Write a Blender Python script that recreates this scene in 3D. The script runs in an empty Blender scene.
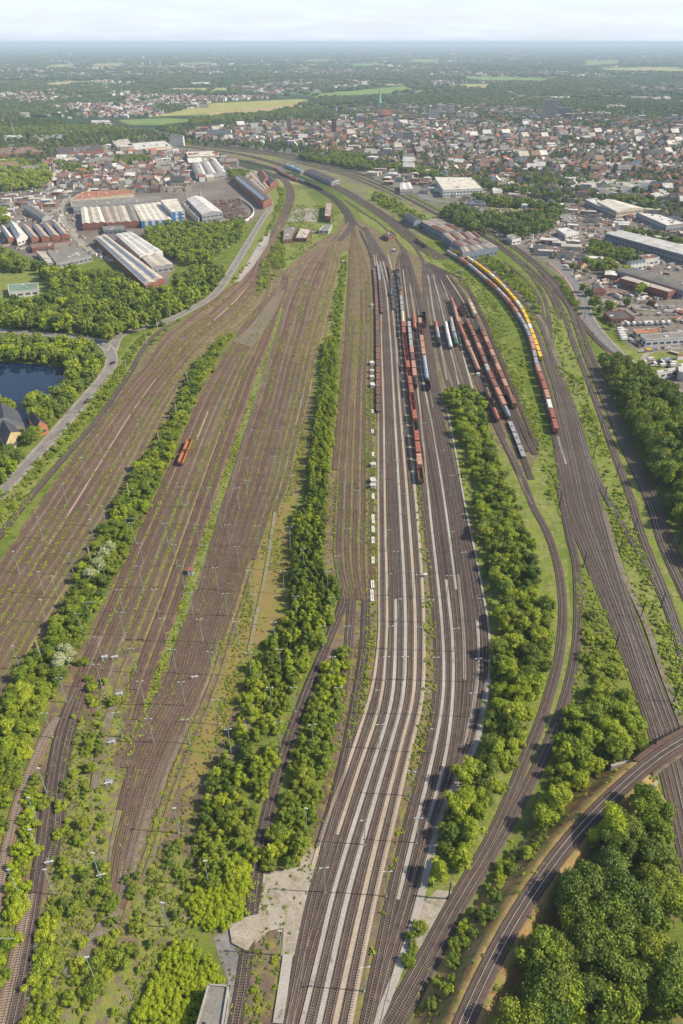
import bpy, bmesh, math, random
import numpy as np
from mathutils import Vector
random.seed(7); RNG = np.random.default_rng(7)
S = bpy.context.scene
COL = S.collection
# ------------------------------------------------------------------ camera, sky, sun, exposure
CAM_H, PITCH, FOC = 200.0, math.radians(33.46), 711.1
cd = bpy.data.cameras.new('camera'); cam = bpy.data.objects.new('camera', cd); COL.objects.link(cam)
cam.location = (0, 0, CAM_H); cam.rotation_euler = (math.pi/2-PITCH, 0, 0)
cd.sensor_width = 36; cd.sensor_fit = 'AUTO'; cd.lens = 25.0; cd.clip_start = 1; cd.clip_end = 400000
S.camera = cam
EL, AZ = math.radians(40), math.radians(-4)
sv = Vector((math.cos(EL)*math.cos(AZ), math.cos(EL)*math.sin(AZ), math.sin(EL)))
sd = bpy.data.lights.new('sun', 'SUN'); so = bpy.data.objects.new('sun', sd); COL.objects.link(so)
sd.energy = 5.0; sd.angle = math.radians(0.5); sd.color = (1, .89, .70)
so.rotation_euler = sv.to_track_quat('Z', 'Y').to_euler()
w = bpy.data.worlds.new('World'); S.world = w; w.use_nodes = True
nt = w.node_tree; bg = nt.nodes['Background']
sky = nt.nodes.new('ShaderNodeTexSky'); sky.sky_type = 'NISHITA'; sky.sun_disc = False
sky.sun_elevation = EL; sky.sun_rotation = math.pi/2-AZ; sky.dust_density = 1.2; sky.air_density = 1.0; sky.altitude = 200
bg.inputs[1].default_value = .105
tc = nt.nodes.new('ShaderNodeTexCoord'); mp = nt.nodes.new('ShaderNodeMapping'); mp.inputs['Scale'].default_value = (1, 1, 9)
nz = nt.nodes.new('ShaderNodeTexNoise'); nz.inputs['Scale'].default_value = 11; nz.inputs['Detail'].default_value = 6; nz.inputs['Roughness'].default_value = .6
cr = nt.nodes.new('ShaderNodeValToRGB'); cr.color_ramp.elements[0].position = .42; cr.color_ramp.elements[1].position = .68
cr.color_ramp.elements[0].color = (.62, .62, .62, 1); cr.color_ramp.elements[1].color = (.8, .8, .8, 1)
mx = nt.nodes.new('ShaderNodeMixRGB'); mx.inputs[2].default_value = (6.9, 7.7, 9.1, 1)
nt.links.new(tc.outputs['Generated'], mp.inputs[0]); nt.links.new(mp.outputs[0], nz.inputs[0]); nt.links.new(nz.outputs[0], cr.inputs[0])
sxy = nt.nodes.new('ShaderNodeSeparateXYZ'); nt.links.new(tc.outputs['Generated'], sxy.inputs[0])
mrg = nt.nodes.new('ShaderNodeMapRange'); mrg.inputs[1].default_value = .08; mrg.inputs[2].default_value = .42; mrg.inputs[3].default_value = 1; mrg.inputs[4].default_value = .12; nt.links.new(sxy.outputs[2], mrg.inputs[0])
mul = nt.nodes.new('ShaderNodeMath'); mul.operation = 'MULTIPLY'; nt.links.new(cr.outputs[0], mul.inputs[0]); nt.links.new(mrg.outputs[0], mul.inputs[1])
nt.links.new(mul.outputs[0], mx.inputs[0]); nt.links.new(sky.outputs[0], mx.inputs[1]); nt.links.new(mx.outputs[0], bg.inputs[0])
S.view_settings.view_transform = 'Standard'; S.view_settings.look = 'None'; S.view_settings.gamma = 1
S.view_settings.exposure = 0.5
S.render.resolution_x = 683; S.render.resolution_y = 1024

# ------------------------------------------------------------------ helpers
cp, sp = math.cos(PITCH), math.sin(PITCH)
def P(u, v, z=0.0):
    """point of the place at height z that the photograph shows at pixel u, v"""
    dx = (u-341.5)/FOC; dy = -(v-512)/FOC
    t = (CAM_H-z)/(sp-dy*cp)
    return (dx*t, (cp+dy*sp)*t)
def px_per_m(x, y, z=0):
    return FOC/(y*cp+(CAM_H-z)*sp)
def proj(x, y, z=0):
    d = y*cp+(CAM_H-z)*sp
    return 341.5+FOC*x/d, 512-FOC*(y*sp-(CAM_H-z)*cp)/d
def props(o, label=None, cat=None, group=None, kind=None):
    if label: o['label'] = label
    if cat: o['category'] = cat
    if group: o['group'] = group
    if kind: o['kind'] = kind
    return o
def empty(name, loc=(0, 0, 0), rz=0, **k):
    o = bpy.data.objects.new(name, None); COL.objects.link(o); o.location = loc; o.rotation_euler = (0, 0, rz)
    o.empty_display_size = .5
    return props(o, **k)
def link(name, me, parent=None, loc=None, rz=0, **k):
    o = bpy.data.objects.new(name, me); COL.objects.link(o)
    if loc: o.location = loc
    if rz: o.rotation_euler = (0, 0, rz)
    if parent: o.parent = parent
    return props(o, **k)
def mesh(name, V, F, mats, mi=None, smooth=False):
    me = bpy.data.meshes.new(name)
    me.from_pydata([tuple(map(float, p)) for p in V], [], F)
    for m in (mats if isinstance(mats, (list, tuple)) else [mats]): me.materials.append(m)
    if mi is not None: me.polygons.foreach_set('material_index', mi)
    if smooth: me.polygons.foreach_set('use_smooth', [True]*len(F))
    me.update(); return me
class MB:
    def __init__(s): s.V = []; s.F = []; s.M = []
    def add(s, V, F, m=0):
        n = len(s.V); s.V += list(V); s.F += [tuple(i+n for i in f) for f in F]; s.M += [m]*len(F)
    def box(s, c, d, m=0, rz=0, bottom=True):
        hx, hy, hz = d[0]/2, d[1]/2, d[2]/2; cz, sz = math.cos(rz), math.sin(rz); V = []
        for a, b, e in ((-1,-1,-1),(1,-1,-1),(1,1,-1),(-1,1,-1),(-1,-1,1),(1,-1,1),(1,1,1),(-1,1,1)):
            x, y = a*hx, b*hy; V.append((c[0]+x*cz-y*sz, c[1]+x*sz+y*cz, c[2]+e*hz))
        F = [(4,5,6,7),(0,1,5,4),(1,2,6,5),(2,3,7,6),(3,0,4,7)]
        if bottom: F.append((3,2,1,0))
        s.add(V, F, m)
    def cyl(s, a, b, r1, r2=None, n=8, m=0, cap=True):
        r2 = r1 if r2 is None else r2
        a = Vector(a); b = Vector(b); d = (b-a).normalized(); t = Vector((1,0,0)) if abs(d.x) < .8 else Vector((0,1,0))
        e1 = d.cross(t).normalized(); e2 = d.cross(e1); V = []
        for k in range(n):
            q = 2*math.pi*k/n; o = e1*math.cos(q)+e2*math.sin(q)
            V.append(tuple(a+o*r1)); V.append(tuple(b+o*r2))
        F = [(2*k, 2*((k+1) % n), 2*((k+1) % n)+1, 2*k+1) for k in range(n)]
        if cap: F += [tuple(2*k for k in range(n))[::-1], tuple(2*k+1 for k in range(n))]
        s.add(V, F, m)
    def mesh(s, name, mats, smooth=False): return mesh(name, s.V, s.F, mats, s.M, smooth)
# ---- materials
def ramp(nt, fac, stops):
    r = nt.nodes.new('ShaderNodeValToRGB'); e = r.color_ramp.elements
    while len(e) < len(stops): e.new(.5)
    for i, (p, c) in enumerate(stops): e[i].position = p; e[i].color = (*c, 1)
    nt.links.new(fac, r.inputs[0]); return r.outputs[0]
def noise(nt, vec, scale, detail=3, rough=.55, stretch=None):
    n = nt.nodes.new('ShaderNodeTexNoise'); n.inputs['Scale'].default_value = scale
    n.inputs['Detail'].default_value = detail; n.inputs['Roughness'].default_value = rough
    if stretch:
        m = nt.nodes.new('ShaderNodeMapping'); m.inputs['Scale'].default_value = stretch; nt.links.new(vec, m.inputs[0]); vec = m.outputs[0]
    nt.links.new(vec, n.inputs[0]); return n.outputs[0]
def mixc(nt, f, a, b, mode='MIX'):
    m = nt.nodes.new('ShaderNodeMixRGB'); m.blend_type = mode
    for i, x in enumerate((f, a, b)):
        if isinstance(x, bpy.types.NodeSocket): nt.links.new(x, m.inputs[i])
        elif i == 0: m.inputs[0].default_value = x
        else: m.inputs[i].default_value = (*x, 1)
    return m.outputs[0]
def newmat(name, rough=.9, spec=.2):
    m = bpy.data.materials.new(name); m.use_nodes = True; nt = m.node_tree; b = nt.nodes['Principled BSDF']
    b.inputs['Roughness'].default_value = rough; b.inputs['Specular IOR Level'].default_value = spec
    t = nt.nodes.new('ShaderNodeTexCoord'); g = nt.nodes.new('ShaderNodeNewGeometry')
    return m, nt, b, t.outputs['Object'], g.outputs['Position']
def bump(nt, b, h, strength=.4, dist=.1):
    n = nt.nodes.new('ShaderNodeBump'); n.inputs['Strength'].default_value = strength; n.inputs['Distance'].default_value = dist
    nt.links.new(h, n.inputs['Height']); nt.links.new(n.outputs[0], b.inputs['Normal'])
def mat2(name, c1, c2, scale=.5, rough=.9, spec=.2, world=True, stretch=None, fine=None, metal=0, bmp=0):
    """two mottled colours with a second, finer wear noise"""
    m, nt, b, ob, pos = newmat(name, rough, spec); vec = pos if world else ob
    n1 = noise(nt, vec, scale, 4, .65, stretch); c = ramp(nt, n1, [(.35, c1), (.65, c2)])
    n2 = noise(nt, vec, fine or scale*9, 2, .6)
    c = mixc(nt, ramp(nt, n2, [(.3, (.0,)*3), (.7, (1,)*3)]), mixc(nt, .32, c, (0, 0, 0)), c)
    nt.links.new(c, b.inputs['Base Color']); b.inputs['Metallic'].default_value = metal
    if bmp: bump(nt, b, n2, bmp)
    return m
BALLAST = [(.092, .064, .054), (.135, .098, .082), (.165, .13, .112)]
def ground_mix(name, base, patch, amount, pscale=.12, stretch=None, fine=2.2, mot=.03):
    """base soil or stone broken by ragged patches of another cover"""
    m, nt, b, ob, pos = newmat(name, .95, .1)
    n = noise(nt, pos, mot, 5, .65); f = noise(nt, pos, fine, 3, .7)
    c = ramp(nt, n, [(.3, base[0]), (.5, base[1]), (.7, base[2])])
    c = mixc(nt, ramp(nt, f, [(.35, (0,)*3), (.65, (1,)*3)]), mixc(nt, .3, c, (0, 0, 0)), c)
    pn = noise(nt, pos, pscale, 6, .72, stretch)
    pc = ramp(nt, noise(nt, pos, .35, 4, .7), [(.3, patch[0]), (.7, patch[1])])
    k = ramp(nt, pn, [(1-amount-.05, (0,)*3), (1-amount+.06, (1,)*3)])
    c = mixc(nt, k, c, pc); nt.links.new(c, b.inputs['Base Color']); bump(nt, b, f, .5, .15)
    return m
DRYG = [(.13, .14, .035), (.24, .20, .06)]
M = {}
M['yard'] = ground_mix('yard ground', [(.115, .08, .062), (.16, .115, .09), (.22, .17, .13)], DRYG, .47, .22, mot=.06)
M['scrubsoil'] = ground_mix('bare scrub soil', [(.13, .095, .07), (.19, .145, .105), (.27, .215, .165)], [(.13, .17, .035), (.25, .24, .06)], .53, .3, mot=.08)
M['ballast'] = ground_mix('rusty ballast', [(.08, .056, .048), (.108, .077, .065), (.14, .102, .086)], DRYG, .33, .45)
M['ballast_grey'] = ground_mix('grey brown ballast', [(.085, .066, .058), (.118, .093, .082), (.155, .125, .108)], DRYG, .33, .45)
M['ballast_orange'] = ground_mix('orange brown ballast', [(.15, .095, .065), (.19, .122, .085), (.23, .16, .115)], DRYG, .36, .45)
M['ballast_dark'] = ground_mix('dark oily ballast', [(.055, .043, .042), (.072, .056, .053), (.10, .08, .07)], DRYG, .22, .3)
for _k, _a, _st in (('w1', .46, (1.2, .3, 1)), ('w2', .42, (1.4, .2, 1)), ('w3', .50, (1, .35, 1)), ('w4', .385, (1.3, .25, 1))):
    _b = dict(w1=[(.105, .062, .048), (.15, .092, .070), (.20, .135, .105)], w2=[(.11, .074, .058), (.155, .108, .086), (.21, .155, .122)], w3=[(.125, .082, .055), (.17, .115, .078), (.22, .155, .108)], w4=[(.098, .055, .044), (.135, .078, .062), (.18, .115, .092)])[_k]
    _b = [tuple(q*f for q, f in zip(c_, (1.10, 1.12, 1.08))) for c_ in _b]
    M['ballast_'+_k] = ground_mix('weedy ballast', _b, [(.11, .135, .03), (.25, .215, .07)], _a, .5, _st, mot=.07)
M['ballast_new'] = ground_mix('pale new ballast', [(.24, .20, .16), (.29, .245, .20), (.33, .28, .23)], DRYG, .2, .3)
M['cess'] = ground_mix('pale grey gravel walkway', [(.31, .285, .255), (.39, .36, .325), (.47, .435, .39)], [(.14, .115, .09), (.17, .15, .08)], .36, .25)
M['cess_warm'] = ground_mix('sandy gravel walkway', [(.33, .27, .205), (.41, .34, .265), (.48, .41, .33)], [(.16, .13, .09), (.18, .16, .08)], .34, .25)
M['cess_dim'] = ground_mix('dull gravel walkway', [(.17, .145, .12), (.225, .195, .165), (.27, .235, .20)], [(.12, .09, .07), (.17, .15, .07)], .5, .4)
M['cess_path'] = ground_mix('overgrown gravel path', [(.20, .18, .155), (.26, .235, .205), (.31, .285, .25)], [(.16, .17, .045), (.22, .19, .07)], .5, .3)
M['moss'] = ground_mix('mossy gravel', [(.15, .115, .08), (.18, .14, .09), (.2, .16, .11)], [(.14, .15, .035), (.22, .19, .055)], .48, .35)
M['drygrass'] = ground_mix('dry yellow grass', [(.20, .16, .06), (.26, .195, .075), (.20, .18, .05)], [(.13, .16, .03), (.19, .2, .04)], .45, .1)
M['greenstrip'] = ground_mix('weedy green strip', [(.09, .125, .025), (.15, .19, .035), (.21, .23, .055)], [(.22, .17, .09), (.14, .10, .07)], .43, .25, mot=.09)
M['grass'] = ground_mix('rough meadow grass', [(.10, .15, .025), (.17, .22, .038), (.26, .27, .07)], [(.055, .10, .018), (.30, .27, .11)], .5, .17, mot=.1, fine=.8)
M['bank'] = ground_mix('parched embankment grass', [(.20, .13, .06), (.34, .225, .10), (.40, .28, .14)], [(.13, .15, .035), (.22, .18, .06)], .46, .3, mot=.15, fine=1.2)
M['asphalt'] = mat2('asphalt', (.16, .158, .16), (.21, .205, .2), .2, .85)
M['paving'] = mat2('concrete paving', (.25, .225, .195), (.35, .32, .275), .08, .9)
M['sand'] = ground_mix('pale sandy gravel', [(.26, .225, .18), (.36, .315, .26), (.43, .38, .32)], [(.22, .19, .15), (.17, .18, .07)], .42, .35, mot=.2)
M['greyroad'] = mat2('worn grey road surface', (.17, .16, .16), (.27, .25, .24), .09, .9)
M['bikepath'] = mat2('pink bicycle path', (.42, .22, .18), (.5, .28, .22), .2)
M['paint'] = mat2('road paint', (.6, .6, .58), (.75, .75, .72), 2)
M['town'] = ground_mix('town ground', [(.12, .115, .11), (.2, .18, .165), (.30, .26, .235)], [(.06, .09, .03), (.12, .15, .05)], .48, .03, mot=.015, fine=.2)
M['indust'] = ground_mix('works yard ground', [(.14, .115, .10), (.20, .17, .15), (.29, .26, .225)], [(.10, .085, .075), (.11, .12, .05)], .42, .04, mot=.02, fine=.3)
M['rail'] = mat2('rail steel', (.30, .22, .17), (.42, .34, .28), .05, .5, .5, metal=.35)
M['rail_rust'] = mat2('rusty disused rail', (.20, .125, .09), (.27, .18, .135), .05, .7, .3)
M['rail_bright'] = mat2('polished rail steel', (.58, .53, .48), (.7, .66, .6), .05, .35, .5, metal=.5)
M['sleeper'] = mat2('worn timber sleeper', (.10, .073, .062), (.175, .135, .115), .4, .9)
M['sleeper_pale'] = mat2('concrete sleeper', (.30, .25, .20), (.38, .33, .27), .4, .9)
for nm, c in dict(rust=(.26, .12, .075), rustred=(.36, .12, .08), orange=(.43, .19, .08), red=(.42, .13, .10), brown=(.16, .095, .075), black=(.025, .024, .027),
                  white=(.72, .70, .67), grey=(.33, .33, .34), bluegrey=(.26, .29, .34), yellow=(.80, .50, .02), pink=(.55, .33, .29), blue=(.05, .17, .42), salmon=(.50, .27, .19),
                  cream=(.62, .52, .36), green=(.08, .2, .12), silver=(.38, .37, .36), lblue=(.28, .37, .46), tealgreen=(.1, .45, .33)).items():
    M[nm] = mat2(nm+' painted metal', tuple(x*.8 for x in c), tuple(min(1, x*1.1) for x in c), .8, .55, .4)
for nm, c in dict(r_slate=(.075, .078, .095), r_grey=(.24, .225, .205), r_brown=(.24, .16, .115), r_beige=(.50, .45, .38), r_white=(.62, .6, .57), r_cream=(.66, .61, .52),
                  r_dark=(.10, .085, .08), r_red=(.31, .125, .08), r_redbr=(.19, .09, .065), r_blue=(.12, .26, .42), r_tan=(.40, .33, .27), r_rust=(.4, .16, .09), r_green=(.18, .26, .2)).items():
    M[nm] = mat2(nm[2:]+' roofing', tuple(x*.72 for x in c), tuple(min(1, x*1.12) for x in c), .09, .8, .25, fine=1.3)
for nm, c in dict(w_white=(.66, .65, .62), w_cream=(.55, .48, .36), w_brick=(.26, .11, .075), w_grey=(.32, .32, .33), w_yellow=(.5, .40, .22), w_orange=(.46, .19, .09), w_bluegrey=(.19, .22, .27),
                  w_pink=(.5, .35, .3), w_blue=(.05, .2, .5), w_concrete=(.38, .36, .33)).items():
    M[nm] = mat2(nm[2:]+' wall', tuple(x*.85 for x in c), tuple(min(1, x*1.05) for x in c), .3, .85, .2)
M['glass'] = mat2('dark window glass', (.05, .06, .075), (.1, .12, .14), .3, .15, .5)
M['skylight'] = mat2('dusty skylight glass', (.10, .12, .17), (.22, .25, .32), .3, .3, .5)
M['mast_green'] = mat2('grey green mast paint', (.22, .30, .24), (.3, .38, .32), 1, .6)
M['mast_dark'] = mat2('dark green mast paint', (.04, .06, .05), (.07, .09, .08), 1, .6)
M['lamp'] = mat2('lamp housing', (.42, .45, .48), (.55, .58, .6), 1, .4)
M['conc_pole'] = mat2('weathered concrete pole', (.30, .25, .2), (.4, .34, .28), 1)
M['bark'] = mat2('bark', (.10, .075, .05), (.17, .13, .09), 1.5)
M['deck'] = mat2('rust brown bridge steel', (.11, .068, .052), (.17, .11, .085), .5, .7)
M['rubber'] = mat2('tyre rubber', (.02, .02, .02), (.03, .03, .03), 1)
M['copper'] = mat2('green copper', (.15, .42, .33), (.22, .5, .4), .3, .6)
def leafmat(name, dark, light, warm):
    m, nt, b, ob, pos = newmat(name, .55, .25)
    a = nt.nodes.new('ShaderNodeAttribute'); a.attribute_name = 'tint'
    oi = nt.nodes.new('ShaderNodeObjectInfo')
    c = mixc(nt, a.outputs['Fac'], dark, light)
    c = mixc(nt, ramp(nt, oi.outputs['Random'], [(.2, (0,)*3), (1, (.75,)*3)]), c, mixc(nt, .55, c, warm))
    nt.links.new(c, b.inputs['Base Color'])
    tr = nt.nodes.new('ShaderNodeBsdfTranslucent'); nt.links.new(c, tr.inputs[0]); ms = nt.nodes.new('ShaderNodeMixShader'); ms.inputs[0].default_value = .2
    out = nt.nodes['Material Output']; nt.links.new(b.outputs[0], ms.inputs[1]); nt.links.new(tr.outputs[0], ms.inputs[2]); nt.links.new(ms.outputs[0], out.inputs[0])
    return m
LM = dict(
    far=leafmat('distant foliage', (.032, .058, .018), (.13, .175, .04), (.16, .19, .04)),
    dark=leafmat('dark green foliage', (.036, .07, .013), (.17, .245, .026), (.23, .25, .03)),
    mid=leafmat('mid green foliage', (.065, .115, .014), (.27, .345, .03), (.35, .36, .035)),
    bright=leafmat('bright green foliage', (.11, .175, .013), (.38, .46, .03), (.45, .46, .04)),
    acid=leafmat('yellow green foliage', (.15, .22, .012), (.42, .50, .022), (.46, .48, .025)),
    olive=leafmat('olive foliage', (.07, .11, .018), (.19, .26, .04), (.25, .28, .05)),
    grey=leafmat('silvery green foliage', (.11, .15, .07), (.26, .32, .17), (.3, .3, .17)),
    cream=leafmat('flowering foliage', (.16, .2, .06), (.48, .5, .3), (.5, .5, .3)),
    copperleaf=leafmat('copper foliage', (.05, .03, .025), (.12, .07, .045), (.1, .08, .04)),
    weed=leafmat('weed leaves', (.10, .14, .02), (.22, .26, .045), (.30, .26, .07)))
# ground base: near grass, far patchwork of fields and woods
def ground_material():
    m, nt, b, ob, pos = newmat('countryside ground', .95, .05)
    vo = nt.nodes.new('ShaderNodeTexVoronoi'); vo.inputs['Scale'].default_value = .0021
    mpn = nt.nodes.new('ShaderNodeMapping'); mpn.inputs['Rotation'].default_value = (0, 0, .3); mpn.inputs['Scale'].default_value = (1, .7, 0)
    nt.links.new(pos, mpn.inputs[0]); nt.links.new(mpn.outputs[0], vo.inputs['Vector'])
    sx = nt.nodes.new('ShaderNodeSeparateColor'); nt.links.new(vo.outputs['Color'], sx.inputs[0])
    fld = ramp(nt, sx.outputs[0], [(.0, (.07, .115, .035)), (.45, (.12, .18, .05)), (.72, (.21, .26, .075)), (.9, (.32, .30, .13))])
    fld.node.color_ramp.interpolation = 'CONSTANT'
    wd = ramp(nt, noise(nt, pos, .0011, 5, .6), [(.46, (0,)*3), (.5, (1,)*3)])
    far = mixc(nt, wd, fld, (.035, .062, .024))
    vill = ramp(nt, noise(nt, pos, .0009, 6, .7), [(0.66, (0,)*3), (.70, (.5,)*3)])
    far = mixc(nt, vill, far, ramp(nt, noise(nt, pos, .03, 3, .7), [(.35, (.05, .07, .035)), (.5, (.10, .09, .07)), (.62, (.40, .33, .29))]))
    near = ramp(nt, noise(nt, pos, .11, 6, .7), [(.3, (.08, .12, .02)), (.5, (.14, .19, .03)), (.7, (.24, .24, .07))])
    f = noise(nt, pos, 1.6, 3, .7); near = mixc(nt, ramp(nt, f, [(.3, (0,)*3), (.7, (1,)*3)]), mixc(nt, .4, near, (0, 0, 0)), near)
    s2 = nt.nodes.new('ShaderNodeSeparateXYZ'); nt.links.new(pos, s2.inputs[0])
    mr = nt.nodes.new('ShaderNodeMapRange'); mr.inputs[1].default_value = 1150; mr.inputs[2].default_value = 1350; nt.links.new(s2.outputs[1], mr.inputs[0])
    nt.links.new(mixc(nt, mr.outputs[0], near, far), b.inputs['Base Color']); return m
M['ground'] = ground_material()
# ---- geometry helpers on the ground
def tess(pts):
    from mathutils.geometry import tessellate_polygon
    return [t for t in tessellate_polygon([[Vector((p[0], p[1], 0)) for p in pts]])]
ZL = [0.02]
def nextz(): ZL[0] += .004; return ZL[0]
def sheet(name, ipts, m, z=None, label=None):
    z = nextz() if z is None else z
    pts = [P(*p) for p in ipts]
    F = []
    for t in tess(pts):
        a, b, c = (pts[i] for i in t)
        F.append(t if (b[0]-a[0])*(c[1]-a[1])-(b[1]-a[1])*(c[0]-a[0]) > 0 else t[::-1])
    return link(name, mesh(name, [(x, y, z) for x, y in pts], F, m), kind='structure', label=label)
class Path:
    def __init__(s, ipts, z=0, step=4.0, ext0=0, ext1=0, world=False):
        p = np.array([q if world else P(q[0], q[1], z) for q in ipts], float)
        if ext0: p = np.vstack([p[0]+(p[0]-p[1])/np.linalg.norm(p[0]-p[1])*ext0, p])
        if ext1: p = np.vstack([p, p[-1]+(p[-1]-p[-2])/np.linalg.norm(p[-1]-p[-2])*ext1])
        t = np.concatenate([[0], np.cumsum(np.maximum(1e-3, np.linalg.norm(np.diff(p, axis=0), axis=1))**.5)])
        n = len(p); out = []
        # centripetal tangents -> hermite
        tan = np.zeros_like(p)
        for i in range(n):
            if i == 0: tan[i] = (p[1]-p[0])/(t[1]-t[0])
            elif i == n-1: tan[i] = (p[-1]-p[-2])/(t[-1]-t[-2])
            else:
                d0 = (p[i]-p[i-1])/(t[i]-t[i-1]); d1 = (p[i+1]-p[i])/(t[i+1]-t[i]); a = t[i]-t[i-1]; b = t[i+1]-t[i]
                tan[i] = (d0*b+d1*a)/(a+b)
        for i in range(n-1):
            L = np.linalg.norm(p[i+1]-p[i]); k = max(1, int(L/step)); h = t[i+1]-t[i]
            for j in range(k):
                q = j/k; q2, q3 = q*q, q*q*q
                out.append((2*q3-3*q2+1)*p[i]+(q3-2*q2+q)*h*tan[i]+(-2*q3+3*q2)*p[i+1]+(q3-q2)*h*tan[i+1])
        out.append(p[-1]); s.p = np.array(out); 
        for _ in range(3): s.p[1:-1] = .25*s.p[:-2]+.5*s.p[1:-1]+.25*s.p[2:]
        s.s = np.concatenate([[0], np.cumsum(np.linalg.norm(np.diff(s.p, axis=0), axis=1))]); s.L = s.s[-1]
        d = np.gradient(s.p, axis=0); d /= np.linalg.norm(d, axis=1)[:, None]; s.d = d; s.n = np.stack([-d[:, 1], d[:, 0]], 1)
    def at(s, q):
        x = np.interp(q, s.s, s.p[:, 0]); y = np.interp(q, s.s, s.p[:, 1]); dx = np.interp(q, s.s, s.d[:, 0]); dy = np.interp(q, s.s, s.d[:, 1])
        l = math.hypot(dx, dy); return x, y, dx/l, dy/l
    def near(s, u, v, z=0):
        a = P(u, v, z); return s.s[np.argmin(np.hypot(s.p[:, 0]-a[0], s.p[:, 1]-a[1]))]
    def length(s): return s.L
def profile(path, prof, zf=0, close=False):
    """sweep a list of (offset, z) along a path"""
    k = len(prof); V = []; F = []
    for (x, y), (nx, ny) in zip(path.p, path.n):
        for o, z in prof: V.append((x+nx*o, y+ny*o, z+zf))
    for i in range(len(path.p)-1):
        for j in range(k-1):
            a = i*k+j; F.append((a+1, a, a+k, a+k+1))
    return V, F
def ribbon(name, path, w, m, z=None, off=0, parent=None, kind='structure', label=None):
    z = nextz() if z is None else z
    V, F = profile(path, [(off-w/2, z), (off+w/2, z)])
    return link(name, mesh(name, V, F, m), parent=parent, kind=kind, label=label)
ORD = ['nearest', 'second', 'third', 'fourth', 'fifth', 'sixth', 'seventh', 'eighth', 'ninth', 'tenth', 'eleventh', 'twelfth', 'thirteenth', 'fourteenth', 'fifteenth',
       'sixteenth', 'seventeenth', 'eighteenth', 'nineteenth', 'twentieth']
def ordw(i):
    i += 1
    T = {2: 'twenty', 3: 'thirty', 4: 'forty', 5: 'fifty', 6: 'sixty', 7: 'seventy', 8: 'eighty'}
    U = ['', 'first', 'second', 'third', 'fourth', 'fifth', 'sixth', 'seventh', 'eighth', 'ninth']
    if i == 1: return 'first'
    if i <= 20: return ORD[i-1]
    t, u = divmod(i, 10)
    if u == 0: return T[t][:-1]+'ieth'
    return T[t]+'-'+U[u]
# ------------------------------------------------------------------ ground sheets
gv, gf = [], []
XS = [-120000, -20000, -4000, -1000, -300, 0, 300, 1000, 4000, 20000, 120000]; YS = [-400, 0, 150, 400, 1000, 2500, 6000, 15000, 40000, 180000]
for y in YS:
    for x in XS: gv.append((x, y, 0))
nx_ = len(XS)
for j in range(len(YS)-1):
    for i in range(nx_-1): a = j*nx_+i; gf.append((a, a+1, a+nx_+1, a+nx_))
link('ground', mesh('ground', gv, gf, M['ground']), kind='structure')
sheet('town_ground', [(-60, 200), (0, 195), (60, 192), (110, 190), (180, 185), (235, 178), (240, 160), (330, 160), (400, 190), (470, 222), (540, 262), (590, 300), (640, 360), (700, 420), (900, 430), (900, 110),
                      (700, 100), (560, 98), (470, 108), (380, 106), (300, 112), (240, 122), (150, 135), (60, 140), (-60, 150)], M['town'])
M['stationground'] = ground_mix('overgrown station ground', [(.12, .10, .075), (.17, .14, .105), (.21, .18, .14)], [(.12, .15, .04), (.2, .2, .07)], .52, .03, mot=.02, fine=.3)
sheet('station_ground', [(100, 120), (160, 136), (240, 149), (300, 158), (345, 170), (385, 184), (430, 208), (470, 228), (455, 240), (425, 240), (395, 222), (372, 203), (350, 197), (325, 184), (290, 172), (240, 158), (150, 139), (100, 124)], M['stationground'])
sheet('works_ground', [(-40, 200), (-40, 245), (0, 245), (40, 262), (60, 262), (110, 255), (130, 285), (165, 290), (175, 262), (215, 245), (262, 215), (268, 200), (250, 170), (225, 160), (190, 172), (120, 188), (60, 190)], M['indust'])
sheet('works_ground', [(440, 190), (700, 205), (900, 250), (900, 420), (700, 410), (683, 400), (655, 375), (630, 345), (600, 312), (575, 285), (560, 268), (520, 250), (480, 225), (450, 205)], M['indust'])
sheet('meadow', [(620, 372), (683, 372), (683, 352), (640, 350), (612, 342)], M['grass'])
sheet('lawn', [(-20, 272), (35, 268), (52, 285), (52, 300), (0, 304), (-20, 304)], M['grass'])
YARD = [(-160, 1060), (-90, 700), (0, 560), (32, 512), (75, 452), (128, 382), (145, 353), (162, 335), (205, 303), (238, 280), (256, 257), (265, 237), (277, 215), (289, 205), (300, 255), (312, 246),
        (335, 232), (346, 215), (362, 222), (385, 236), (403, 246), (425, 261), (441, 268), (458, 277), (468, 287), (477, 303), (484, 320), (498, 351), (515, 391), (529, 422), (540, 452),
        (530, 470), (524, 478), (512, 462), (490, 435), (470, 418), (446, 398), (455, 450), (465, 508), (478, 570), (489, 637), (488, 680), (484, 706), (466, 765), (437, 830), (420, 900), (402, 960), (388, 993), (372, 1060)]
sheet('yard_ground', YARD, M['yard'])
sheet('grass_strip', [(0, 535), (28, 494), (75, 440), (100, 400), (122, 380), (140, 352), (165, 330), (205, 303), (240, 280), (262, 250), (276, 222), (284, 200), (278, 180), (268, 182), (262, 215), (245, 250), (228, 276), (210, 298), (168, 322),
                      (133, 338), (118, 360), (112, 375), (85, 404), (52, 442), (28, 470), (-30, 540), (-60, 600)], M['grass'])
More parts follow.
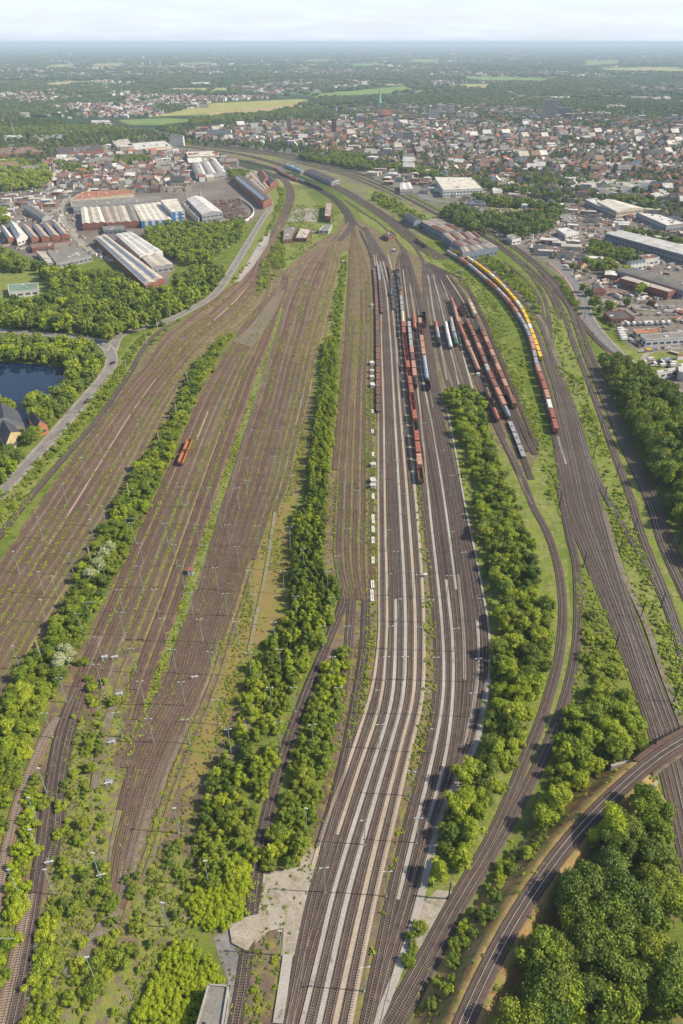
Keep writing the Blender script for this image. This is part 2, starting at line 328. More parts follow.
# green strips inside the yard
sheet('hedge_ground', [(228, 333), (205, 352), (188, 378), (171, 418), (150, 450), (120, 494), (87, 562), (60, 612), (37, 647), (0, 714), (-60, 800), (-80, 1060), (-20, 1060), (10, 990), (22, 800), (30, 765), (45, 722), (62, 680), (95, 620), (122, 560), (143, 512), (171, 462), (200, 390), (228, 346), (242, 330)], M['greenstrip'])
sheet('weedy_strip', [(271, 340), (258.6, 372), (248.6, 405), (233.6, 447), (221, 485), (212, 512), (198, 552), (186, 582), (176, 620), (160, 652), (150, 675), (140, 707), (125, 760), (133, 760), (152, 700), (170, 655), (183, 625), (195, 585),
                      (207, 552), (218, 512), (228, 485), (240, 447), (255, 405), (264, 372), (275, 340), (283, 308), (279, 308)], M['grass'])
sheet('dry_grass_strip', [(292, 420), (318, 420), (313, 470), (300, 520), (296, 560), (290, 610), (262, 650), (240, 690), (225, 730), (205, 775), (180, 790), (196, 740), (215, 690), (236, 630), (252, 570), (262, 512), (276, 470)], M['drygrass'])
sheet('weedy_strip', [(318, 340), (340, 340), (338, 400), (330, 460), (326, 510), (322, 560), (340, 590), (332, 625), (318, 650), (300, 700), (280, 765), (268, 820), (258, 880), (250, 940), (238, 960), (225, 985), (205, 1060), (120, 1060), (140, 990), (180, 910), (200, 860), (214, 768), (236, 725), (253, 652), (289, 612), (291, 562), (296, 512), (307, 465), (312, 400)], M['greenstrip'])
sheet('weedy_strip', [(341, 253), (339, 270), (331, 305), (326, 342), (341, 342), (345, 305), (347.5, 270), (348, 250)], M['grass'])
sheet('weedy_strip', [(344, 640), (354, 640), (340, 700), (330, 740), (322, 790), (312, 830), (302, 870), (285, 872), (270, 868), (276, 800), (290, 760), (306, 712), (321, 675)], M['greenstrip'])
sheet('scrub_ground', [(70, 690), (108, 676), (122, 720), (112, 765), (140, 800), (125, 880), (175, 850), (200, 870), (190, 930), (175, 945), (150, 975), (125, 1060), (15, 1060), (40, 960), (50, 880), (58, 800), (62, 740)], M['scrubsoil'])
sheet('weedy_strip', [(366, 380), (375, 380), (377, 480), (378, 600), (376, 640), (368, 700), (352, 740), (345, 735), (358, 690), (366, 620), (367, 500)], M['moss'])
sheet('grass_strip', [(397, 250), (401, 258), (398, 268), (402, 312), (408, 377), (418, 470), (424, 512), (434, 600), (437, 650), (436, 700), (422, 760), (405, 830), (390, 890), (372, 960), (352, 1060), (340, 1060), (357, 1000),
                      (375, 940), (384, 890), (398, 830), (410, 760), (422, 700), (425, 640), (422, 580), (416.5, 512), (411, 460), (403, 377), (396.5, 320), (394, 285), (393, 262)], M['moss'])
sheet('grass_strip', [(403, 232), (415, 245), (425, 253), (440, 262), (455, 268), (468, 277), (480, 288), (496, 318), (508, 350), (527, 395), (548, 455), (556, 500), (566, 545), (570, 600), (573, 640), (566, 690), (545, 735), (520, 790), (492, 850),
                      (455, 915), (440, 960), (410, 1060), (376, 1060), (388, 993), (402, 960), (420, 900), (437, 830), (466, 765), (484, 706), (488, 680), (489, 637), (478, 570), (465, 508), (455, 450), (446, 398), (470, 418), (490, 435), (512, 462), (524, 478), (530, 470), (540, 452), (529, 422), (515, 391), (498, 351), (484, 320), (477, 303), (468, 287), (458, 277), (441, 268), (425, 261), (403, 247)], M['grass'])
sheet('grass_strip', [(500, 240), (520, 268), (540, 290), (548, 330), (552, 362), (570, 395), (590, 440), (606, 500), (625, 570), (650, 640), (668, 690), (690, 745), (760, 745), (760, 560), (690, 560), (660, 510), (640, 470), (617, 410), (600, 367), (588, 345), (575, 325), (560, 300), (535, 275), (515, 256)], M['grass'])
sheet('grass_strip', [(573, 545), (598, 592), (616, 640), (632, 684), (656, 748), (666, 792), (683, 850), (700, 1060), (400, 1060), (430, 985), (460, 915), (495, 855), (525, 795), (550, 740), (572, 690), (579, 640), (580, 600)], M['greenstrip'])
sheet('grass_strip', [(318, 205), (345, 215), (335, 232), (310, 248), (300, 258), (283, 272), (276, 265), (279, 232), (292, 205), (302, 188)], M['grass'])
sheet('grass_strip', [(358, 212), (380, 222), (400, 236), (404, 244), (398, 244), (380, 232), (364, 222)], M['grass'])
sheet('grass_strip', [(370, 188), (406, 204), (446, 226), (420, 232), (390, 212), (365, 198)], M['grass'])
sheet('rocky_patch', [(437, 890), (456, 892), (463, 898), (440, 935), (424, 955), (405, 930), (412, 912)], M['sand'])
G2 = lambda l, tx=171, ty=768, k=3.994: [(tx+a/k, ty+b/k) for a, b in l]
sheet('gravel_patch', G2([(560, 315), (600, 360), (590, 500), (540, 600), (500, 740), (440, 800), (450, 640), (390, 650), (300, 740), (230, 690), (205, 640), (270, 600), (340, 600), (360, 520), (370, 420), (500, 400), (540, 330)]), M['sand'])
sheet('gravel_crossing', [(229, 925), (243, 919), (262, 914), (259, 936), (247, 952), (232, 944)], M['sand'], z=.62)
sheet('service_path', G2([(170, 680), (210, 640), (260, 680), (292, 740), (262, 960), (235, 1120), (180, 1120), (228, 850), (185, 740)]), M['greyroad'])
# pond
wm = bpy.data.materials.new('pond water'); wm.use_nodes = True; b_ = wm.node_tree.nodes['Principled BSDF']
b_.inputs['Base Color'].default_value = (.004, .016, .045, 1); b_.inputs['Roughness'].default_value = .04; b_.inputs['IOR'].default_value = 1.33
bump(wm.node_tree, b_, noise(wm.node_tree, wm.node_tree.nodes.new('ShaderNodeNewGeometry').outputs['Position'], 1.2, 2), .05, .05)
sheet('pond_water', [(-140, 368), (-40, 360), (0, 362), (35, 364), (64, 368), (66, 385), (55, 400), (42, 425), (20, 432), (0, 440), (-140, 470)], wm)
# far bright fields and town roads
FIELD = mat2('ripe field', (.36, .30, .10), (.30, .33, .09), .004, fine=.02); FG = mat2('green field', (.14, .22, .05), (.19, .27, .06), .004, fine=.02); FT = mat2('tan field', (.42, .31, .16), (.36, .28, .13), .004, fine=.02)
for pts, m in [([(150, 111), (215, 103), (300, 99), (318, 101), (262, 108), (205, 114), (150, 117)], FIELD), ([(205, 114), (262, 108), (312, 102), (313, 105), (262, 112), (215, 117)], FT),
               ([(310, 95), (360, 90), (405, 86), (410, 91), (370, 94), (320, 99)], FG), ([(118, 120), (165, 118), (200, 120), (160, 125), (125, 125)], FG), ([(40, 84), (70, 81), (94, 82), (62, 86)], FT),
               ([(45, 67), (60, 65), (82, 65), (60, 68)], FIELD), ([(92, 64), (123, 63), (120, 66), (95, 66)], FIELD), ([(175, 63), (215, 62), (212, 64), (176, 65)], FG),
               ([(305, 60), (332, 59), (330, 62), (306, 62)], FG), ([(350, 64), (380, 63), (378, 66), (350, 66)], FG), ([(410, 61), (440, 59), (438, 63), (412, 63)], FG), ([(465, 78), (480, 76), (560, 79), (540, 81), (480, 80)], FG),
               ([(600, 69), (650, 67), (683, 69), (683, 71), (620, 71)], FIELD), ([(460, 84), (490, 84), (485, 88), (462, 87)], FIELD), ([(590, 111), (640, 112), (683, 115), (683, 118), (600, 115)], FG),
               ([(585, 62), (615, 60), (620, 64), (590, 66)], FG), ([(484, 206), (508, 206), (530, 209), (505, 216), (490, 212)], M['grass']), ([(120, 100), (150, 92), (192, 88), (195, 89), (150, 95), (124, 103)], M['sand'])]:
    sheet('field', pts, m)
sheet('sports_court', [(529, 219.5), (538, 217), (555, 215.5), (551, 219), (531, 221)], M['r_rust'])
sheet('paved_yard', [(290, 217), (298, 207), (318, 210), (320, 222), (288, 222)], M['paving'])
# ------------------------------------------------------------------ roads
def road(ipts, w, m='asphalt', name='road', kerb=True, bike=False, ext0=0, ext1=0, dash=True):
    p = Path(ipts, ext0=ext0, ext1=ext1, step=5); z = nextz(); r = ribbon(name, p, w, M[m], z)
    if kerb:
        for s in (-1, 1):
            o = s*(w/2+.12); V, F = profile(p, [(o-.12, z), (o-.12, z+.12), (o+.12, z+.12), (o+.12, z)]); link('kerb', mesh('kerb', V, F, M['paving']), parent=r)
            ribbon('pavement', p, 1.8, M['bikepath'] if (bike and s < 0) else M['paving'], z+.11, off=s*(w/2+1.2), kind='structure')
    if dash:
        mb = MB(); q = 2.0
        while q < p.L-4:
            x, y, dx, dy = p.at(q); mb.add([(x-dy*.1, y+dx*.1, z+.006), (x+dy*.1, y-dx*.1, z+.006), (x+dy*.1+dx*3, y-dx*.1+dy*3, z+.006), (x-dy*.1+dx*3, y+dx*.1+dy*3, z+.006)], [(1, 2, 3, 0)]); q += 9
        link('road_marking', mb.mesh('road_marking', M['paint']), parent=r)
    return p
ROADL = road([(0, 494), (27, 465), (50, 440), (82, 403), (107, 373), (112, 362), (107, 347), (95, 340), (62, 336), (12, 332)], 5.4, 'greyroad', ext0=90, ext1=90, dash=False)
road([(112, 352), (120, 335), (134, 330), (165, 322), (190, 310), (212, 297), (230, 273), (247, 245), (262, 220), (270, 207), (262, 190), (232, 172), (229, 160)], 4.6, 'greyroad', dash=False)
ROADR = road([(553, 262), (565, 272), (581, 295), (587, 318), (604, 341), (619, 356), (640, 372), (660, 384), (684, 398)], 9, 'asphalt', bike=True, ext1=90)
road([(640, 376), (650, 352), (700, 347)], 4, 'paving', name='path', kerb=False, dash=False)
road([(70, 195), (60, 210), (72, 232), (90, 250), (112, 262)], 9, 'paving', dash=False, kerb=False)
road([(-20, 222), (20, 222), (60, 210)], 7, 'paving', dash=False, kerb=False)
road([(412, 176), (418, 192), (432, 200), (470, 205), (483, 212)], 9, 'asphalt')
road([(565, 262), (600, 262), (640, 250), (700, 262)], 8, 'asphalt')
road([(600, 300), (640, 308), (700, 312)], 8, 'paving', dash=False)
road([(560, 200), (575, 208), (600, 226), (640, 242), (700, 250)], 8, 'asphalt')
# ------------------------------------------------------------------ railway tracks
PATHS = {}
SLEEPER = mesh('sleeper', *(lambda m: (m.V, m.F))((lambda m: (m.box((0, 0, 0), (.26, 2.6, .16), bottom=False), m)[1])(MB())), M['sleeper'])
SLEEPER_P = mesh('sleeper', [tuple(v.co) for v in SLEEPER.vertices], [tuple(p.vertices) for p in SLEEPER.polygons], M['sleeper_pale'])
NT = [0]
def track(key, ipts, label, bed='ballast', rail='rail', ext0=0, ext1=0, w=3.5, z0=0.0, group=None, world=False, pale=False, pz=0, nobed=False):
    p = Path(ipts, z=pz, step=3.5, ext0=ext0, ext1=ext1, world=world); PATHS[key] = p
    NT[0] += 1; zt = z0+.26+.004*(NT[0] % 45)
    x, y = p.p[0]; root = empty('railway_track', (0, 0, 0), label=label, cat='railway track', group=group)
    if not nobed:
        V, F = profile(p, [(-w/2-.35, z0+.01), (-w/2, zt-.02), (w/2, zt-.02), (w/2+.35, z0+.01)]); link('ballast_bed', mesh('ballast_bed', V, F, M[bed]), parent=root)
    for s in (-1, 1):
        o = s*.75; V, F = profile(p, [(o-.06, zt+.1), (o-.06, zt+.24), (o+.06, zt+.24), (o+.06, zt+.1)])
        link('rail', mesh('rail', V, F, M[rail]), parent=root)
    # sleepers: near ones one by one, the ones behind joined
    mb = MB(); q = .3; z = zt+.02; ylim = 430+37*(NT[0]*7 % 11); me = SLEEPER_P if pale else SLEEPER
    while q < p.L:
        x, y, dx, dy = p.at(q); q += .62
        if y > ylim or y < 60: continue
        u, v = proj(x, y)
        if u < -15 or u > 698 or v > 1040: continue
        if y < 104:
            o = bpy.data.objects.new('sleeper', me); COL.objects.link(o); o.parent = root; o.location = (x, y, z); o.rotation_euler = (0, 0, math.atan2(dy, dx)+random.uniform(-.02, .02))
        else:
            if (y > 330 and int(q/.62) % 2) or (y > 520 and int(q/.62) % 4): continue
            mb.box((x, y, z), (.26 if y < 330 else .4, 2.6, .16), rz=math.atan2(dy, dx), bottom=False)
    if mb.V: link('sleepers', mb.mesh('sleepers', M['sleeper_pale'] if pale else M['sleeper']), parent=root, kind='stuff')
    return p
# --- right sorting yard, five tracks between pale walkways
R1 = {
 'T1': [(364, 227), (371, 247), (374.5, 268), (377, 300), (379, 358), (380, 400), (381.5, 512), (382.5, 600), (382.5, 640), (376, 700), (363, 740), (353, 768), (338, 815), (313, 900), (302, 955), (289.5, 1024)],
 'T2': [(364.3, 227), (372.5, 247), (378, 268), (381, 300), (384, 358), (386, 400), (389, 512), (391.5, 600), (391, 640), (386.5, 700), (375, 742), (365.5, 768), (350, 815), (325, 900), (307, 955), (291, 1020)],
 'T3': [(364.6, 227), (374, 247), (381.5, 268), (385, 300), (389, 358), (391, 400), (396.5, 512), (400, 600), (400.5, 640), (398, 700), (386, 742), (378, 768), (363, 820), (342, 890), (325, 960), (310, 1024)],
 'T4': [(365, 227), (375.5, 246), (385, 268), (389, 300), (393.5, 358), (396.5, 400), (404, 512), (409.5, 600), (410.5, 640), (408, 700), (399, 735), (390, 768), (376, 820), (357, 890), (341, 960), (327, 1024)],
 'T5': [(365.4, 227), (377, 245), (388.5, 266), (393, 300), (398, 358), (402, 400), (413, 512), (419, 600), (420, 640), (418, 700), (409, 735), (401, 768), (389, 820), (372, 890), (357, 960), (344, 1024)]}
for i, (k, v) in enumerate(R1.items()): track(k, v, f'{ordw(i)} track from the left of the five between pale gravel walkways', 'ballast' if i % 2 else 'ballast_grey', ext1=50, group='tracks of the middle siding group')
R2 = {
 'T6': [(403.5, 249), (399, 257), (397.5, 268), (400.8, 300), (404.5, 345), (408.5, 377), (413, 411), (421, 485), (425.5, 512), (438, 640), (437.5, 700), (425, 765), (408, 830), (392, 900), (380, 960), (367, 1024)],
 'T7': [(403.8, 249), (402, 260), (404, 280), (406.5, 300), (410.5, 345), (414, 377), (418.3, 411), (434, 512), (447.5, 640), (447.5, 700), (437, 765), (421, 830), (404.5, 900), (387, 960), (371, 1024)],
 'T8': [(404, 249), (405.5, 262), (409, 283), (411.5, 300), (416, 345), (420, 377), (424.5, 411), (442, 512), (457, 640), (457.5, 700), (449.5, 765), (430, 830), (411, 900), (393, 960), (377, 1024)],
 'T9': [(404.3, 249), (408, 263), (413, 284), (417, 300), (421.5, 345), (426, 377), (431, 411), (450, 512), (466, 640), (465.5, 700), (455.5, 765), (431, 832)],
 'T10': [(404.6, 249), (410, 264), (416.5, 285), (421, 300), (426.5, 345), (431, 377), (436.5, 411), (456.5, 512), (475, 640), (473, 700), (461, 765), (434, 835)],
 'T11': [(435, 400), (441, 420), (447, 445), (461, 512), (475, 580), (484, 640), (482, 695), (465, 762)]}
for i, (k, v) in enumerate(R2.items()): track(k, v, f'{ordw(i)} track from the left in the right siding group beside the wooded strip', 'ballast_dark' if i % 2 else 'ballast', ext1=50 if i < 3 else 0, group='tracks of the right siding group')
F2 = {
 'T12': [(424, 262), (424, 275), (425.5, 300), (431, 345), (436, 377), (439.5, 395)],
 'T12b': [(424, 262), (427, 278), (431, 300), (437, 335), (443, 365), (452, 395)],
 'T12c': [(424.2, 262), (429, 275), (435, 300), (442.5, 335), (450, 365), (462, 400)],
 'T13': [(424.4, 262), (431, 274), (440, 300), (448, 340), (456, 370), (467, 400)],
 'T13b': [(424.6, 262), (433, 274), (445, 300), (454, 338), (463, 370), (474, 402)],
 'T14': [(424.8, 262), (436, 274), (450, 300), (458, 325), (465, 343), (474, 364), (483.5, 388), (496, 421), (508, 450), (521, 478)],
 'T15': [(425, 262), (439, 274), (456, 300), (467, 325), (478, 350), (489, 378), (507, 418), (520, 450), (531, 480)],
 'T15b': [(425.2, 262), (442, 274), (462, 302), (472, 325), (484, 352), (496, 381), (512, 418), (526, 452)],
 'T16': [(425.4, 262), (447, 275), (467, 302), (480, 331), (490, 354), (501, 381), (513, 408), (527, 438), (535, 455)],
 'T17': [(425.6, 262), (440, 269), (458, 277), (467, 287), (475.5, 303), (484, 320), (497, 351), (514, 391), (527, 422), (537, 447)]}
for i, (k, v) in enumerate(F2.items()): track(k, v, f'{ordw(i)} track from the left in the fan holding tank wagons', 'ballast_dark' if i > 4 else 'ballast_grey', group='tracks of the tank wagon fan')
track('S1', [(474, 375), (486, 402), (497, 428), (511, 455), (523, 480), (534.5, 510), (544.5, 527), (553, 549), (559.6, 574.6), (563, 612), (560, 652), (553, 682), (539.5, 725), (524, 762), (509, 800), (488, 846), (449, 911), (422, 962), (393, 1013)], 'curving track along the right edge of the wooded strip', 'ballast_grey', ext1=60)
track('S2', [(558, 480), (564.5, 512), (571, 542), (576, 562), (578, 590), (578.5, 617), (575.5, 652), (569, 685), (555.5, 728), (541, 762), (518, 805), (496, 846), (456, 911), (431, 962), (404, 1013)], 'curving track left of the long green wedge', 'ballast_grey', ext1=60)
MN = {
 'M1': ([(445.6, 253), (465, 265), (482, 279), (503, 298.5), (522, 325), (530, 343), (537, 372), (544.5, 395), (554.5, 433), (561, 470), (568, 512), (582, 545), (597, 582), (621, 640), (636, 682), (658, 747), (672, 800), (683, 850)], 'main line track carrying the long mixed goods train'),
 'M2': ([(448, 250), (468.4, 261.5), (489.5, 277), (508.6, 296), (522, 314), (532, 338), (539, 359), (550, 395), (559, 430), (567, 470), (576, 512), (603, 582), (620, 630)], 'main line track carrying the yellow container train'),
 'M3': ([(539, 340), (555, 385), (566, 430), (575, 470), (584, 512), (609, 582), (630, 637), (646, 682), (669, 747), (683, 800), (693, 850)], 'middle main line track passing under the steel bridge'),
 'M4': ([(500, 291), (519, 309), (535, 331), (545, 355), (561, 390), (574, 435), (583, 470), (592, 512), (614, 578), (628, 628)], 'main line track joining the middle one beside the green wedge'),
 'M5': ([(448, 244), (470, 256), (487, 268.5), (503, 283), (524, 302), (541, 325), (551, 352), (568, 395), (581, 435), (590, 470), (600, 512), (619.5, 580), (639, 637), (655.5, 682), (679.5, 747), (696, 800), (706, 850)], 'rightmost main line track beside the grey cable walkway')}
for k, (v, lb) in MN.items(): track(k, v, lb, 'ballast_grey', 'rail_bright' if k in ('M5', 'M3') else 'rail', ext1=60, w=3.9)
track('U1', [(498, 247), (515, 260), (531, 276), (543, 294), (549, 318), (551, 345), (554, 372), (562, 395)], 'short curved track joining the main line beside the bushes', 'ballast_grey')
track('U2', [(505, 262), (525, 280), (538, 298), (543, 318), (544, 335)], 'overgrown curved siding among the bushes', 'ballast')
WL = [(85, 108), (100, 113.5), (120, 122), (150, 132), (190, 141.5), (233, 149), (282, 155.5), (320, 166), (356, 175.5), (380, 185), (406, 197), (448, 219), (487, 236.5), (514, 255), (535, 272), (550, 288), (563, 312), (574, 345), (587, 378), (599.6, 412), (612, 448), (630, 497), (642, 538), (662, 587), (685, 655)]
wl = Path(WL)
def offp(p, o, a=0, b=1e9):
    k = (p.s >= a) & (p.s <= b); return [tuple(q) for q in (p.p[k]+p.n[k]*o)][::5]
sW = wl.near(566, 320)
track('W1', offp(wl, 0), 'left long-distance track curving past the works towards the town', 'ballast', 'rail_bright', ext1=60, world=True, w=3.9)
track('W1b', offp(wl, -4.6, 0, sW), 'second long-distance track curving past the works towards the town', 'ballast', world=True)
track('W1c', offp(wl, 9.2, 0, wl.near(500, 245)), 'fourth long-distance track curving towards the town', 'ballast_grey', world=True)
W2 = [(487, 231), (515, 249), (537, 267), (553, 283), (568, 305), (578, 333), (584.6, 353), (597, 384), (612, 420), (625, 450), (649.7, 505), (662, 545), (683, 592), (700, 625)]
w2 = Path(W2)
track('W2', W2, 'middle double-track line between meadow and dark wood', 'ballast', 'rail_bright', ext1=60, w=3.9)
track('W2b', offp(w2, 4.6 if w2.n[10][0] > 0 else -4.6), 'track nearest the dark wood on the right', 'ballast_grey', ext1=60, world=True)
track('W3', [(540, 270), (556, 290), (566, 303), (578, 318), (596, 340), (611, 353), (628, 364)], 'branch track curving away beside the road with the pink cycle path', 'ballast', w=4.5)
track('W0', [(578, 432), (587, 458), (599.6, 484), (614.7, 512), (629.7, 537), (652, 574.6), (672, 621), (684, 662)], 'diagonal link track crossing the meadow between two lines', 'ballast_grey', 'rail_bright', ext1=60)
for i, (o, a, b) in enumerate(((-13.8, 700, 2100), (-18.4, 900, 2000), (14, 900, 1900), (18.6, 1100, 1900), (23.4, 1150, 1750))): track('E%d' % i, offp(wl, o, a, min(b, sW)), f'{ordw(i)} of the outer station sidings along the town side', 'ballast_w2' if i % 2 else 'ballast_grey', world=True)
# throat curves towards the town
thr = Path([(205, 150), (240, 160.5), (265, 166), (297, 180.5), (322, 191), (340, 204), (350, 219), (349, 228), (336, 241)])
for i, o in enumerate((-4.6, 0, 4.6)): track('C%d' % i, offp(thr, o), f'{ordw(i)} track of the throat curve sweeping left towards the station', 'ballast_dark', world=True)
thr2 = Path([(240, 164), (262, 171), (281, 178), (290, 190), (288, 207), (278, 228), (262, 252), (250, 266)])
for i, o in enumerate((-4.6, 0, 4.6)): track('CL%d' % i, offp(thr2, o), f'{ordw(i)} track of the left curve round the depot lawn', 'ballast', world=True)
thr3 = Path([(180, 146), (240, 154), (300, 171), (340, 188), (370, 206), (397, 224), (415, 240), (430, 251), (450, 262)])
for i, o in enumerate((-9.2, -4.6, 0, 4.6)): track('D%d' % i, offp(thr3, o), f'{ordw(i)} track of the lines passing the brick repair works', 'ballast_grey' if i % 2 else 'ballast', world=True)
track('D5', [(345, 200), (362, 212), (380, 224), (392, 235), (402, 248), (404, 256)], 'lead track into the right siding group', 'ballast')
track('D6', [(350, 196), (372, 206), (392, 220), (410, 240), (424, 262)], 'lead track into the tank wagon fan', 'ballast')
track('D7', [(340, 200), (350, 212), (357, 224), (365, 231)], 'lead track into the middle siding group', 'ballast')
# --- bands of the left yard
BANDLINES = []
def band(rows, n, keyp, label, beds=('ballast', 'ballast_grey', 'ballast'), top=None, ext1=60, strips=('moss', 'cess_dim', None, 'moss', 'cess_dim'), group=None, skip=(), cut=None, ext0=0):
    for k in range(n):
        f = (k+.5)/n; pts = [(a+(b-a)*f, v) for v, a, b in rows]
        if top: pts = top(f)+pts
        if cut and k in cut: pts = [p for p in pts if cut[k][0] <= p[1] <= cut[k][1]]
        if k not in skip: track(f'{keyp}{k}', pts, f'{ordw(k)} {label}', beds[k % len(beds)], 'rail_rust', ext1=ext1 if pts[-1][1] > 900 or pts[-1][0] < 20 else 0, group=group)
        if k < n-1:
            BANDLINES.append([(a+(b-a)*(k+1.0)/n, v) for v, a, b in rows][1:])
            st = strips[k % len(strips)]
            if st:
                f = (k+1.0)/n; pts = [(a+(b-a)*f, v) for v, a, b in rows][1:]
                if len(pts) > 1: ribbon('walkway_strip', Path(pts, step=5, ext1=ext1), .95 if 'cess' in st else 1.3, M[st])
AROWS = [(255, 258, 268), (278, 240, 272), (300, 211, 268), (320, 186, 250), (340, 163, 222), (365, 146, 196), (383, 130, 182), (420, 101, 160), (452, 78, 144), (480, 58, 130), (512, 36, 113), (560, 3, 84), (610, -28, 52), (680, -75, 12)]
band(AROWS, 9, 'A', 'track from the left in the bare far-left siding band', ('ballast_w4', 'ballast_orange', 'ballast_w4', 'ballast_orange', 'ballast_w4', 'ballast_w2', 'ballast_w1', 'ballast_w3', 'ballast_w3'), top=lambda f: [(281-2*f, 225), (272+6*f, 238)], strips=('cess_dim', None, 'cess_dim', 'cess_warm', None, 'moss', None), group='tracks of the far-left siding band')
track('A_single', [(176, 322), (160, 331), (146, 345), (129, 374), (100, 416), (65, 457), (20, 510), (0, 536)], 'single dark track running beside the left road', 'ballast_dark', ext1=60)
BROWS = [(285, 281, 287), (310, 255, 279), (330, 240, 273), (345, 232, 268), (372, 215, 256), (400, 199, 247), (440, 181, 233), (480, 163, 220), (512, 148, 210), (560, 126, 195), (600, 109, 182), (640, 90, 168), (690, 70, 150), (720, 58, 142)]
band(BROWS, 7, 'B', 'track from the left hedge in the siding band with the two orange wagons', ('ballast_w4', 'ballast_w4', 'ballast_w2', 'ballast_w1', 'ballast_w3'), top=lambda f: [(335, 233), (312, 247), (298+2*f, 261), (286+2*f, 274)], ext1=0, strips=('cess_dim', None, 'cess_dim', 'moss', None, 'moss'), group='tracks of the hedge-side band', cut={4: (0, 645), 3: (0, 640), 5: (0, 700)})
track('L1', [(58, 718), (45, 735), (33, 766), (23, 788), (11, 830), (0, 885), (-10, 930)], 'single track curving down along the lower left corner', 'ballast_orange', ext1=60, pale=True)
track('L2', [(78, 690), (70, 705), (60, 732), (53.5, 766), (46, 818), (39, 868), (31, 918), (20, 981), (11, 1024)], 'double-looking rusty track left of the scrubland', 'ballast_dark', ext1=60)
track('L2b', [(30, 895), (25.5, 918), (15, 960), (6, 1000), (0, 1024)], 'branch track splitting off in the lower left corner', 'ballast_orange', ext1=60, pale=True)
track('L3', [(84, 690), (74, 718), (64, 760), (58, 810), (59, 833), (50, 862)], 'overgrown stub track ending at a buffer stop', 'ballast_dark')
CROWS = [(262, 306, 340), (285, 292, 335), (305, 284, 330), (330, 277, 324), (360, 267, 316), (400, 256, 308), (440, 242, 298), (480, 230, 290), (512, 220, 278), (560, 208, 262), (600, 196, 250), (640, 178, 238), (680, 168, 226), (720, 142, 212), (768, 122, 190), (810, 112, 175), (860, 102, 157), (910, 104, 134), (950, 100, 118)]
band(CROWS, 9, 'CC', 'track from the left in the lamp-lit band before the poplar row', ('ballast_w2', 'ballast_w4', 'ballast_w1', 'ballast_w2', 'ballast_w4', 'ballast_w2', 'ballast_w3', 'ballast_w3', 'ballast_w3'), top=lambda f: [(349, 222), (340, 236-2*f), (325+9*f, 247)], ext1=0, strips=('cess_dim', None, 'cess_dim', 'moss', 'cess_dim', None, 'moss', 'moss'), group='tracks of the poplar-side band', cut={0: (0, 790), 1: (0, 850), 2: (0, 920), 3: (0, 870), 4: (0, 930), 5: (0, 830), 6: (0, 640), 7: (0, 560), 8: (0, 520)})
DROWS = [(250, 350, 363), (270, 349, 369), (300, 347, 372), (340, 345, 373), (380, 341, 372), (420, 337, 373), (470, 332, 374), (512, 329, 375), (560, 328, 374), (600, 340, 374)]
band(DROWS, 6, 'DD', 'track from the poplar row in the weedy band beside the rusty wagons', ('ballast_w1', 'ballast_w2', 'ballast_w3'), top=lambda f: [(353+2*f, 230), (352+8*f, 242)], ext1=0, strips=('moss', 'cess_dim', 'moss', 'moss', 'moss'), group='tracks right of the poplar row', cut={0: (0, 470)})
track('DT', [(352, 545), (344, 598), (324, 650), (307, 690), (294, 725), (282, 757), (278, 772), (266, 818), (256, 873), (251, 918), (246, 958), (239, 1006), (234, 1030)], 'lone dark track running between the two hedges to the gravel patch', 'ballast_dark', ext1=50)
track('T0b', [(352, 600), (348, 650), (340, 700), (333, 730)], 'weedy track fading out among the bushes', 'ballast')
track('T0', [(366, 600), (364, 650), (356, 700), (347, 750), (335, 800), (321, 848)], 'rusty track ending at the gravel patch', 'ballast_dark')
track('T00', [(360, 231), (368, 248), (373, 265), (376.4, 300), (377.8, 358), (378.2, 414)], 'track with the long row of dark empty wagons', 'ballast_dark', w=3.0)
# pale walkways between the tracks of the right yard
def between(a, b, f=.5): return [(x1+(x2-x1)*f, (y1+y2)/2) for (x1, y1), (x2, y2) in zip(a, b)]
def strip(pts, w, m='cess', z=None, ext1=0): ribbon('walkway_strip', Path(pts, step=4, ext1=ext1), w, M[m], z if z else nextz())
ZL[0] = max(ZL[0], .30)
strip([(374, 255), (376, 275), (378, 330), (378.5, 400), (378.5, 512), (379.6, 600), (379, 640), (372, 690), (358, 735), (347, 768), (325, 825), (312, 870)], 1.1, 'cess_warm')
strip([(376, 255), (380, 290), (382, 358), (383.5, 400), (385, 512), (387, 600), (386.5, 640), (381, 700), (369, 740), (359, 768), (345, 812), (337, 835)], 1.1, 'cess_warm')
strip([(395.5, 600), (395.5, 640), (392, 700), (381, 740), (372, 768), (357, 815), (334, 890), (320, 950), (302, 1024)], 1.2, 'cess', ext1=30)
strip([(380, 262), (386, 290), (391, 345), (394, 400), (400.3, 512), (405, 600), (405.5, 640), (402.5, 700), (393, 737), (384, 768), (369, 820), (349, 890), (333, 960), (319, 1024)], 1.35, 'cess', ext1=30)
strip([(383, 262), (390, 290), (396, 345), (399.5, 400), (408.5, 512), (414.5, 600), (415.5, 640), (413, 700), (404, 735), (396, 768), (382, 820), (365, 890), (349, 960), (335, 1024)], 1.35, 'cess_warm', ext1=30)
strip([(388, 255), (394, 280), (399, 330), (404.5, 400), (417, 512), (423, 600), (424, 640), (422, 700), (414, 735), (406, 768), (394, 820), (377, 890), (362, 960), (350, 1024)], 1.35, 'cess_warm', ext1=30)
strip([(403, 270), (408, 310), (412, 345), (416.5, 380), (428.5, 495), (430, 512), (443, 640), (443, 700), (431, 765), (415, 830), (398, 900)], 1.2, 'cess')
strip([(410, 285), (418.6, 345), (423, 380), (433, 430), (446, 512), (456, 590)], 1.1, 'cess')
strip([(413, 285), (424, 345), (428, 377), (433, 408)], .9, 'cess_dim')
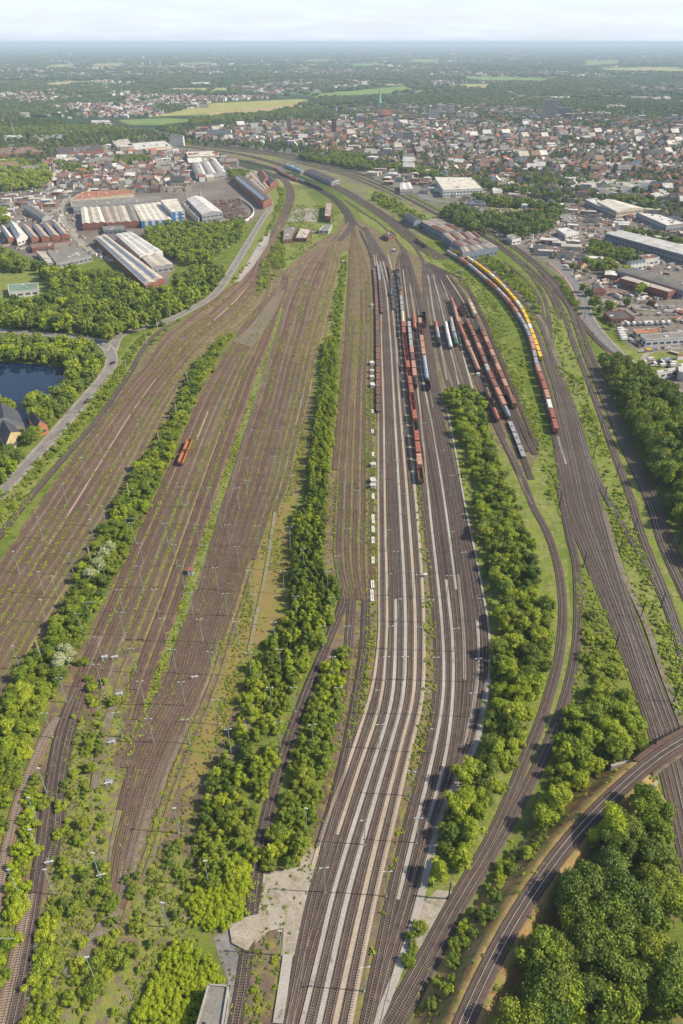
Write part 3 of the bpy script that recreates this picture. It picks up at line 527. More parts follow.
strip([(446, 580), (452.6, 640), (452.5, 700), (444, 765), (425, 830)], 1.2, 'cess')
strip([(458, 575), (464, 640), (464.5, 680)], 1.2, 'cess')
strip([(477, 620), (478.5, 650), (475, 700), (468, 730), (462, 748)], 1.3, 'cess')
strip([(428, 275), (434, 315), (440, 345), (447, 380)], 1.2, 'cess')
strip([(433, 275), (443, 315), (451, 352), (459, 385)], 1.2, 'cess')
strip([(441, 280), (455, 318), (463, 355), (470, 380), (476, 400)], 1.2, 'cess')
strip([(446, 275), (462, 300), (470, 318)], 1.1, 'cess_warm')
strip([(505, 438), (514, 462), (524, 490), (532, 505)], 1.3, 'cess_dim')
strip([(444.6, 398), (455, 450), (465.5, 508), (478.5, 570), (489.5, 637), (488.5, 680), (484.5, 706), (466, 765), (437, 830), (420, 900), (402, 960), (388, 993)], .9, 'cess', ext1=40)
strip([(488, 680), (476, 745), (462, 770), (448, 800), (436, 835), (421, 897), (403, 960), (389, 993), (375, 1030)], 2.2, 'cess', ext1=30)
strip([(558, 437), (562, 452), (566, 465)], 1.4, 'cess')
strip([(604, 512), (623, 574.6), (646, 625), (663, 675), (684, 730), (705, 800)], 2.4, 'cess_dim', ext1=50)
strip([(492, 270), (507, 283), (527, 302), (544, 324), (554, 352), (566, 385)], 3.2, 'cess_dim')
strip([(276, 505), (265.5, 575), (258.6, 607), (249, 652)], 1.5, 'cess_path')
strip([(303, 395), (290, 450), (282, 480), (276, 505)], .9, 'cess_path')
strip([(272, 345), (262, 380), (252, 410)], .9, 'cess_dim'); strip([(247, 435), (236, 470), (225, 510)], 1.1, 'cess_dim')
strip([(224, 400), (214, 425), (205, 447)], 1.2, 'cess_dim'); strip([(208, 412), (197, 440)], 1.0, 'cess_warm')
strip([(180, 735), (162, 772), (150, 800), (135, 850), (113, 915), (90, 950), (68, 978)], 4.2, 'cess_dim')
strip([(120, 690), (105, 730), (95, 790)], 3.0, 'cess_dim'); strip([(258, 700), (230, 760)], 2.5, 'cess_dim')
strip([(40, 930), (32, 975), (27, 1000)], 1.6, 'cess_dim'); strip([(288, 955), (282, 1000), (278, 1024)], 2.6, 'cess')
sheet('turnout_gravel', [(247, 330), (262, 312), (277, 292), (286, 290), (276, 312), (262, 335), (252, 348), (232, 342)], M['cess_dim'])
sheet('turnout_gravel', [(262, 238), (272, 225), (268, 245), (254, 266), (240, 282), (232, 283), (248, 262)], M['cess'])
# ------------------------------------------------------------------ embankment and bridge line
VL = [(705, 730), (683, 741), (662, 753), (643, 768.5), (627, 782), (608, 800), (587, 821), (567, 844), (552, 863), (537, 885), (520, 911), (504, 937), (491, 961), (478, 989), (463, 1024)]
ZE = 6.9
vp = Path(VL, z=ZE, step=4, ext0=40, ext1=45)
PA = vp.near(643, 768, ZE)   # bridge end; the embankment begins here
k = vp.s >= PA
class Sub: pass
emb = Sub(); emb.p = vp.p[k]; emb.n = vp.n[k]
rs = 1 if emb.n[3][0] > 0 else -1
V, F = [], []; rows_ = 10
prof = [(-11.5, 0.02), (-8.2, 2.0), (-5.6, 4.4), (-3.6, ZE-.3), (-2.8, ZE-.1), (2.8, ZE-.1), (3.6, ZE-.3), (5.6, 4.4), (8.2, 2.0), (11.5, 0.02)]
for i, ((x, y), (nx, ny)) in enumerate(zip(emb.p, emb.n)):
    for j, (o, z) in enumerate(prof):
        jit = RNG.normal(0, .25) if .1 < z < 5 else 0; V.append((x+nx*o, y+ny*o, z+jit))
for i in range(len(emb.p)-1):
    for j in range(rows_-1): a = i*rows_+j; F.append((a+1, a, a+rows_, a+rows_+1))
F.append(tuple(range(rows_)))
link('embankment', mesh('embankment', V, F, M['bank'], smooth=True), kind='structure')
track('V', [tuple(q) for q in vp.p[::3]], 'single track with bright rails on the embankment and bridge', 'ballast', 'rail_bright', z0=ZE-.13, world=True, w=4.2)
bx, by, bdx, bdy = vp.at(PA); 
br = empty('railway_bridge', (bx, by, 0), label='rust brown steel girder bridge carrying one track over the main line', cat='bridge')
k2 = vp.s <= PA+1
bp = Sub(); bp.p = vp.p[k2]-np.array([bx, by]); bp.n = vp.n[k2]
def sweep(name, prof, m, parent):
    V, F = profile(bp, prof); link(name, mesh(name, V, F, m), parent=parent)
sweep('deck', [(-2.8, ZE-.9), (-2.8, ZE-.12), (2.8, ZE-.12), (2.8, ZE-.9), (-2.8, ZE-.9)], M['deck'], br)
for s in (-1, 1):
    sweep('girder', [(s*2.9-.2, ZE-1.7), (s*2.9-.2, ZE+.45), (s*2.9+.2, ZE+.45), (s*2.9+.2, ZE-1.7), (s*2.9-.2, ZE-1.7)], M['deck'], br)
    sweep('walkway', [(s*3.55-.42, ZE), (s*3.55-.42, ZE+.1), (s*3.55+.42, ZE+.1), (s*3.55+.42, ZE)], M['cess_dim'] if s == rs else M['deck'], br)
    mb = MB()
    for i in range(0, len(bp.p)-1, 1):
        x, y = bp.p[i]; nx, ny = bp.n[i]; mb.box((x+nx*s*3.95, y+ny*s*3.95, ZE+.6), (.08, .08, 1.1))
        x2, y2 = bp.p[i+1]; n2 = bp.n[i+1]; mb.cyl((x+nx*s*3.95, y+ny*s*3.95, ZE+1.1), (x2+n2[0]*s*3.95, y2+n2[1]*s*3.95, ZE+1.1), .04, n=4)
    link('railing', mb.mesh('railing', M['deck']), parent=br)
mb = MB(); mb.box((0, 0, ZE/2-1), (2.2, 10.5, ZE-2.0), rz=math.atan2(bdy, bdx)); link('abutment', mb.mesh('abutment', M['w_concrete']), parent=br)
for s in (-1, 1):
    mb = MB(); n = (-bdy, bdx); mb.box((bdx*3+n[0]*s*6, bdy*3+n[1]*s*6, 2.6), (7, .8, 5.2), rz=math.atan2(bdy, bdx)+s*.35); link('wing_wall', mb.mesh('wing_wall', M['w_concrete']), parent=br)
# ------------------------------------------------------------------ vegetation
def ico(sub=1):
    bm = bmesh.new(); bmesh.ops.create_icosphere(bm, subdivisions=sub, radius=1)
    V = np.array([v.co[:] for v in bm.verts]); F = [tuple(x.index for x in f.verts) for f in bm.faces]; bm.free(); return V, F
ICO1 = ico(1); ICO2 = ico(2)
def foliage(name, lobes, nleaf, ls, m, seed, core=ICO1, corek=.80):
    """lobes: (x,y,z,rx,rz). leaf-clump faces over the lobes round a solid inner mass"""
    r = np.random.default_rng(seed); V = []; F = []; T = []
    L = np.array(lobes); wgt = L[:, 3]**2; wgt /= wgt.sum()
    base = 0
    for i, (x, y, z, rx, rz) in enumerate(L):
        c = core[0]*np.array([rx, rx, rz])*corek*(1+r.normal(0, .09, (len(core[0]), 1)))+np.array([x, y, z]); c[:, 2] = np.maximum(c[:, 2], .05)
        V.append(c); F += [tuple(k+base for k in f) for f in core[1]]; T += [.15+.3*r.random()]*len(core[1]); base += len(c)
    idx = r.choice(len(L), nleaf, p=wgt); d = r.normal(0, 1, (nleaf, 3)); d[:, 2] = np.where(d[:, 2] < -.35, -d[:, 2], d[:, 2]); d /= np.linalg.norm(d, axis=1)[:, None]
    rad = np.stack([L[idx, 3], L[idx, 3], L[idx, 4]], 1); c = L[idx, :3]+d*rad*(.82+.36*r.random((nleaf, 1))); c[:, 2] = np.maximum(c[:, 2], .15)
    nrm = d+r.normal(0, .55, (nleaf, 3)); nrm /= np.linalg.norm(nrm, axis=1)[:, None]
    a = np.cross(nrm, r.normal(0, 1, (nleaf, 3))); a /= np.linalg.norm(a, axis=1)[:, None]; b = np.cross(nrm, a)
    s = ls*(.55+.8*r.random((nleaf, 1))); s2 = s*(.5+.5*r.random((nleaf, 1)))
    q = np.stack([c-a*s, c-b*s2+nrm*s*.2, c+a*s, c+b*s2+nrm*s*.2], 1).reshape(-1, 3); V.append(q)
    F += [(base+4*k, base+4*k+1, base+4*k+2, base+4*k+3) for k in range(nleaf)]
    lt = r.random(len(L)); T += list(np.clip(.2+.45*lt[idx]+.45*(r.random(nleaf)-.25), 0, 1))
    V = np.vstack(V)
    me = bpy.data.meshes.new(name); me.from_pydata(V.tolist(), [], F); me.materials.append(m)
    at = me.attributes.new('tint', 'FLOAT', 'FACE'); at.data.foreach_set('value', np.array(T, dtype=np.float32)); me.update(); return me
def lobes_round(r, n=24, h=.95, w=.5, z0=.28):
    out = [(0, 0, z0+(h-z0)*.42, w*.56, (h-z0)*.40)]; ph = r.random()*6; k1 = r.choice([2, 3])
    for i in range(n):
        a = r.random()*6.283; q = r.random(); zz = z0+(h-z0)*q; rr = w*.80*math.sqrt(max(.05, 1-(1.9*q-.85)**2))*(.55+.5*r.random())*(1+.22*math.sin(k1*a+ph))
        k = .09+.13*r.random()**1.5; out.append((rr*math.cos(a), rr*math.sin(a), min(zz, h-k*.8), k, k*(.75+.4*r.random())))
    return out
def lobes_upright(r, n=12):
    out = []
    for i in range(n):
        q = i/(n-1); a = r.random()*6.283; wd = .23*(1-.75*q)*(.8+.4*r.random()); k = .15*(1.1-.72*q)
        out.append((wd*math.cos(a)*.9, wd*math.sin(a)*.9, .12+.8*q, k, k*1.25))
    return out
def lobes_bush(r, n=16):
    return [(.46*math.cos(a)*q, .46*math.sin(a)*q, .16+.5*r.random()*(1-q*.6), .10+.12*r.random(), .12+.12*r.random()) for a, q in ((r.random()*6.283, r.random()**.5) for _ in range(n))]
SHAPES = dict(round=lobes_round, upright=lobes_upright, bush=lobes_bush)
def trunk_mesh(seed):
    r = random.Random(seed); mb = MB(); mb.cyl((0, 0, 0), (0, 0, .3), .028, .02, 7); mb.cyl((0, 0, .3), (.02, .01, .62), .02, .008, 6)
    for k in range(5):
        a = k*1.26+r.random(); z = .22+.07*k; mb.cyl((0, 0, z), (.24*math.cos(a), .24*math.sin(a), z+.2), .011, .004, 5)
    return mb.mesh('trunk', M['bark'])
TRUNKS = [trunk_mesh(i) for i in range(2)]
LIB = {}
def crown(shape, colour, lod, var):
    k = (shape, colour, lod, var)
    if k not in LIB:
        r = random.Random(hash((shape, var)) & 0xffff if False else var*17+len(shape)); lb = SHAPES[shape](r)
        n, ls = {0: (3800, .024), 1: (1300, .034), 2: (330, .06)}[lod]
        if shape == 'upright': ls *= .8
        LIB[k] = foliage('crown', lb, n, ls, LM[colour], var*31+len(shape), core=ICO2 if lod == 0 else ICO1)
    return LIB[k]
# points in polygons
def inpoly(px, py, poly):
    inside = np.zeros(len(px), bool); n = len(poly); j = n-1
    for i in range(n):
        xi, yi = poly[i]; xj, yj = poly[j]
        c = ((yi > py) != (yj > py)) & (px < (xj-xi)*(py-yi)/(yj-yi+1e-12)+xi); inside ^= c; j = i
    return inside
def scatter(ipoly, spacing, z=0, keep=1.0, jit=.42):
    poly = [P(u, v, z) for u, v in ipoly]; a = np.array(poly); x0, y0 = a.min(0); x1, y1 = a.max(0)
    gx, gy = np.meshgrid(np.arange(x0, x1, spacing), np.arange(y0, y1, spacing*.87)); gx = gx+(np.arange(gx.shape[0]) % 2)[:, None]*spacing/2
    gx = (gx+RNG.uniform(-jit, jit, gx.shape)*spacing).ravel(); gy = (gy+RNG.uniform(-jit, jit, gy.shape)*spacing).ravel()
    k = inpoly(gx, gy, poly) & (RNG.random(len(gx)) < keep)
    return gx[k], gy[k]
BAN = [Path(p) for p in ([(115, 352), (134, 330), (165, 322), (212, 297), (247, 245), (270, 207)],)]
def clear_of(x, y, paths, d):
    k = np.ones(len(x), bool)
    for p in paths:
        q = p.p[::2]; dd = ((x[:, None]-q[None, :, 0])**2+(y[:, None]-q[None, :, 1])**2).min(1); k &= dd > d*d
    return k
def ground_z(x, y):
    d = np.hypot(emb.p[:, 0]-x, emb.p[:, 1]-y).min(); return float(np.interp(d, [2.8, 3.6, 5.6, 8.2, 11.5], [ZE-.1, ZE-.3, 4.4, 2.0, 0])) if d < 11.5 else 0.0
PLANTS = []   # x, y, height, width, shape, colour, zone, kind
TONE = dict(dark='dark green', mid='mid green', bright='bright green', acid='yellow green', olive='olive green', grey='silvery green', cream='pale flowering', copperleaf='copper brown', weed='weedy', far='deep green')
def zone(zn, ipoly, spacing, hr, wr, shapes, cols, kind='tree', z=None, keep=1, avoid=(), d=3.0):
    hm = (hr[0]+hr[1])/2; x, y = scatter(ipoly, spacing, hm*.5 if z is None else z, keep)
    if avoid:
        k = clear_of(x, y, [PATHS[a] if isinstance(a, str) else a for a in avoid], d); x, y = x[k], y[k]
    for X, Y in zip(x, y):
        cf = .5+.5*math.sin(X*.045+3*math.sin(Y*.031))*math.cos(Y*.05+X*.02)
        c = cols[min(len(cols)-1, int(len(cols)*(.55*cf+.45*random.random())))]
        h = random.uniform(*hr); PLANTS.append((X, Y, h, h*random.uniform(*wr), random.choice(shapes), c, zn, kind))
def one(u, v, h, wr, shape, c, zn, kind='tree'):
    x, y = P(u, v, h*.5); PLANTS.append((x, y, h, h*wr, shape, c, zn, kind))
HB = [(228, 333), (205, 350), (190, 372), (171, 415), (150, 448), (120, 492), (110, 515), (87, 560), (60, 610), (37, 645), (20, 675), (0, 712), (-40, 770), (-40, 800), (0, 790), (18, 772), (30, 745), (42, 715), (60, 680), (80, 635), (100, 600), (120, 560), (140, 520), (150, 500), (171, 458), (175, 440), (190, 405), (205, 380), (222, 345), (236, 332)]
zone('long hedge between two left bands', HB, 3.3, (3.2, 5.6), (.95, 1.3), ('bush', 'round'), ('bright', 'mid', 'mid', 'dark', 'bright'), 'bush', avoid=('B0', 'L1', 'A8'), d=3.6)
for u, v, c in [(108, 548, 'cream'), (102, 555, 'cream'), (98, 565, 'cream'), (68, 652, 'cream'), (92, 575, 'cream'), (60, 660, 'cream')]: one(u, v, 6.5, 1.1, 'round', c, 'long hedge between two left bands')
zone('green thicket along the lower left track', [(33, 770), (46, 790), (42, 830), (35, 870), (28, 905), (20, 940), (8, 985), (0, 1005), (-15, 1030), (-15, 975), (0, 940), (8, 885), (16, 840), (25, 800)], 3.2, (2.5, 4.2), (1.0, 1.5), ('bush',), ('bright', 'acid', 'mid', 'bright'), 'bush', avoid=('L1', 'L2', 'L2b'), d=2.6)
zone('corner scrub at the left edge', [(-20, 768), (20, 775), (14, 805), (4, 850), (-20, 870)], 4, (2.5, 5), (.9, 1.4), ('bush',), ('mid', 'bright', 'dark'), 'bush', avoid=('L1',), d=3)
zone('bush row left of the scrubland', [(42, 915), (55, 920), (52, 955), (45, 985), (60, 1030), (18, 1040), (30, 990), (38, 955)], 3.2, (2.2, 4.2), (1, 1.5), ('bush',), ('acid', 'bright', 'mid'), 'bush', avoid=('L2', 'L2b'), d=2.8)
zone('scrubland in the lower left', [(72, 695), (108, 676), (108, 735), (100, 790), (105, 840), (112, 870), (92, 905), (62, 920), (48, 900), (52, 850), (58, 790), (62, 740)], 2.7, (1.0, 3.4), (.9, 1.4), ('bush', 'bush', 'round'), ('olive', 'mid', 'bright', 'olive'), 'bush', keep=.55, avoid=('L2', 'L3'), d=2.6)
zone('scrubland in the lower left', [(90, 905), (115, 880), (120, 950), (100, 990), (70, 1000), (80, 950)], 3, (1.2, 3.8), (.9, 1.4), ('bush',), ('olive', 'mid', 'bright'), 'bush', keep=.55)
zone('scrubland in the lower left', [(125, 870), (190, 830), (215, 850), (190, 900), (160, 945), (120, 960)], 3.2, (1.0, 3.4), (.9, 1.4), ('bush',), ('olive', 'mid', 'olive'), 'bush', keep=.55)
zone('scrubland in the lower left', [(60, 930), (150, 960), (120, 1030), (40, 1030)], 4, (1, 2.8), (.9, 1.5), ('bush',), ('olive', 'mid', 'bright'), 'bush', keep=.45)
for u, v, h in [(83, 660, 4), (89, 677, 3.2), (112, 699, 4.6), (95, 965, 5), (120, 955, 5.5), (155, 891, 3), (139, 924, 4), (95, 985, 5), (103, 888, 4)]: one(u, v, h, 1.15, 'bush', 'mid', 'scrubland in the lower left', 'bush')
zone('yellow-green thicket by the dark track', [(188, 895), (215, 875), (235, 855), (256, 845), (253, 900), (240, 915), (215, 930), (195, 922)], 1.9, (2.2, 3.6), (.9, 1.25), ('bush',), ('acid', 'acid', 'bright'), 'bush', avoid=('DT',), d=3)
zone('yellow-green thicket at the bottom edge', [(175, 940), (195, 945), (213, 965), (223, 985), (200, 1050), (125, 1050), (140, 1000), (160, 965)], 1.9, (2.0, 3.4), (.9, 1.25), ('bush',), ('acid', 'acid', 'acid', 'bright'), 'bush')
zone('poplar row mid-yard', [(325, 340), (338, 340), (336, 400), (330, 450), (324, 510), (304, 510), (310, 465), (315, 427), (319, 390)], 3.0, (4.5, 8), (.5, .75), ('upright',), ('mid', 'bright', 'mid', 'dark'), avoid=('DD0', 'DD1'), d=2.5)
zone('green strip at the yard head', [(342.5, 256), (340, 270), (333, 305), (328, 342), (339, 342), (343, 305), (346, 270), (347, 256)], 4, (2, 4.2), (.9, 1.3), ('bush',), ('bright', 'mid', 'bright'), 'bush')
zone('poplar row mid-yard', [(297, 510), (325, 510), (321, 562), (339, 587), (333, 625), (322, 648), (288, 640), (289, 612), (291, 562)], 3.4, (5, 8), (.55, .8), ('upright', 'upright', 'bush'), ('mid', 'bright', 'dark', 'mid'), avoid=('DT', 'DD0'), d=3)
zone('young wood left of the dark track', [(290, 612), (310, 640), (302, 690), (282, 735), (268, 780), (262, 820), (256, 860), (240, 880), (205, 900), (190, 880), (200, 850), (198, 800), (216, 767), (233, 725), (245, 687), (258, 645)], 3.7, (3, 7), (.6, 1.0), ('upright', 'bush', 'bush'), ('mid', 'bright', 'mid', 'bright', 'dark'), avoid=('DT',), d=3.2, keep=.86)
zone('narrow wood right of the dark track', [(342, 642), (349, 655), (331, 737), (322, 775), (318, 810), (303, 845), (300, 868), (283, 868), (268, 868), (275, 820), (291, 762), (306, 712), (321, 675)], 3.6, (3.5, 7), (.7, 1.1), ('upright', 'bush', 'bush'), ('bright', 'mid', 'mid', 'acid'), avoid=('DT', 'T0'), d=3.2)
zone('weedy lot by the gravel patch', [(262, 945), (282, 940), (288, 960), (275, 1000), (262, 1030), (245, 1030), (255, 980)], 4, (1, 2.4), (1, 1.6), ('bush',), ('bright', 'mid'), 'bush', keep=.65)
W1Z = 'wooded strip right of the yard'
zone(W1Z, [(440, 392), (462, 384), (480, 395), (488, 430), (500, 470), (520, 510), (538, 560), (545, 600), (548, 640), (545, 670), (532, 705), (515, 745), (496, 790), (475, 835), (455, 885), (440, 885), (428, 865), (442, 818), (462, 768), (480, 725), (496, 690), (499, 640), (496, 590), (482, 540), (478, 490), (468, 450), (455, 415)],
     4.2, (4, 8.5), (.8, 1.1), ('round', 'bush'), ('mid', 'bright', 'dark', 'bright', 'mid', 'olive'), avoid=('S1', 'T11', 'T15', 'T14'), d=4.5)
zone(W1Z, [(546, 560), (553, 600), (551, 650), (540, 690), (524, 735), (514, 770), (500, 800), (498, 780), (530, 700), (542, 650)], 3.4, (2, 4), (1, 1.3), ('bush',), ('bright', 'mid'), 'bush', avoid=('S1',), d=3)
zone(W1Z, [(405, 925), (430, 925), (425, 955), (408, 985), (392, 1020), (385, 1010), (396, 970)], 3.6, (2.5, 5), (.9, 1.3), ('bush',), ('bright', 'mid'), 'bush', avoid=('S1', 'T8'), d=3.2)
one(505, 415-2, 0.1, 1, 'bush', 'mid', W1Z, 'bush') if False else None
WE = 'triangular wood beside the steel bridge'
zone(WE, [(592, 690), (628, 690), (640, 730), (640, 752), (600, 765), (572, 795), (556, 822), (535, 830), (545, 795), (562, 740), (575, 705)], 4.8, (5.5, 9.5), (.85, 1.1), ('round', 'bush'), ('mid', 'bright', 'mid', 'dark'), avoid=('S2', 'M1'), d=4.5)
zone('bushes on the long green wedge', [(582, 610), (600, 610), (625, 680), (625, 700), (580, 700), (578, 660)], 4.5, (2, 5), (1, 1.5), ('bush',), ('bright', 'mid', 'olive'), 'bush', keep=.75, avoid=('S2', 'M1'), d=3.8)
zone('bush strip below the embankment', [(535, 830), (548, 835), (525, 865), (500, 905), (470, 955), (440, 1010), (425, 1040), (405, 1040), (425, 990), (460, 925), (495, 865)], 3.4, (1.8, 4.0), (1, 1.5), ('bush',), ('bright', 'mid', 'olive', 'bright'), 'bush', avoid=('S2', 'V'), d=4.6)
GW = 'big wood in the lower right corner'
zone(GW, [(640, 788), (655, 790), (668, 830), (680, 880), (705, 900), (705, 1060), (500, 1060), (515, 1010), (530, 965), (548, 930), (570, 880), (598, 835), (620, 805)], 7.2, (10, 15.5), (.72, .95), ('round',), ('mid', 'dark', 'mid', 'dark', 'olive', 'mid', 'bright', 'mid', 'grey'), avoid=('V', 'M1'), d=8.8)
for u, v, c in [(612, 838, 'acid'), (590, 890, 'olive'), (570, 895, 'olive'), (612, 905, 'olive'), (555, 975, 'olive'), (645, 812, 'mid'), (655, 860, 'olive'), (560, 1000, 'bright')]: one(u, v, 13.5, .85, 'round', c, GW)
GR = 'dense dark wood on the right edge'
zone(GR, [(610, 358), (628, 362), (648, 372), (668, 390), (690, 405), (760, 420), (760, 560), (686, 555), (668, 515), (650, 478), (634, 438), (618, 400)], 6.8, (9, 15), (.75, .95), ('round',), ('dark', 'dark', 'mid', 'dark'), avoid=('W2b', ROADR), d=6)
zone(GR, [(600, 352), (612, 352), (618, 395), (634, 436), (628, 440), (612, 402)], 4.5, (3, 6), (.9, 1.2), ('bush',), ('dark', 'mid'), 'bush', avoid=('W2b', 'W3'), d=4)
zone('bushes on the right meadow', [(556, 372), (580, 350), (600, 410), (618, 470), (625, 500), (600, 480), (580, 440)], 6.5, (1.2, 2.8), (1.2, 1.6), ('bush',), ('mid', 'bright', 'dark'), 'bush', keep=.45, avoid=('W1', 'W0', 'M5'), d=4.5)
zone('bushes on the right meadow', [(625, 520), (645, 545), (683, 680), (683, 730), (650, 640)], 5.5, (.8, 2.0), (1.2, 1.8), ('bush',), ('bright', 'mid'), 'bush', keep=.3, avoid=('W1', 'W0', 'M5'), d=4.5)
zone('thicket by the repair works', [(470, 250), (500, 260), (520, 275), (538, 296), (542, 325), (536, 322), (520, 298), (500, 278), (480, 264)], 5, (2.5, 5), (1, 1.4), ('bush',), ('mid', 'bright', 'dark'), avoid=('U1', 'U2', 'M5'), d=4)
zone('hedge along the right road', [(556, 276), (563, 280), (580, 305), (584, 325), (574, 308), (562, 290)], 4.5, (2.5, 4.5), (1, 1.3), ('bush',), ('mid', 'dark'), avoid=('W3', ROADR), d=4)
LW = 'large wood above the pond'
zone(LW, [(0, 250), (25, 262), (55, 270), (85, 272), (115, 275), (140, 288), (160, 290), (175, 285), (200, 262), (215, 268), (228, 268), (220, 285), (200, 300), (165, 318), (130, 328), (112, 340), (95, 330), (60, 326), (0, 322), (0, 304), (50, 302), (54, 284), (35, 266), (0, 268)], 7.5, (9, 15), (.7, .95), ('round', 'round', 'upright'), ('mid', 'bright', 'dark', 'mid', 'olive'), avoid=(ROADL, BAN[0]), d=4.6)
zone(LW, [(145, 230), (175, 224), (205, 226), (235, 222), (248, 222), (240, 236), (225, 245), (210, 258), (185, 262), (165, 252), (150, 245)], 7.5, (8, 13), (.75, .95), ('round',), ('bright', 'mid', 'mid', 'olive'), avoid=(BAN[0],), d=7)
zone('trees round the dark blue pond', [(-20, 336), (10, 337), (45, 340), (90, 343), (102, 350), (104, 372), (88, 395), (70, 412), (58, 425), (45, 425), (25, 410), (30, 395), (55, 395), (68, 380), (66, 362), (30, 358), (-20, 357)], 6.6, (7, 11), (.8, 1), ('round',), ('mid', 'bright', 'olive', 'mid'), avoid=(ROADL,), d=5.5)
for u, v, c in [(33, 433, 'mid'), (27, 438, 'dark'), (5, 404, 'mid'), (12, 407, 'mid'), (32, 405, 'dark'), (40, 400, 'mid'), (45, 408, 'mid'), (-2, 400, 'mid'), (25, 325, 'copperleaf'), (120, 327, 'bright'), (25, 303+20, 'dark'), (4, 322, 'acid')]: one(u, v, 9, 1, 'round', c, 'trees round the dark blue pond')
zone('garden trees at the left edge', [(-30, 448), (10, 448), (27, 455), (26, 465), (10, 482), (0, 490), (-30, 530)], 6, (6, 9), (.85, 1.1), ('round',), ('mid', 'olive', 'bright'), avoid=(ROADL,), d=5)
zone('verge shrubs of the left road', [(0, 510), (28, 474), (52, 448), (86, 410), (112, 380), (125, 355), (140, 335), (170, 325), (150, 345), (130, 368), (110, 395), (70, 436), (40, 472), (8, 512), (-10, 535), (-20, 530)], 4, (1.6, 3.6), (1, 1.5), ('bush',), ('bright', 'mid', 'mid'), 'bush', avoid=('A_single', ROADL), d=4.4)
zone('verge shrubs of the upper left curve', [(170, 325), (205, 302), (235, 278), (255, 250), (272, 220), (280, 195), (276, 185), (284, 188), (285, 205), (270, 232), (258, 252), (238, 277), (205, 300)], 4.6, (2, 4.5), (1, 1.4), ('bush',), ('bright', 'mid'), 'bush', avoid=('CL0', 'CL1', 'CL2', BAN[0]), d=4.5)
zone('bushes around the depot', [(274, 235), (282, 230), (285, 265), (277, 270), (270, 285), (259, 290), (258, 275)], 4.5, (2, 4.5), (1, 1.4), ('bush',), ('bright', 'mid'), 'bush', avoid=('CL0', 'CL1', 'CL2', 'A8'), d=3)
zone('park trees beyond the works', [(455, 205), (480, 212), (500, 215), (545, 212), (558, 216), (552, 228), (520, 236), (480, 232), (455, 222), (440, 214)], 9, (8, 13), (.8, 1), ('round',), ('mid', 'dark', 'dark'), avoid=('W2',), d=8)
zone('park trees beyond the works', [(470, 194), (500, 198), (540, 203), (565, 208), (560, 214), (530, 207), (490, 203)], 8, (8, 12), (.8, 1), ('round',), ('dark', 'mid'))
zone('tree belt beside the station tracks', [(375, 190), (400, 202), (430, 220), (438, 228), (420, 228), (395, 212), (372, 198)], 6, (4, 7), (.8, 1.1), ('round', 'bush'), ('mid', 'bright', 'olive'), avoid=('D0', 'D1', 'D2', 'D3', 'W1', 'W1b'), d=4)
zone('tree belt beside the station tracks', [(300, 158), (335, 163), (372, 170), (372, 166), (335, 158), (300, 154)], 8, (8, 12), (.8, 1), ('round',), ('dark', 'mid'))
zone('trees among the right works', [(590, 240), (612, 246), (640, 255), (640, 262), (610, 258), (590, 252)], 8, (7, 11), (.8, 1), ('round',), ('mid', 'dark'))
zone('trees among the right works', [(585, 258), (610, 262), (630, 272), (610, 272), (588, 266)], 9, (8, 12), (.8, 1), ('round',), ('bright', 'mid'))
zone('trees among the right works', [(606, 192), (640, 198), (683, 212), (683, 218), (640, 206), (606, 198)], 9, (7, 10), (.8, 1), ('round',), ('dark', 'mid'))
zone('trees among the right works', [(625, 228), (660, 232), (683, 238), (683, 248), (650, 242), (625, 234)], 9, (7, 10), (.8, 1.1), ('round', 'bush'), ('mid', 'olive', 'dark'))
for u, v, h, c in [(596, 302, 12, 'olive'), (600, 310, 8, 'olive'), (608, 305, 8, 'olive'), (613, 306, 8, 'bright'), (627, 302, 8, 'mid'), (638, 290, 10, 'bright'), (643, 288, 10, 'mid'), (584, 288, 9, 'mid'), (588, 292, 8, 'dark'), (612, 326, 6, 'dark'), (572, 266, 8, 'mid'), (650, 304, 7, 'copperleaf')]:
    one(u, v, h, 1.1, 'round', c, 'trees among the right works')
zone('trees behind the left works', [(-20, 165), (20, 160), (45, 166), (52, 178), (40, 185), (15, 188), (-20, 186)], 9, (9, 14), (.8, 1), ('round',), ('mid', 'bright', 'dark'))
zone('trees behind the left works', [(50, 160), (80, 163), (95, 170), (85, 176), (60, 170)], 10, (8, 12), (.8, 1), ('round',), ('dark', 'mid'))
zone('trees behind the left works', [(-20, 205), (6, 208), (8, 222), (-20, 225)], 8, (8, 11), (.8, 1), ('round',), ('bright', 'mid'))
zone('trees behind the left works', [(110, 158), (150, 154), (150, 160), (115, 166)], 10, (8, 12), (.8, 1), ('round',), ('mid', 'dark'))
zone('trees behind the left works', [(228, 170), (248, 172), (252, 182), (232, 180)], 8, (8, 11), (.8, 1), ('round',), ('mid', 'dark'))
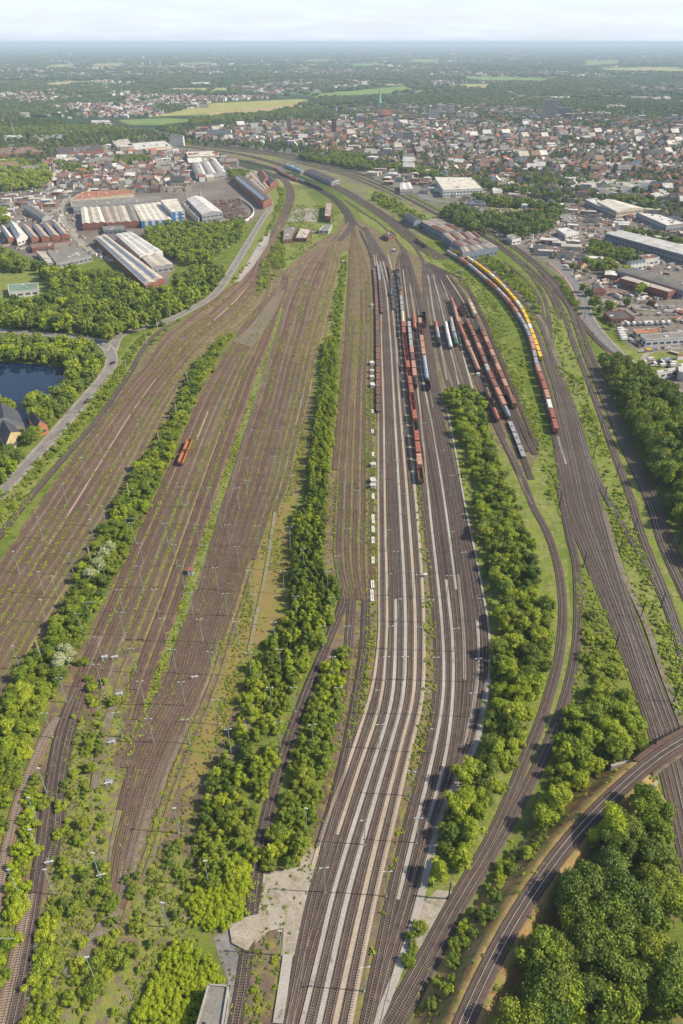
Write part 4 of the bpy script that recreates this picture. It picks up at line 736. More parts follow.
# far belts
zone('trees of the town', [(-60, 190), (-60, 112), (150, 128), (240, 122), (380, 106), (560, 98), (800, 104), (800, 215), (540, 200), (440, 175), (330, 155), (240, 148), (150, 140), (60, 150), (0, 195)], 19, (8, 13), (.85, 1.15), ('round',), ('far', 'dark', 'far', 'mid'), keep=.85, avoid=('W1', 'D0'), d=14)
zone('trees of the town', [(330, 158), (460, 182), (560, 200), (560, 190), (460, 172), (330, 150)], 11, (8, 12), (.8, 1.1), ('round',), ('dark', 'mid'), keep=.8, avoid=('W1', 'W2', 'D0', 'D3'), d=9)
zone('trees of the town', [(520, 172), (560, 176), (600, 180), (600, 186), (550, 183), (520, 178)], 10, (8, 12), (.8, 1.1), ('round',), ('dark', 'mid'))
zone('trees of the town', [(190, 118), (262, 113), (320, 106), (330, 108), (262, 118), (190, 124)], 13, (9, 14), (.9, 1.1), ('round',), ('dark', 'mid'))
zone('trees of the town', [(0, 128), (100, 126), (150, 132), (100, 134), (0, 136)], 13, (9, 14), (.9, 1.1), ('round',), ('dark', 'mid'))
# individuals: the largest 300 trees and 220 bushes in view; the rest is planting that reads as a mass
def score(p):
    u, v = proj(p[0], p[1], p[2]*.5)
    return px_per_m(p[0], p[1])*p[3] if -8 < u < 691 and v < 1034 else 0
trees = sorted([p for p in PLANTS if p[7] == 'tree'], key=score, reverse=True); bushes = sorted([p for p in PLANTS if p[7] == 'bush'], key=score, reverse=True)
ind = [p for p in trees[:298] if score(p) > 0]+[p for p in bushes[:240] if score(p) > 0]; rest = trees[298:]+bushes[240:]
zb = {}
for p in ind: zb.setdefault(p[6], []).append(p)
for zn, L in zb.items():
    ys = [p[1] for p in L]; y0, y1 = min(ys), max(ys)
    med = sorted(p[2] for p in L)
    L.sort(key=lambda p: p[1])
    cnt = {}
    for p in L:
        s = 'tall' if p[2] > med[int(len(med)*.67)] else 'low' if p[2] < med[int(len(med)*.33)] else 'medium'
        kind = 'bush' if p[7] == 'bush' else 'tree'; key = (s, kind, p[5]); cnt[key] = cnt.get(key, 0)+1; c = cnt[key]
        lb = f"{ordw(c-1)} {s} {TONE[p[5]]} {kind} from near in the {zn}"
        ppm = px_per_m(p[0], p[1])*p[3]; lod = 0 if ppm > 26 else 1
        var = random.randrange(4 if lod == 0 else 3)
        r = empty(kind if kind == 'bush' else {'upright': 'poplar_tree', 'round': 'broadleaf_tree', 'bush': 'broadleaf_tree'}[p[4]], (p[0], p[1], ground_z(p[0], p[1])), random.uniform(0, 6.28), label=lb, cat=kind, group=f'{kind}s of the {zn}')
        sx = p[3]/.95 if p[4] == 'round' else p[3]/.62 if p[4] == 'upright' else p[3]/1.0
        c = link('crown', crown(p[4], p[5], lod, var), parent=r); c.scale = (sx, sx, p[2])
        if p[4] != 'bush': t = link('trunk', TRUNKS[var % 2], parent=r); t.scale = (p[2]*1.1, p[2]*1.1, p[2])
        else: t = link('stem', TRUNKS[var % 2], parent=r); t.scale = (p[2]*.9, p[2]*.9, p[2]*.6)
# geometry-node planting
def src_obj(me, name):
    o = bpy.data.objects.new(name, me); return o
GNS = {}
def gn_tree(key, objs):
    if key in GNS: return GNS[key]
    ng = bpy.data.node_groups.new('planting', 'GeometryNodeTree'); ng.interface.new_socket('Geometry', in_out='INPUT', socket_type='NodeSocketGeometry'); ng.interface.new_socket('Geometry', in_out='OUTPUT', socket_type='NodeSocketGeometry')
    N = ng.nodes; gi = N.new('NodeGroupInput'); go = N.new('NodeGroupOutput'); j = N.new('GeometryNodeJoinGeometry')
    for o in reversed(objs):
        oi = N.new('GeometryNodeObjectInfo'); oi.inputs['Object'].default_value = o; g2 = N.new('GeometryNodeGeometryToInstance')
        ng.links.new(oi.outputs['Geometry'], g2.inputs[0]); ng.links.new(g2.outputs[0], j.inputs[0])
    ip = N.new('GeometryNodeInstanceOnPoints'); ng.links.new(gi.outputs[0], ip.inputs['Points']); ng.links.new(j.outputs[0], ip.inputs['Instance']); ip.inputs['Pick Instance'].default_value = True
    def attr(n, t):
        a = N.new('GeometryNodeInputNamedAttribute'); a.data_type = t; a.inputs[0].default_value = n; return a.outputs[0]
    ng.links.new(attr('idx', 'INT'), ip.inputs['Instance Index']); ng.links.new(attr('rot', 'FLOAT_VECTOR'), ip.inputs['Rotation']); ng.links.new(attr('scl', 'FLOAT_VECTOR'), ip.inputs['Scale'])
    ng.links.new(ip.outputs[0], go.inputs[0]); GNS[key] = ng; return ng
def planting(name, pts, idx, scl, key, objs, **k):
    pts = np.asarray(pts, np.float32); n = len(pts)
    if n == 0: return
    me = bpy.data.meshes.new(name); me.vertices.add(n); me.vertices.foreach_set('co', pts.ravel())
    a = me.attributes.new('idx', 'INT', 'POINT'); a.data.foreach_set('value', np.asarray(idx, np.int32))
    rot = np.zeros((n, 3), np.float32); rot[:, 2] = RNG.random(n)*6.28
    a = me.attributes.new('rot', 'FLOAT_VECTOR', 'POINT'); a.data.foreach_set('vector', rot.ravel())
    a = me.attributes.new('scl', 'FLOAT_VECTOR', 'POINT'); a.data.foreach_set('vector', np.asarray(scl, np.float32).ravel())
    o = link(name, me, kind='stuff', **k); md = o.modifiers.new('planting', 'NODES'); md.node_group = gn_tree(key, objs); return o
combos = sorted({(p[4], p[5]) for p in rest}); srcs = []; cix = {}
for s_, c_ in combos:
    for v_ in range(2): cix[(s_, c_, v_)] = len(srcs); srcs.append(src_obj(crown(s_, c_, 2 if s_ != 'xx' else 1, v_), 'crown_source'))
srcs1 = [src_obj(crown(s_, c_, 1, v_), 'crown_source') for s_, c_ in combos for v_ in range(2)]
zr = {}
for p in rest: zr.setdefault(p[6], []).append(p)
for zn, L in zr.items():
    for tag_, pred, ss in (('n', lambda p: p[1] < 420, srcs1), ('f', lambda p: p[1] >= 420, srcs)):
        Q = [p for p in L if pred(p)]
        if not Q: continue
        idx = [cix[(p[4], p[5], random.randrange(2))] for p in Q]
        scl = [((p[3]/(.95 if p[4] == 'round' else .62 if p[4] == 'upright' else 1)),)*2+(p[2],) for p in Q]
        planting('bushes' if Q[0][7] == 'bush' else 'trees', [(p[0], p[1], ground_z(p[0], p[1])) for p in Q], idx, scl, tag_, ss, label=f'mass of plants of the {zn}', cat='vegetation')
# weeds and tufts in the yard
WEED = [src_obj(foliage('tuft', [(0, 0, .25, .42, .3), (.4, .1, .15, .28, .2), (-.2, .35, .15, .25, .18)], 26, .2, LM[c], i, corek=.7), 'tuft_source') for i, c in enumerate(('weed', 'mid', 'weed', 'olive', 'bright'))]
def weeds(polys, spacing, keep, smin, smax, avoid=None, name='weeds', ymax=800, cols=(0, 1, 2, 3, 4), label='low weeds sprouting between the tracks'):
    PX, PY = [], []
    for ip in polys:
        x, y = scatter(ip, spacing, keep=keep, jit=.5); k = y < ymax; x, y = x[k], y[k]
        cl = np.sin(x*.21+1.7*np.sin(y*.05))*np.cos(y*.033+x*.05)+RNG.normal(0, .5, len(x)); k = cl > .0; PX += list(x[k]); PY += list(y[k])
    x, y = np.array(PX), np.array(PY)
    s = RNG.uniform(smin, smax, len(x)); planting(name, np.stack([x, y, np.full(len(x), .16)], 1), RNG.choice(cols, len(x)), np.stack([s, s, s*.7], 1), 'weed', WEED, label=label, cat='vegetation')
LEFTY = [p for p in YARD if p[0] <= 363]+[(372, 255), (375, 300), (376, 512), (376, 640), (346, 740), (318, 850), (290, 1060)]
weeds([LEFTY], 1.5, .6, .3, .85, ymax=400); weeds([LEFTY], 2.4, .5, .5, 1.1, ymax=700, name='far_weeds', label='low weeds farther up the yard')
weeds([[(70, 690), (108, 676), (122, 720), (150, 780), (215, 830), (190, 930), (150, 975), (125, 1040), (15, 1040), (40, 960), (50, 880), (58, 800)], [(250, 870), (300, 870), (290, 940), (262, 1040), (235, 1040)],
       [(292, 420), (318, 420), (300, 520), (262, 650), (205, 775), (236, 630), (262, 512)]], 1.05, .75, .3, 1.1, name='scrub_weeds', label='weeds and seedlings on the scrubland')
weeds([[(366, 380), (375, 380), (377, 480), (378, 600), (376, 640), (368, 700), (352, 740), (345, 735), (358, 690), (366, 620), (367, 500)],
       [(418, 470), (424, 512), (434, 600), (437, 650), (436, 700), (422, 760), (405, 830), (390, 890), (372, 960), (352, 1040), (375, 940), (384, 890), (398, 830), (410, 760), (422, 700), (425, 640), (422, 580), (416.5, 512)]], 1.3, .8, .6, 1.6, name='strip_weeds', cols=(1, 4, 2), label='green weeds on the strips between the tracks')
weeds([[(271, 340), (233.6, 447), (212, 512), (186, 582), (160, 652), (125, 760), (133, 760), (170, 655), (195, 585), (218, 512), (240, 447), (275, 340)], [(573, 545), (598, 592), (616, 640), (656, 748), (600, 765), (550, 740), (572, 690), (579, 640)],
       [(408, 250), (455, 268), (496, 318), (527, 395), (548, 455), (566, 545), (555, 500), (515, 391), (484, 320), (458, 277)], [(552, 362), (590, 440), (625, 570), (668, 690), (690, 745), (690, 660), (660, 600), (620, 480), (580, 380)], [(0, 550), (30, 500), (130, 372), (118, 366), (20, 480), (0, 500)], HB],
      1.5, .95, .6, 1.7, name='meadow_weeds', cols=(1, 2, 4, 4), label='rough grass and herbs of the meadows')
_bx = []
for (x, y), (nx, ny) in zip(emb.p, emb.n):
    for _ in range(14):
        o = RNG.uniform(3.8, 12)*RNG.choice([-1, 1]); X, Y = x+nx*o+RNG.normal(0, 1.5), y+ny*o+RNG.normal(0, 1.5); _bx.append((X, Y, ground_z(X, Y)))
_s = RNG.uniform(.3, 1.5, len(_bx)); planting('bank_tufts', _bx, RNG.choice([0, 2, 3, 4], len(_bx)), np.stack([_s, _s, _s*.7], 1), 'weed', WEED, label='tufts of dry grass and herbs on the embankment slopes', cat='vegetation')
weeds([[(430, 258), (460, 268), (490, 292), (512, 330), (530, 370), (545, 410), (556, 460), (562, 505), (548, 500), (540, 455), (525, 415), (505, 365), (488, 325), (470, 285)], [(403, 232), (440, 262), (470, 282), (498, 318), (480, 300), (440, 270)], [(552, 362), (590, 440), (625, 570), (668, 690), (690, 745), (690, 660), (660, 600), (620, 480), (580, 380)], [(0, 550), (30, 500), (130, 372), (118, 366), (20, 480), (0, 500)],
       [(318, 205), (345, 215), (335, 232), (300, 258), (276, 265), (292, 205)], [(500, 240), (548, 300), (560, 372), (590, 350), (560, 300), (515, 256)], [(445, 398), (470, 520), (490, 640), (480, 740), (500, 640), (480, 500)]],
      3.4, 1, 1.0, 3.0, name='herb_clumps', ymax=1200, cols=(1, 4, 3, 1), label='dark herb and bramble clumps on the meadows')
_pt, _sc = [], []
for li, l in enumerate(BANDLINES):
    p = Path(l, step=3); q = 0; ph = RNG.uniform(0, 50); wgt = RNG.uniform(-.35, .55); side = 0
    for pk_ in range(int(p.L/.55)):
        q = pk_*.55; x, y, dx, dy = p.at(q)
        if y > 720 or math.sin(q*.021+ph)+.7*math.sin(q*.083+ph*2)+.5*math.sin(q*.31+ph) < .55-wgt: continue
        o = RNG.normal(0, .55); _pt.append((x-dy*o, y+dx*o, .2)); _sc.append(RNG.uniform(.35, 1.0)*(1+y/900))
_sc = np.array(_sc); planting('track_weeds', _pt, RNG.choice([0, 2, 4, 4, 0, 1], len(_pt)), np.stack([_sc, _sc, _sc*.55], 1), 'weed', WEED, label='green and yellow weed streaks along the disused tracks', cat='vegetation')
# far countryside: woods as clumps that grow with distance, hamlets between
def vnoise(x, y, s, seed):
    r = np.random.default_rng(seed); g = r.random((64, 64)); fx = (x/s) % 64; fy = (y/s) % 64; i = fx.astype(int); j = fy.astype(int); a = fx-i; b = fy-j; a = a*a*(3-2*a); b = b*b*(3-2*b)
    i1 = (i+1) % 64; j1 = (j+1) % 64; return (g[i, j]*(1-a)+g[i1, j]*a)*(1-b)+(g[i, j1]*(1-a)+g[i1, j1]*a)*b
CLUMP = [src_obj(foliage('clump', [(0, 0, .5, .5, .45)]+[(.5*math.cos(a), .5*math.sin(a), .35+.1*(a % 2), .3, .33) for a in (0, 1.1, 2.3, 3.2, 4.4, 5.4)], 70, .17, LM[c], 3+i, corek=.95), 'clump_source') for i, c in enumerate(('far', 'far', 'dark', 'far'))]
fieldpolys = [[P(*q) for q in pp] for pp in ([(145, 119), (215, 102), (300, 97), (325, 100), (262, 113), (205, 119)], [(310, 99), (320, 94), (405, 85), (415, 91), (370, 95)], [(118, 120), (165, 117), (200, 120), (160, 126)], [(36, 87), (70, 80), (98, 81), (62, 87)],
    [(42, 68), (60, 64), (84, 64), (60, 69)], [(90, 67), (92, 63), (125, 62), (120, 67)], [(174, 66), (175, 62), (217, 61), (212, 65)], [(303, 63), (305, 59), (334, 58), (330, 63)], [(348, 67), (350, 63), (382, 62), (378, 67)], [(408, 64), (410, 60), (442, 58), (438, 64)], [(463, 81), (465, 77), (565, 78), (540, 83)],
    [(598, 72), (600, 68), (650, 66), (690, 68), (690, 73)], [(458, 88), (458, 83), (492, 83), (487, 89)], [(588, 115), (590, 110), (690, 113), (690, 119)], [(583, 67), (583, 61), (617, 59), (624, 65)])]
FX, FY, FS, FH = [], [], [], []
HX = []
for v0, v1, sp_, h in ((118, 96, 20, 12), (96, 80, 30, 14), (80, 68, 48, 17), (68, 58, 85, 20), (58, 51, 170, 26), (51, 46.5, 420, 40)):
    ya, yb = P(0, v0)[1], P(0, v1)[1]; hw = yb*.60+100
    gx, gy = np.meshgrid(np.arange(-hw, hw, sp_), np.arange(ya, yb, sp_)); gx = (gx+RNG.uniform(-.45, .45, gx.shape)*sp_).ravel(); gy = (gy+RNG.uniform(-.45, .45, gy.shape)*sp_).ravel()
    u, v = 341.5+FOC*gx/(gy*cp+CAM_H*sp), None
    ok = (u > -20) & (u < 703)
    for fp in fieldpolys: ok &= ~inpoly(gx, gy, fp)
    wood = vnoise(gx, gy, 420, 1)*.55+vnoise(gx, gy, 150, 2)*.45; vil = vnoise(gx, gy, 700, 5)*.6+vnoise(gx, gy, 200, 6)*.4
    isw = ok & ((wood > .51) | (RNG.random(len(gx)) < .09)) & ~((vil > .66) & (RNG.random(len(gx)) < .6))
    FX += list(gx[isw]); FY += list(gy[isw]); FS += list(np.full(isw.sum(), sp_*.72)*RNG.uniform(.7, 1.15, isw.sum())); FH += list(np.full(isw.sum(), h)*RNG.uniform(.7, 1.15, isw.sum()))
    if v0 > 56:
        ish = ok & (vil > .61) & (RNG.random(len(gx)) < .5)
        HX += [(a, b, 1+.0*sp_ if sp_ < 31 else (sp_/30)) for a, b in zip(gx[ish], gy[ish])]
planting('distant_woodland', np.stack([FX, FY, np.zeros(len(FX))], 1), RNG.integers(0, 4, len(FX)), np.stack([FS, FS, FH], 1), 'clump', CLUMP, label='dark woods and tree belts of the plain beyond the town', cat='woodland')
# ------------------------------------------------------------------ houses
Rs = random.Random(21)
ROOFS = ['r_red', 'r_redbr', 'r_brown', 'r_slate', 'r_dark', 'r_redbr', 'r_grey', 'r_dark']; WALLS = ['w_cream', 'w_white', 'w_white', 'w_brick', 'w_pink', 'w_yellow', 'w_cream']
RN = dict(r_red='red', r_redbr='brownish red', r_brown='brown', r_slate='slate grey', r_dark='dark brown', r_grey='grey', r_white='white', r_beige='beige')
WN = dict(w_cream='cream', w_white='white', w_brick='brick', w_pink='pinkish', w_yellow='ochre')
HW, HR = {}, {}
def house_wall(wm):
    if wm in HW: return HW[wm]
    mb = MB(); V = [(-.5, -.5, 0), (.5, -.5, 0), (.5, .5, 0), (-.5, .5, 0), (-.5, -.5, .62), (.5, -.5, .62), (.5, .5, .62), (-.5, .5, .62), (-.5, 0, .98), (.5, 0, .98)]
    mb.add(V, [(0, 1, 5, 4), (2, 3, 7, 6), (3, 0, 4, 8, 7), (1, 2, 6, 9, 5)])
    for s in (-1, 1):
        for r in range(2):
            for c in range(4):
                x = -.36+c*.24; z = .14+r*.28; y = s*.504; q = [(x-.05, y, z), (x+.05, y, z), (x+.05, y, z+.14), (x-.05, y, z+.14)]; mb.add(q if s < 0 else q[::-1], [(0, 1, 2, 3)], 1)
    HW[wm] = mb.mesh('wall', [M[wm], M['glass']]); return HW[wm]
def house_roof(rm):
    if rm in HR: return HR[rm]
    mb = MB(); mb.add([(-.53, -.56, .60), (.53, -.56, .60), (.53, 0, 1.0), (-.53, 0, 1.0), (-.53, .56, .60), (.53, .56, .60), (-.53, -.56, .57), (.53, -.56, .57), (.53, .56, .57), (-.53, .56, .57), (-.53, 0, .97), (.53, 0, .97)],
        [(0, 1, 2, 3), (3, 2, 5, 4), (6, 7, 1, 0), (4, 5, 8, 9), (0, 3, 10, 6), (3, 4, 9, 10), (1, 7, 11, 2), (2, 11, 8, 5)])
    HR[rm] = mb.mesh('roof', M[rm]); return HR[rm]
_c = MB(); _c.box((.2, .1, .98), (.06, .08, .16)); CHIM = _c.mesh('chimney', M['w_brick'])
# colour-attribute material for the mass of small houses
vm, vnt, vb, _o, _p = newmat('house colours', .85, .2); va = vnt.nodes.new('ShaderNodeAttribute'); va.attribute_name = 'paint'; vnt.links.new(va.outputs['Color'], vb.inputs['Base Color'])
RC = [(.34, .13, .08), (.22, .09, .065), (.16, .11, .085), (.075, .078, .095), (.10, .085, .08), (.24, .225, .205), (.12, .08, .07), (.55, .52, .5)]; WC = [(.42, .37, .29), (.6, .59, .56), (.42, .41, .39), (.18, .10, .075), (.36, .27, .23), (.34, .31, .28), (.28, .25, .22)]
def house_mass(name, hs, label):
    n = len(hs); V = np.zeros((n, 10, 3)); C = np.zeros((n, 6, 4), np.float32)
    base = np.array([(-.5, -.5, 0), (.5, -.5, 0), (.5, .5, 0), (-.5, .5, 0), (-.5, -.5, .62), (.5, -.5, .62), (.5, .5, .62), (-.5, .5, .62), (-.5, 0, 1), (.5, 0, 1)])
    fl = [(4, 5, 9, 8), (8, 9, 6, 7), (0, 1, 5, 4), (2, 3, 7, 6), (3, 0, 4, 8, 7), (1, 2, 6, 9, 5)]; F = []
    for i, (x, y, rz, L, D, H, flat) in enumerate(hs):
        b = base.copy()
        if flat: b[4:8, 2] = .97; b[8:, 2] = .975
        b = b*np.array([L, D, H]); c, s = math.cos(rz), math.sin(rz); V[i, :, 0] = x+b[:, 0]*c-b[:, 1]*s; V[i, :, 1] = y+b[:, 0]*s+b[:, 1]*c; V[i, :, 2] = b[:, 2]
        rc = RC[RNG.integers(0, 8)] if not flat else RC[RNG.choice([0, 2, 5, 7])]; wc = WC[RNG.integers(0, 7)]; k = RNG.uniform(.6, 1.05)
        C[i, :2] = (rc[0]*k, rc[1]*k, rc[2]*k, 1); C[i, 2:] = (*wc, 1); F += [tuple(q+10*i for q in f) for f in fl]
    me = bpy.data.meshes.new(name); me.from_pydata(V.reshape(-1, 3).tolist(), [], F); me.materials.append(vm)
    a = me.attributes.new('paint', 'FLOAT_COLOR', 'FACE'); a.data.foreach_set('color', C.reshape(-1)); me.update(); return link(name, me, kind='stuff', label=label, cat='houses')
def town(ipoly, ang, gx_, gy_, keep, hr, avoid=()):
    """rows of houses along streets"""
    poly = [P(*q) for q in ipoly]; a = np.array(poly); c0 = a.mean(0); R = np.abs(a-c0).max()*1.5; ca, sa = math.cos(ang), math.sin(ang); out = []
    nx = int(R/gx_); ny = int(R/gy_)
    I, J = np.meshgrid(np.arange(-nx, nx), np.arange(-ny, ny)); I = I.ravel(); J = J.ravel()
    X = I*gx_+RNG.normal(0, 1.0, len(I)); Y = J*gy_+np.where(J % 2, 5, -5)+RNG.normal(0, 3.2, len(I)); gap = (I % 9) == 0
    X, Y = c0[0]+X*ca-Y*sa, c0[1]+X*sa+Y*ca; k = inpoly(X, Y, poly) & ~gap & (RNG.random(len(X)) < keep) & (vnoise(X, Y, 75, 9) > .18)
    bigk = RNG.random(len(X)) < (.08 if hr[1] > 11.5 else .05)
    if avoid: k &= clear_of(X, Y, avoid, 22)
    for x, y, b in zip(X[k], Y[k], bigk[k]):
        u, v = proj(x, y)
        if -15 < u < 698: out.append((x, y, ang+RNG.normal(0, .10)+(math.pi/2 if RNG.random() < .3 else 0), gx_*RNG.uniform(.75, 1.05)*(2.1 if b else 1), RNG.uniform(7.5, 10.5)*(1.7 if b else 1), RNG.uniform(*hr)*(1.5 if b else 1), bool(b) or RNG.random() < .1))
    return out
wlp = PATHS['W1']; av = [wlp, PATHS['D0'], PATHS['D3'], PATHS['C1']]
TZ = [([(-20, 196), (0, 190), (45, 188), (100, 186), (150, 184), (178, 180), (178, 170), (120, 170), (60, 178), (52, 186), (0, 190)], .12, 10, 19, .9, (8, 11), 'terrace rows left of the works'),
      ([(240, 145), (300, 148), (380, 165), (460, 185), (560, 196), (700, 210), (700, 178), (520, 170), (420, 160), (330, 145), (300, 138), (235, 138)], -.22, 9.5, 21, .8, (8, 12), 'streets behind the station tracks'),
      ([(180, 140), (240, 146), (300, 138), (420, 160), (520, 170), (700, 178), (700, 138), (560, 130), (400, 125), (300, 124), (200, 130)], .3, 10, 22, .85, (9, 14), 'dense town centre'),
      ([(340, 124), (560, 130), (700, 138), (700, 122), (620, 118), (500, 110), (400, 106), (330, 112)], -.1, 10.5, 27, .7, (8, 12), 'town quarters round the church'),
      ([(-20, 168), (120, 150), (180, 150), (230, 165), (180, 170), (120, 170), (-20, 178)], .5, 15, 30, .5, (8, 12), 'quarter beyond the left works'),
      ([(-20, 166), (110, 158), (225, 152), (238, 166), (225, 176), (200, 186), (190, 192), (60, 194), (50, 180), (-20, 178)], .2, 13, 24, .6, (7, 11), 'works town left of the station'),
      ([(-20, 122), (90, 118), (80, 100), (-20, 104)], .4, 14, 50, .3, (7, 9), 'suburb at the far left'), ([(110, 106), (180, 104), (215, 108), (180, 110), (118, 112)], .2, 14, 40, .5, (7, 9), 'suburb by the ripe field'),
      ([(225, 88), (310, 80), (380, 82), (310, 94), (240, 98)], .2, 20, 55, .5, (8, 11), 'far village'), ([(560, 98), (683, 92), (683, 82), (590, 88)], -.1, 20, 50, .6, (8, 11), 'far right suburb'), ([(460, 108), (560, 104), (560, 98), (470, 100)], .1, 18, 50, .6, (8, 11), 'north suburb'),
      ([(60, 90), (130, 86), (125, 91), (70, 94)], .1, 20, 50, .6, (8, 11), 'village behind the tan field'), ([(110, 72), (155, 70), (150, 75), (115, 77)], .1, 26, 80, .6, (8, 11), 'far left village'),
      ([(600, 200), (700, 228), (700, 215), (620, 194)], -.3, 13, 26, .5, (7, 10), 'right works quarter'), ([(625, 250), (700, 270), (700, 262), (640, 247)], -.3, 13, 26, .3, (7, 9), 'right works quarter')]
HS = []
for ip, ang, gx_, gy_, keep, hr, nm in TZ: HS += [h+(nm,) for h in town(ip, ang, gx_, gy_, keep, hr, av)]
HS.sort(key=lambda h: -px_per_m(h[0], h[1])*h[5])
indh = HS[:296]; resth = HS[296:]; cnt = {}
indh.sort(key=lambda h: h[1])
for h in indh:
    x, y, rz, L, D, H, flat, nm = h; rm = random.choice(['r_grey', 'r_white', 'r_beige', 'r_brown', 'r_slate'] if flat or L > 22 else ROOFS); wm_ = random.choice(WALLS); u, v = proj(x, y)
    k = (rm, wm_, nm); cnt[k] = cnt.get(k, 0)+1
    lb = f"{ordw(cnt[k]-1)} {WN[wm_]} house with {RN[rm]} roof from near, {nm}"
    r = empty('town_house', (x, y, 0), rz, label=lb, cat='house', group='houses of the '+nm)
    for me, n_ in ((house_wall(wm_), 'wall'), (house_roof(rm), 'roof')): o = link(n_, me, parent=r); o.scale = (L, D, H)
    link('chimney', CHIM, parent=o)
house_mass('distant_houses', [h[:7] for h in resth], 'mass of small roofs of the town and its suburbs')
house_mass('distant_hamlets', [(x, y, random.random()*3, 14*k, 11*k, 9*(1+.2*k), random.random() < .25) for x, y, k in HX], 'scattered far hamlets on the plain')
# ------------------------------------------------------------------ larger buildings
NB = [0]
def hall(quad, h, roof='r_grey', wall='w_grey', label='', kind='flat', cat='building', name='factory_hall', win=None, rh=2.5, n=1, alt=None, extras=(), stripes=None, skl=0):
    """quad: image corners of the roof outline in order far-left, far-right, near-right, near-left, at eaves height h.
    flat: parapet roof; gable: ridge runs from the far side to the near side; saw: n gables side by side"""
    q = [Vector((*P(u, v, h), h)) for u, v in quad]; c = sum(q, Vector())/4; c.z = 0; q = [p-c for p in q]
    NB[0] += 1; r = empty(name, c, label=label, cat=cat); mats = [M[wall], M[roof]]
    g = [Vector((p.x, p.y, 0)) for p in q]
    mb = MB(); mb.add([*g, *q], [(3, 2, 6, 7), (2, 1, 5, 6), (1, 0, 4, 5), (0, 3, 7, 4)])
    lerp = lambda a, b, t: a+(b-a)*t
    rb = MB()
    if kind == 'flat':
        up = Vector((0, 0, .02)); mb2 = MB()
        rb.add([q[3]+up, q[2]+up, q[1]+up, q[0]+up], [(0, 1, 2, 3)])
        pm = MB()
        for i in range(4):
            a, b = q[i], q[(i+1) % 4]; d = b-a; L = d.length; pm.box(((a+b)/2)[:2]+(h+.25,) if False else (((a+b)/2).x, ((a+b)/2).y, h+.3), (L+.3, .35, .6), rz=math.atan2(d.y, d.x))
        link('parapet', pm.mesh('parapet', M[wall]), parent=r)
        # roof furniture
        um = MB(); k = int(max(1, min(9, (q[1]-q[0]).length*(q[3]-q[0]).length/300)))
        for _ in range(k):
            p = lerp(lerp(q[0], q[1], random.uniform(.12, .88)), lerp(q[3], q[2], random.uniform(.12, .88)), random.uniform(.12, .88)); s = random.uniform(1, 2.4)
            um = MB(); um.box((p.x, p.y, h+.5), (s*1.6, s, 1.0), rz=math.atan2((q[1]-q[0]).y, (q[1]-q[0]).x))
            link('roof_vent', um.mesh('roof_vent', M['r_white'] if 'bottom edge' not in label and roof != 'r_white' else M['r_grey']), parent=r)
    else:
        m_ = MB(); side = MB()
        for i in range(n):
            fa, fb = i/n, (i+1)/n; A, B = lerp(q[0], q[1], fa), lerp(q[0], q[1], fb); D, Cc = lerp(q[3], q[2], fa), lerp(q[3], q[2], fb)
            rt = .5 if kind == 'gable' else .38; U = Vector((0, 0, rh)); R0 = lerp(A, B, rt)+U; R1 = lerp(D, Cc, rt)+U
            e = (B-A)*.0; s_ = rb if (not alt or i % 2 == 0) else side
            s_.add([A, D, R1, R0], [(0, 1, 2, 3)], 0); s_.add([R0, R1, Cc, B], [(0, 1, 2, 3)], 0)
            mb.add([D, Cc, R1], [(0, 1, 2)]); mb.add([B, A, R0], [(0, 1, 2)])
            if skl:
                sk = MB(); o = Vector((0, 0, .12)); a1, a2 = lerp(A, R0, .25)+o, lerp(A, R0, .85)+o; b1, b2 = lerp(D, R1, .25)+o, lerp(D, R1, .85)+o
                sk.add([lerp(a1, b1, .04), lerp(a1, b1, .96), lerp(a2, b2, .96), lerp(a2, b2, .04)], [(0, 1, 2, 3)]); link('skylight', sk.mesh('skylight', M['skylight']), parent=r)
        if side.V: link('roof', side.mesh('roof', M[alt]), parent=r)
    link('roof', rb.mesh('roof', M[roof]), parent=r); link('wall', mb.mesh('wall', M[wall]), parent=r)
    # windows on the two camera-side walls
    for a, b in ((g[3], g[2]), (g[0], g[3]) if c.x > 0 else (g[2], g[1])):
        d = b-a; L = d.length
        if L < 6: continue
        nn = int(min(26, L/5.2)); d.normalize(); nrm = Vector((d.y, -d.x, 0))
        if nrm.dot(-Vector((c.x, c.y, 0))) < 0: nrm = -nrm
        for lev in range(max(1, int(h/5))):
            wmb = MB(); zz = 1.6+lev*4.6
            for i in range(nn):
                pp = a+d*(L*(i+.5)/nn)+nrm*.04; hw = .34*L/nn; hh = min(1.8, h-zz-.6)
                if hh < .6: continue
                V = [pp-d*hw+Vector((0, 0, zz)), pp+d*hw+Vector((0, 0, zz)), pp+d*hw+Vector((0, 0, zz+hh)), pp-d*hw+Vector((0, 0, zz+hh))]
                wmb.add(V, [(0, 1, 2, 3)])
            if wmb.V: link('windows', wmb.mesh('windows', M['glass']), parent=r, kind='stuff')
    if stripes:
        a, b = g[3], g[2]; d = b-a; L = d.length; d.normalize(); nrm = Vector((d.y, -d.x, 0)); nrm = nrm if nrm.dot(-c) > 0 else -nrm; k = int(L/4)
        for i in range(0, k, 2):
            s = MB(); pp = a+d*(L*(i+.5)/k)+nrm*.08; hw = L/k*.5; s.add([pp-d*hw+Vector((0, 0, .3)), pp+d*hw+Vector((0, 0, .3)), pp+d*hw+Vector((0, 0, h-.3)), pp-d*hw+Vector((0, 0, h-.3))], [(0, 1, 2, 3)])
            link('cladding_panel', s.mesh('cladding_panel', M[stripes]), parent=r)
    return r
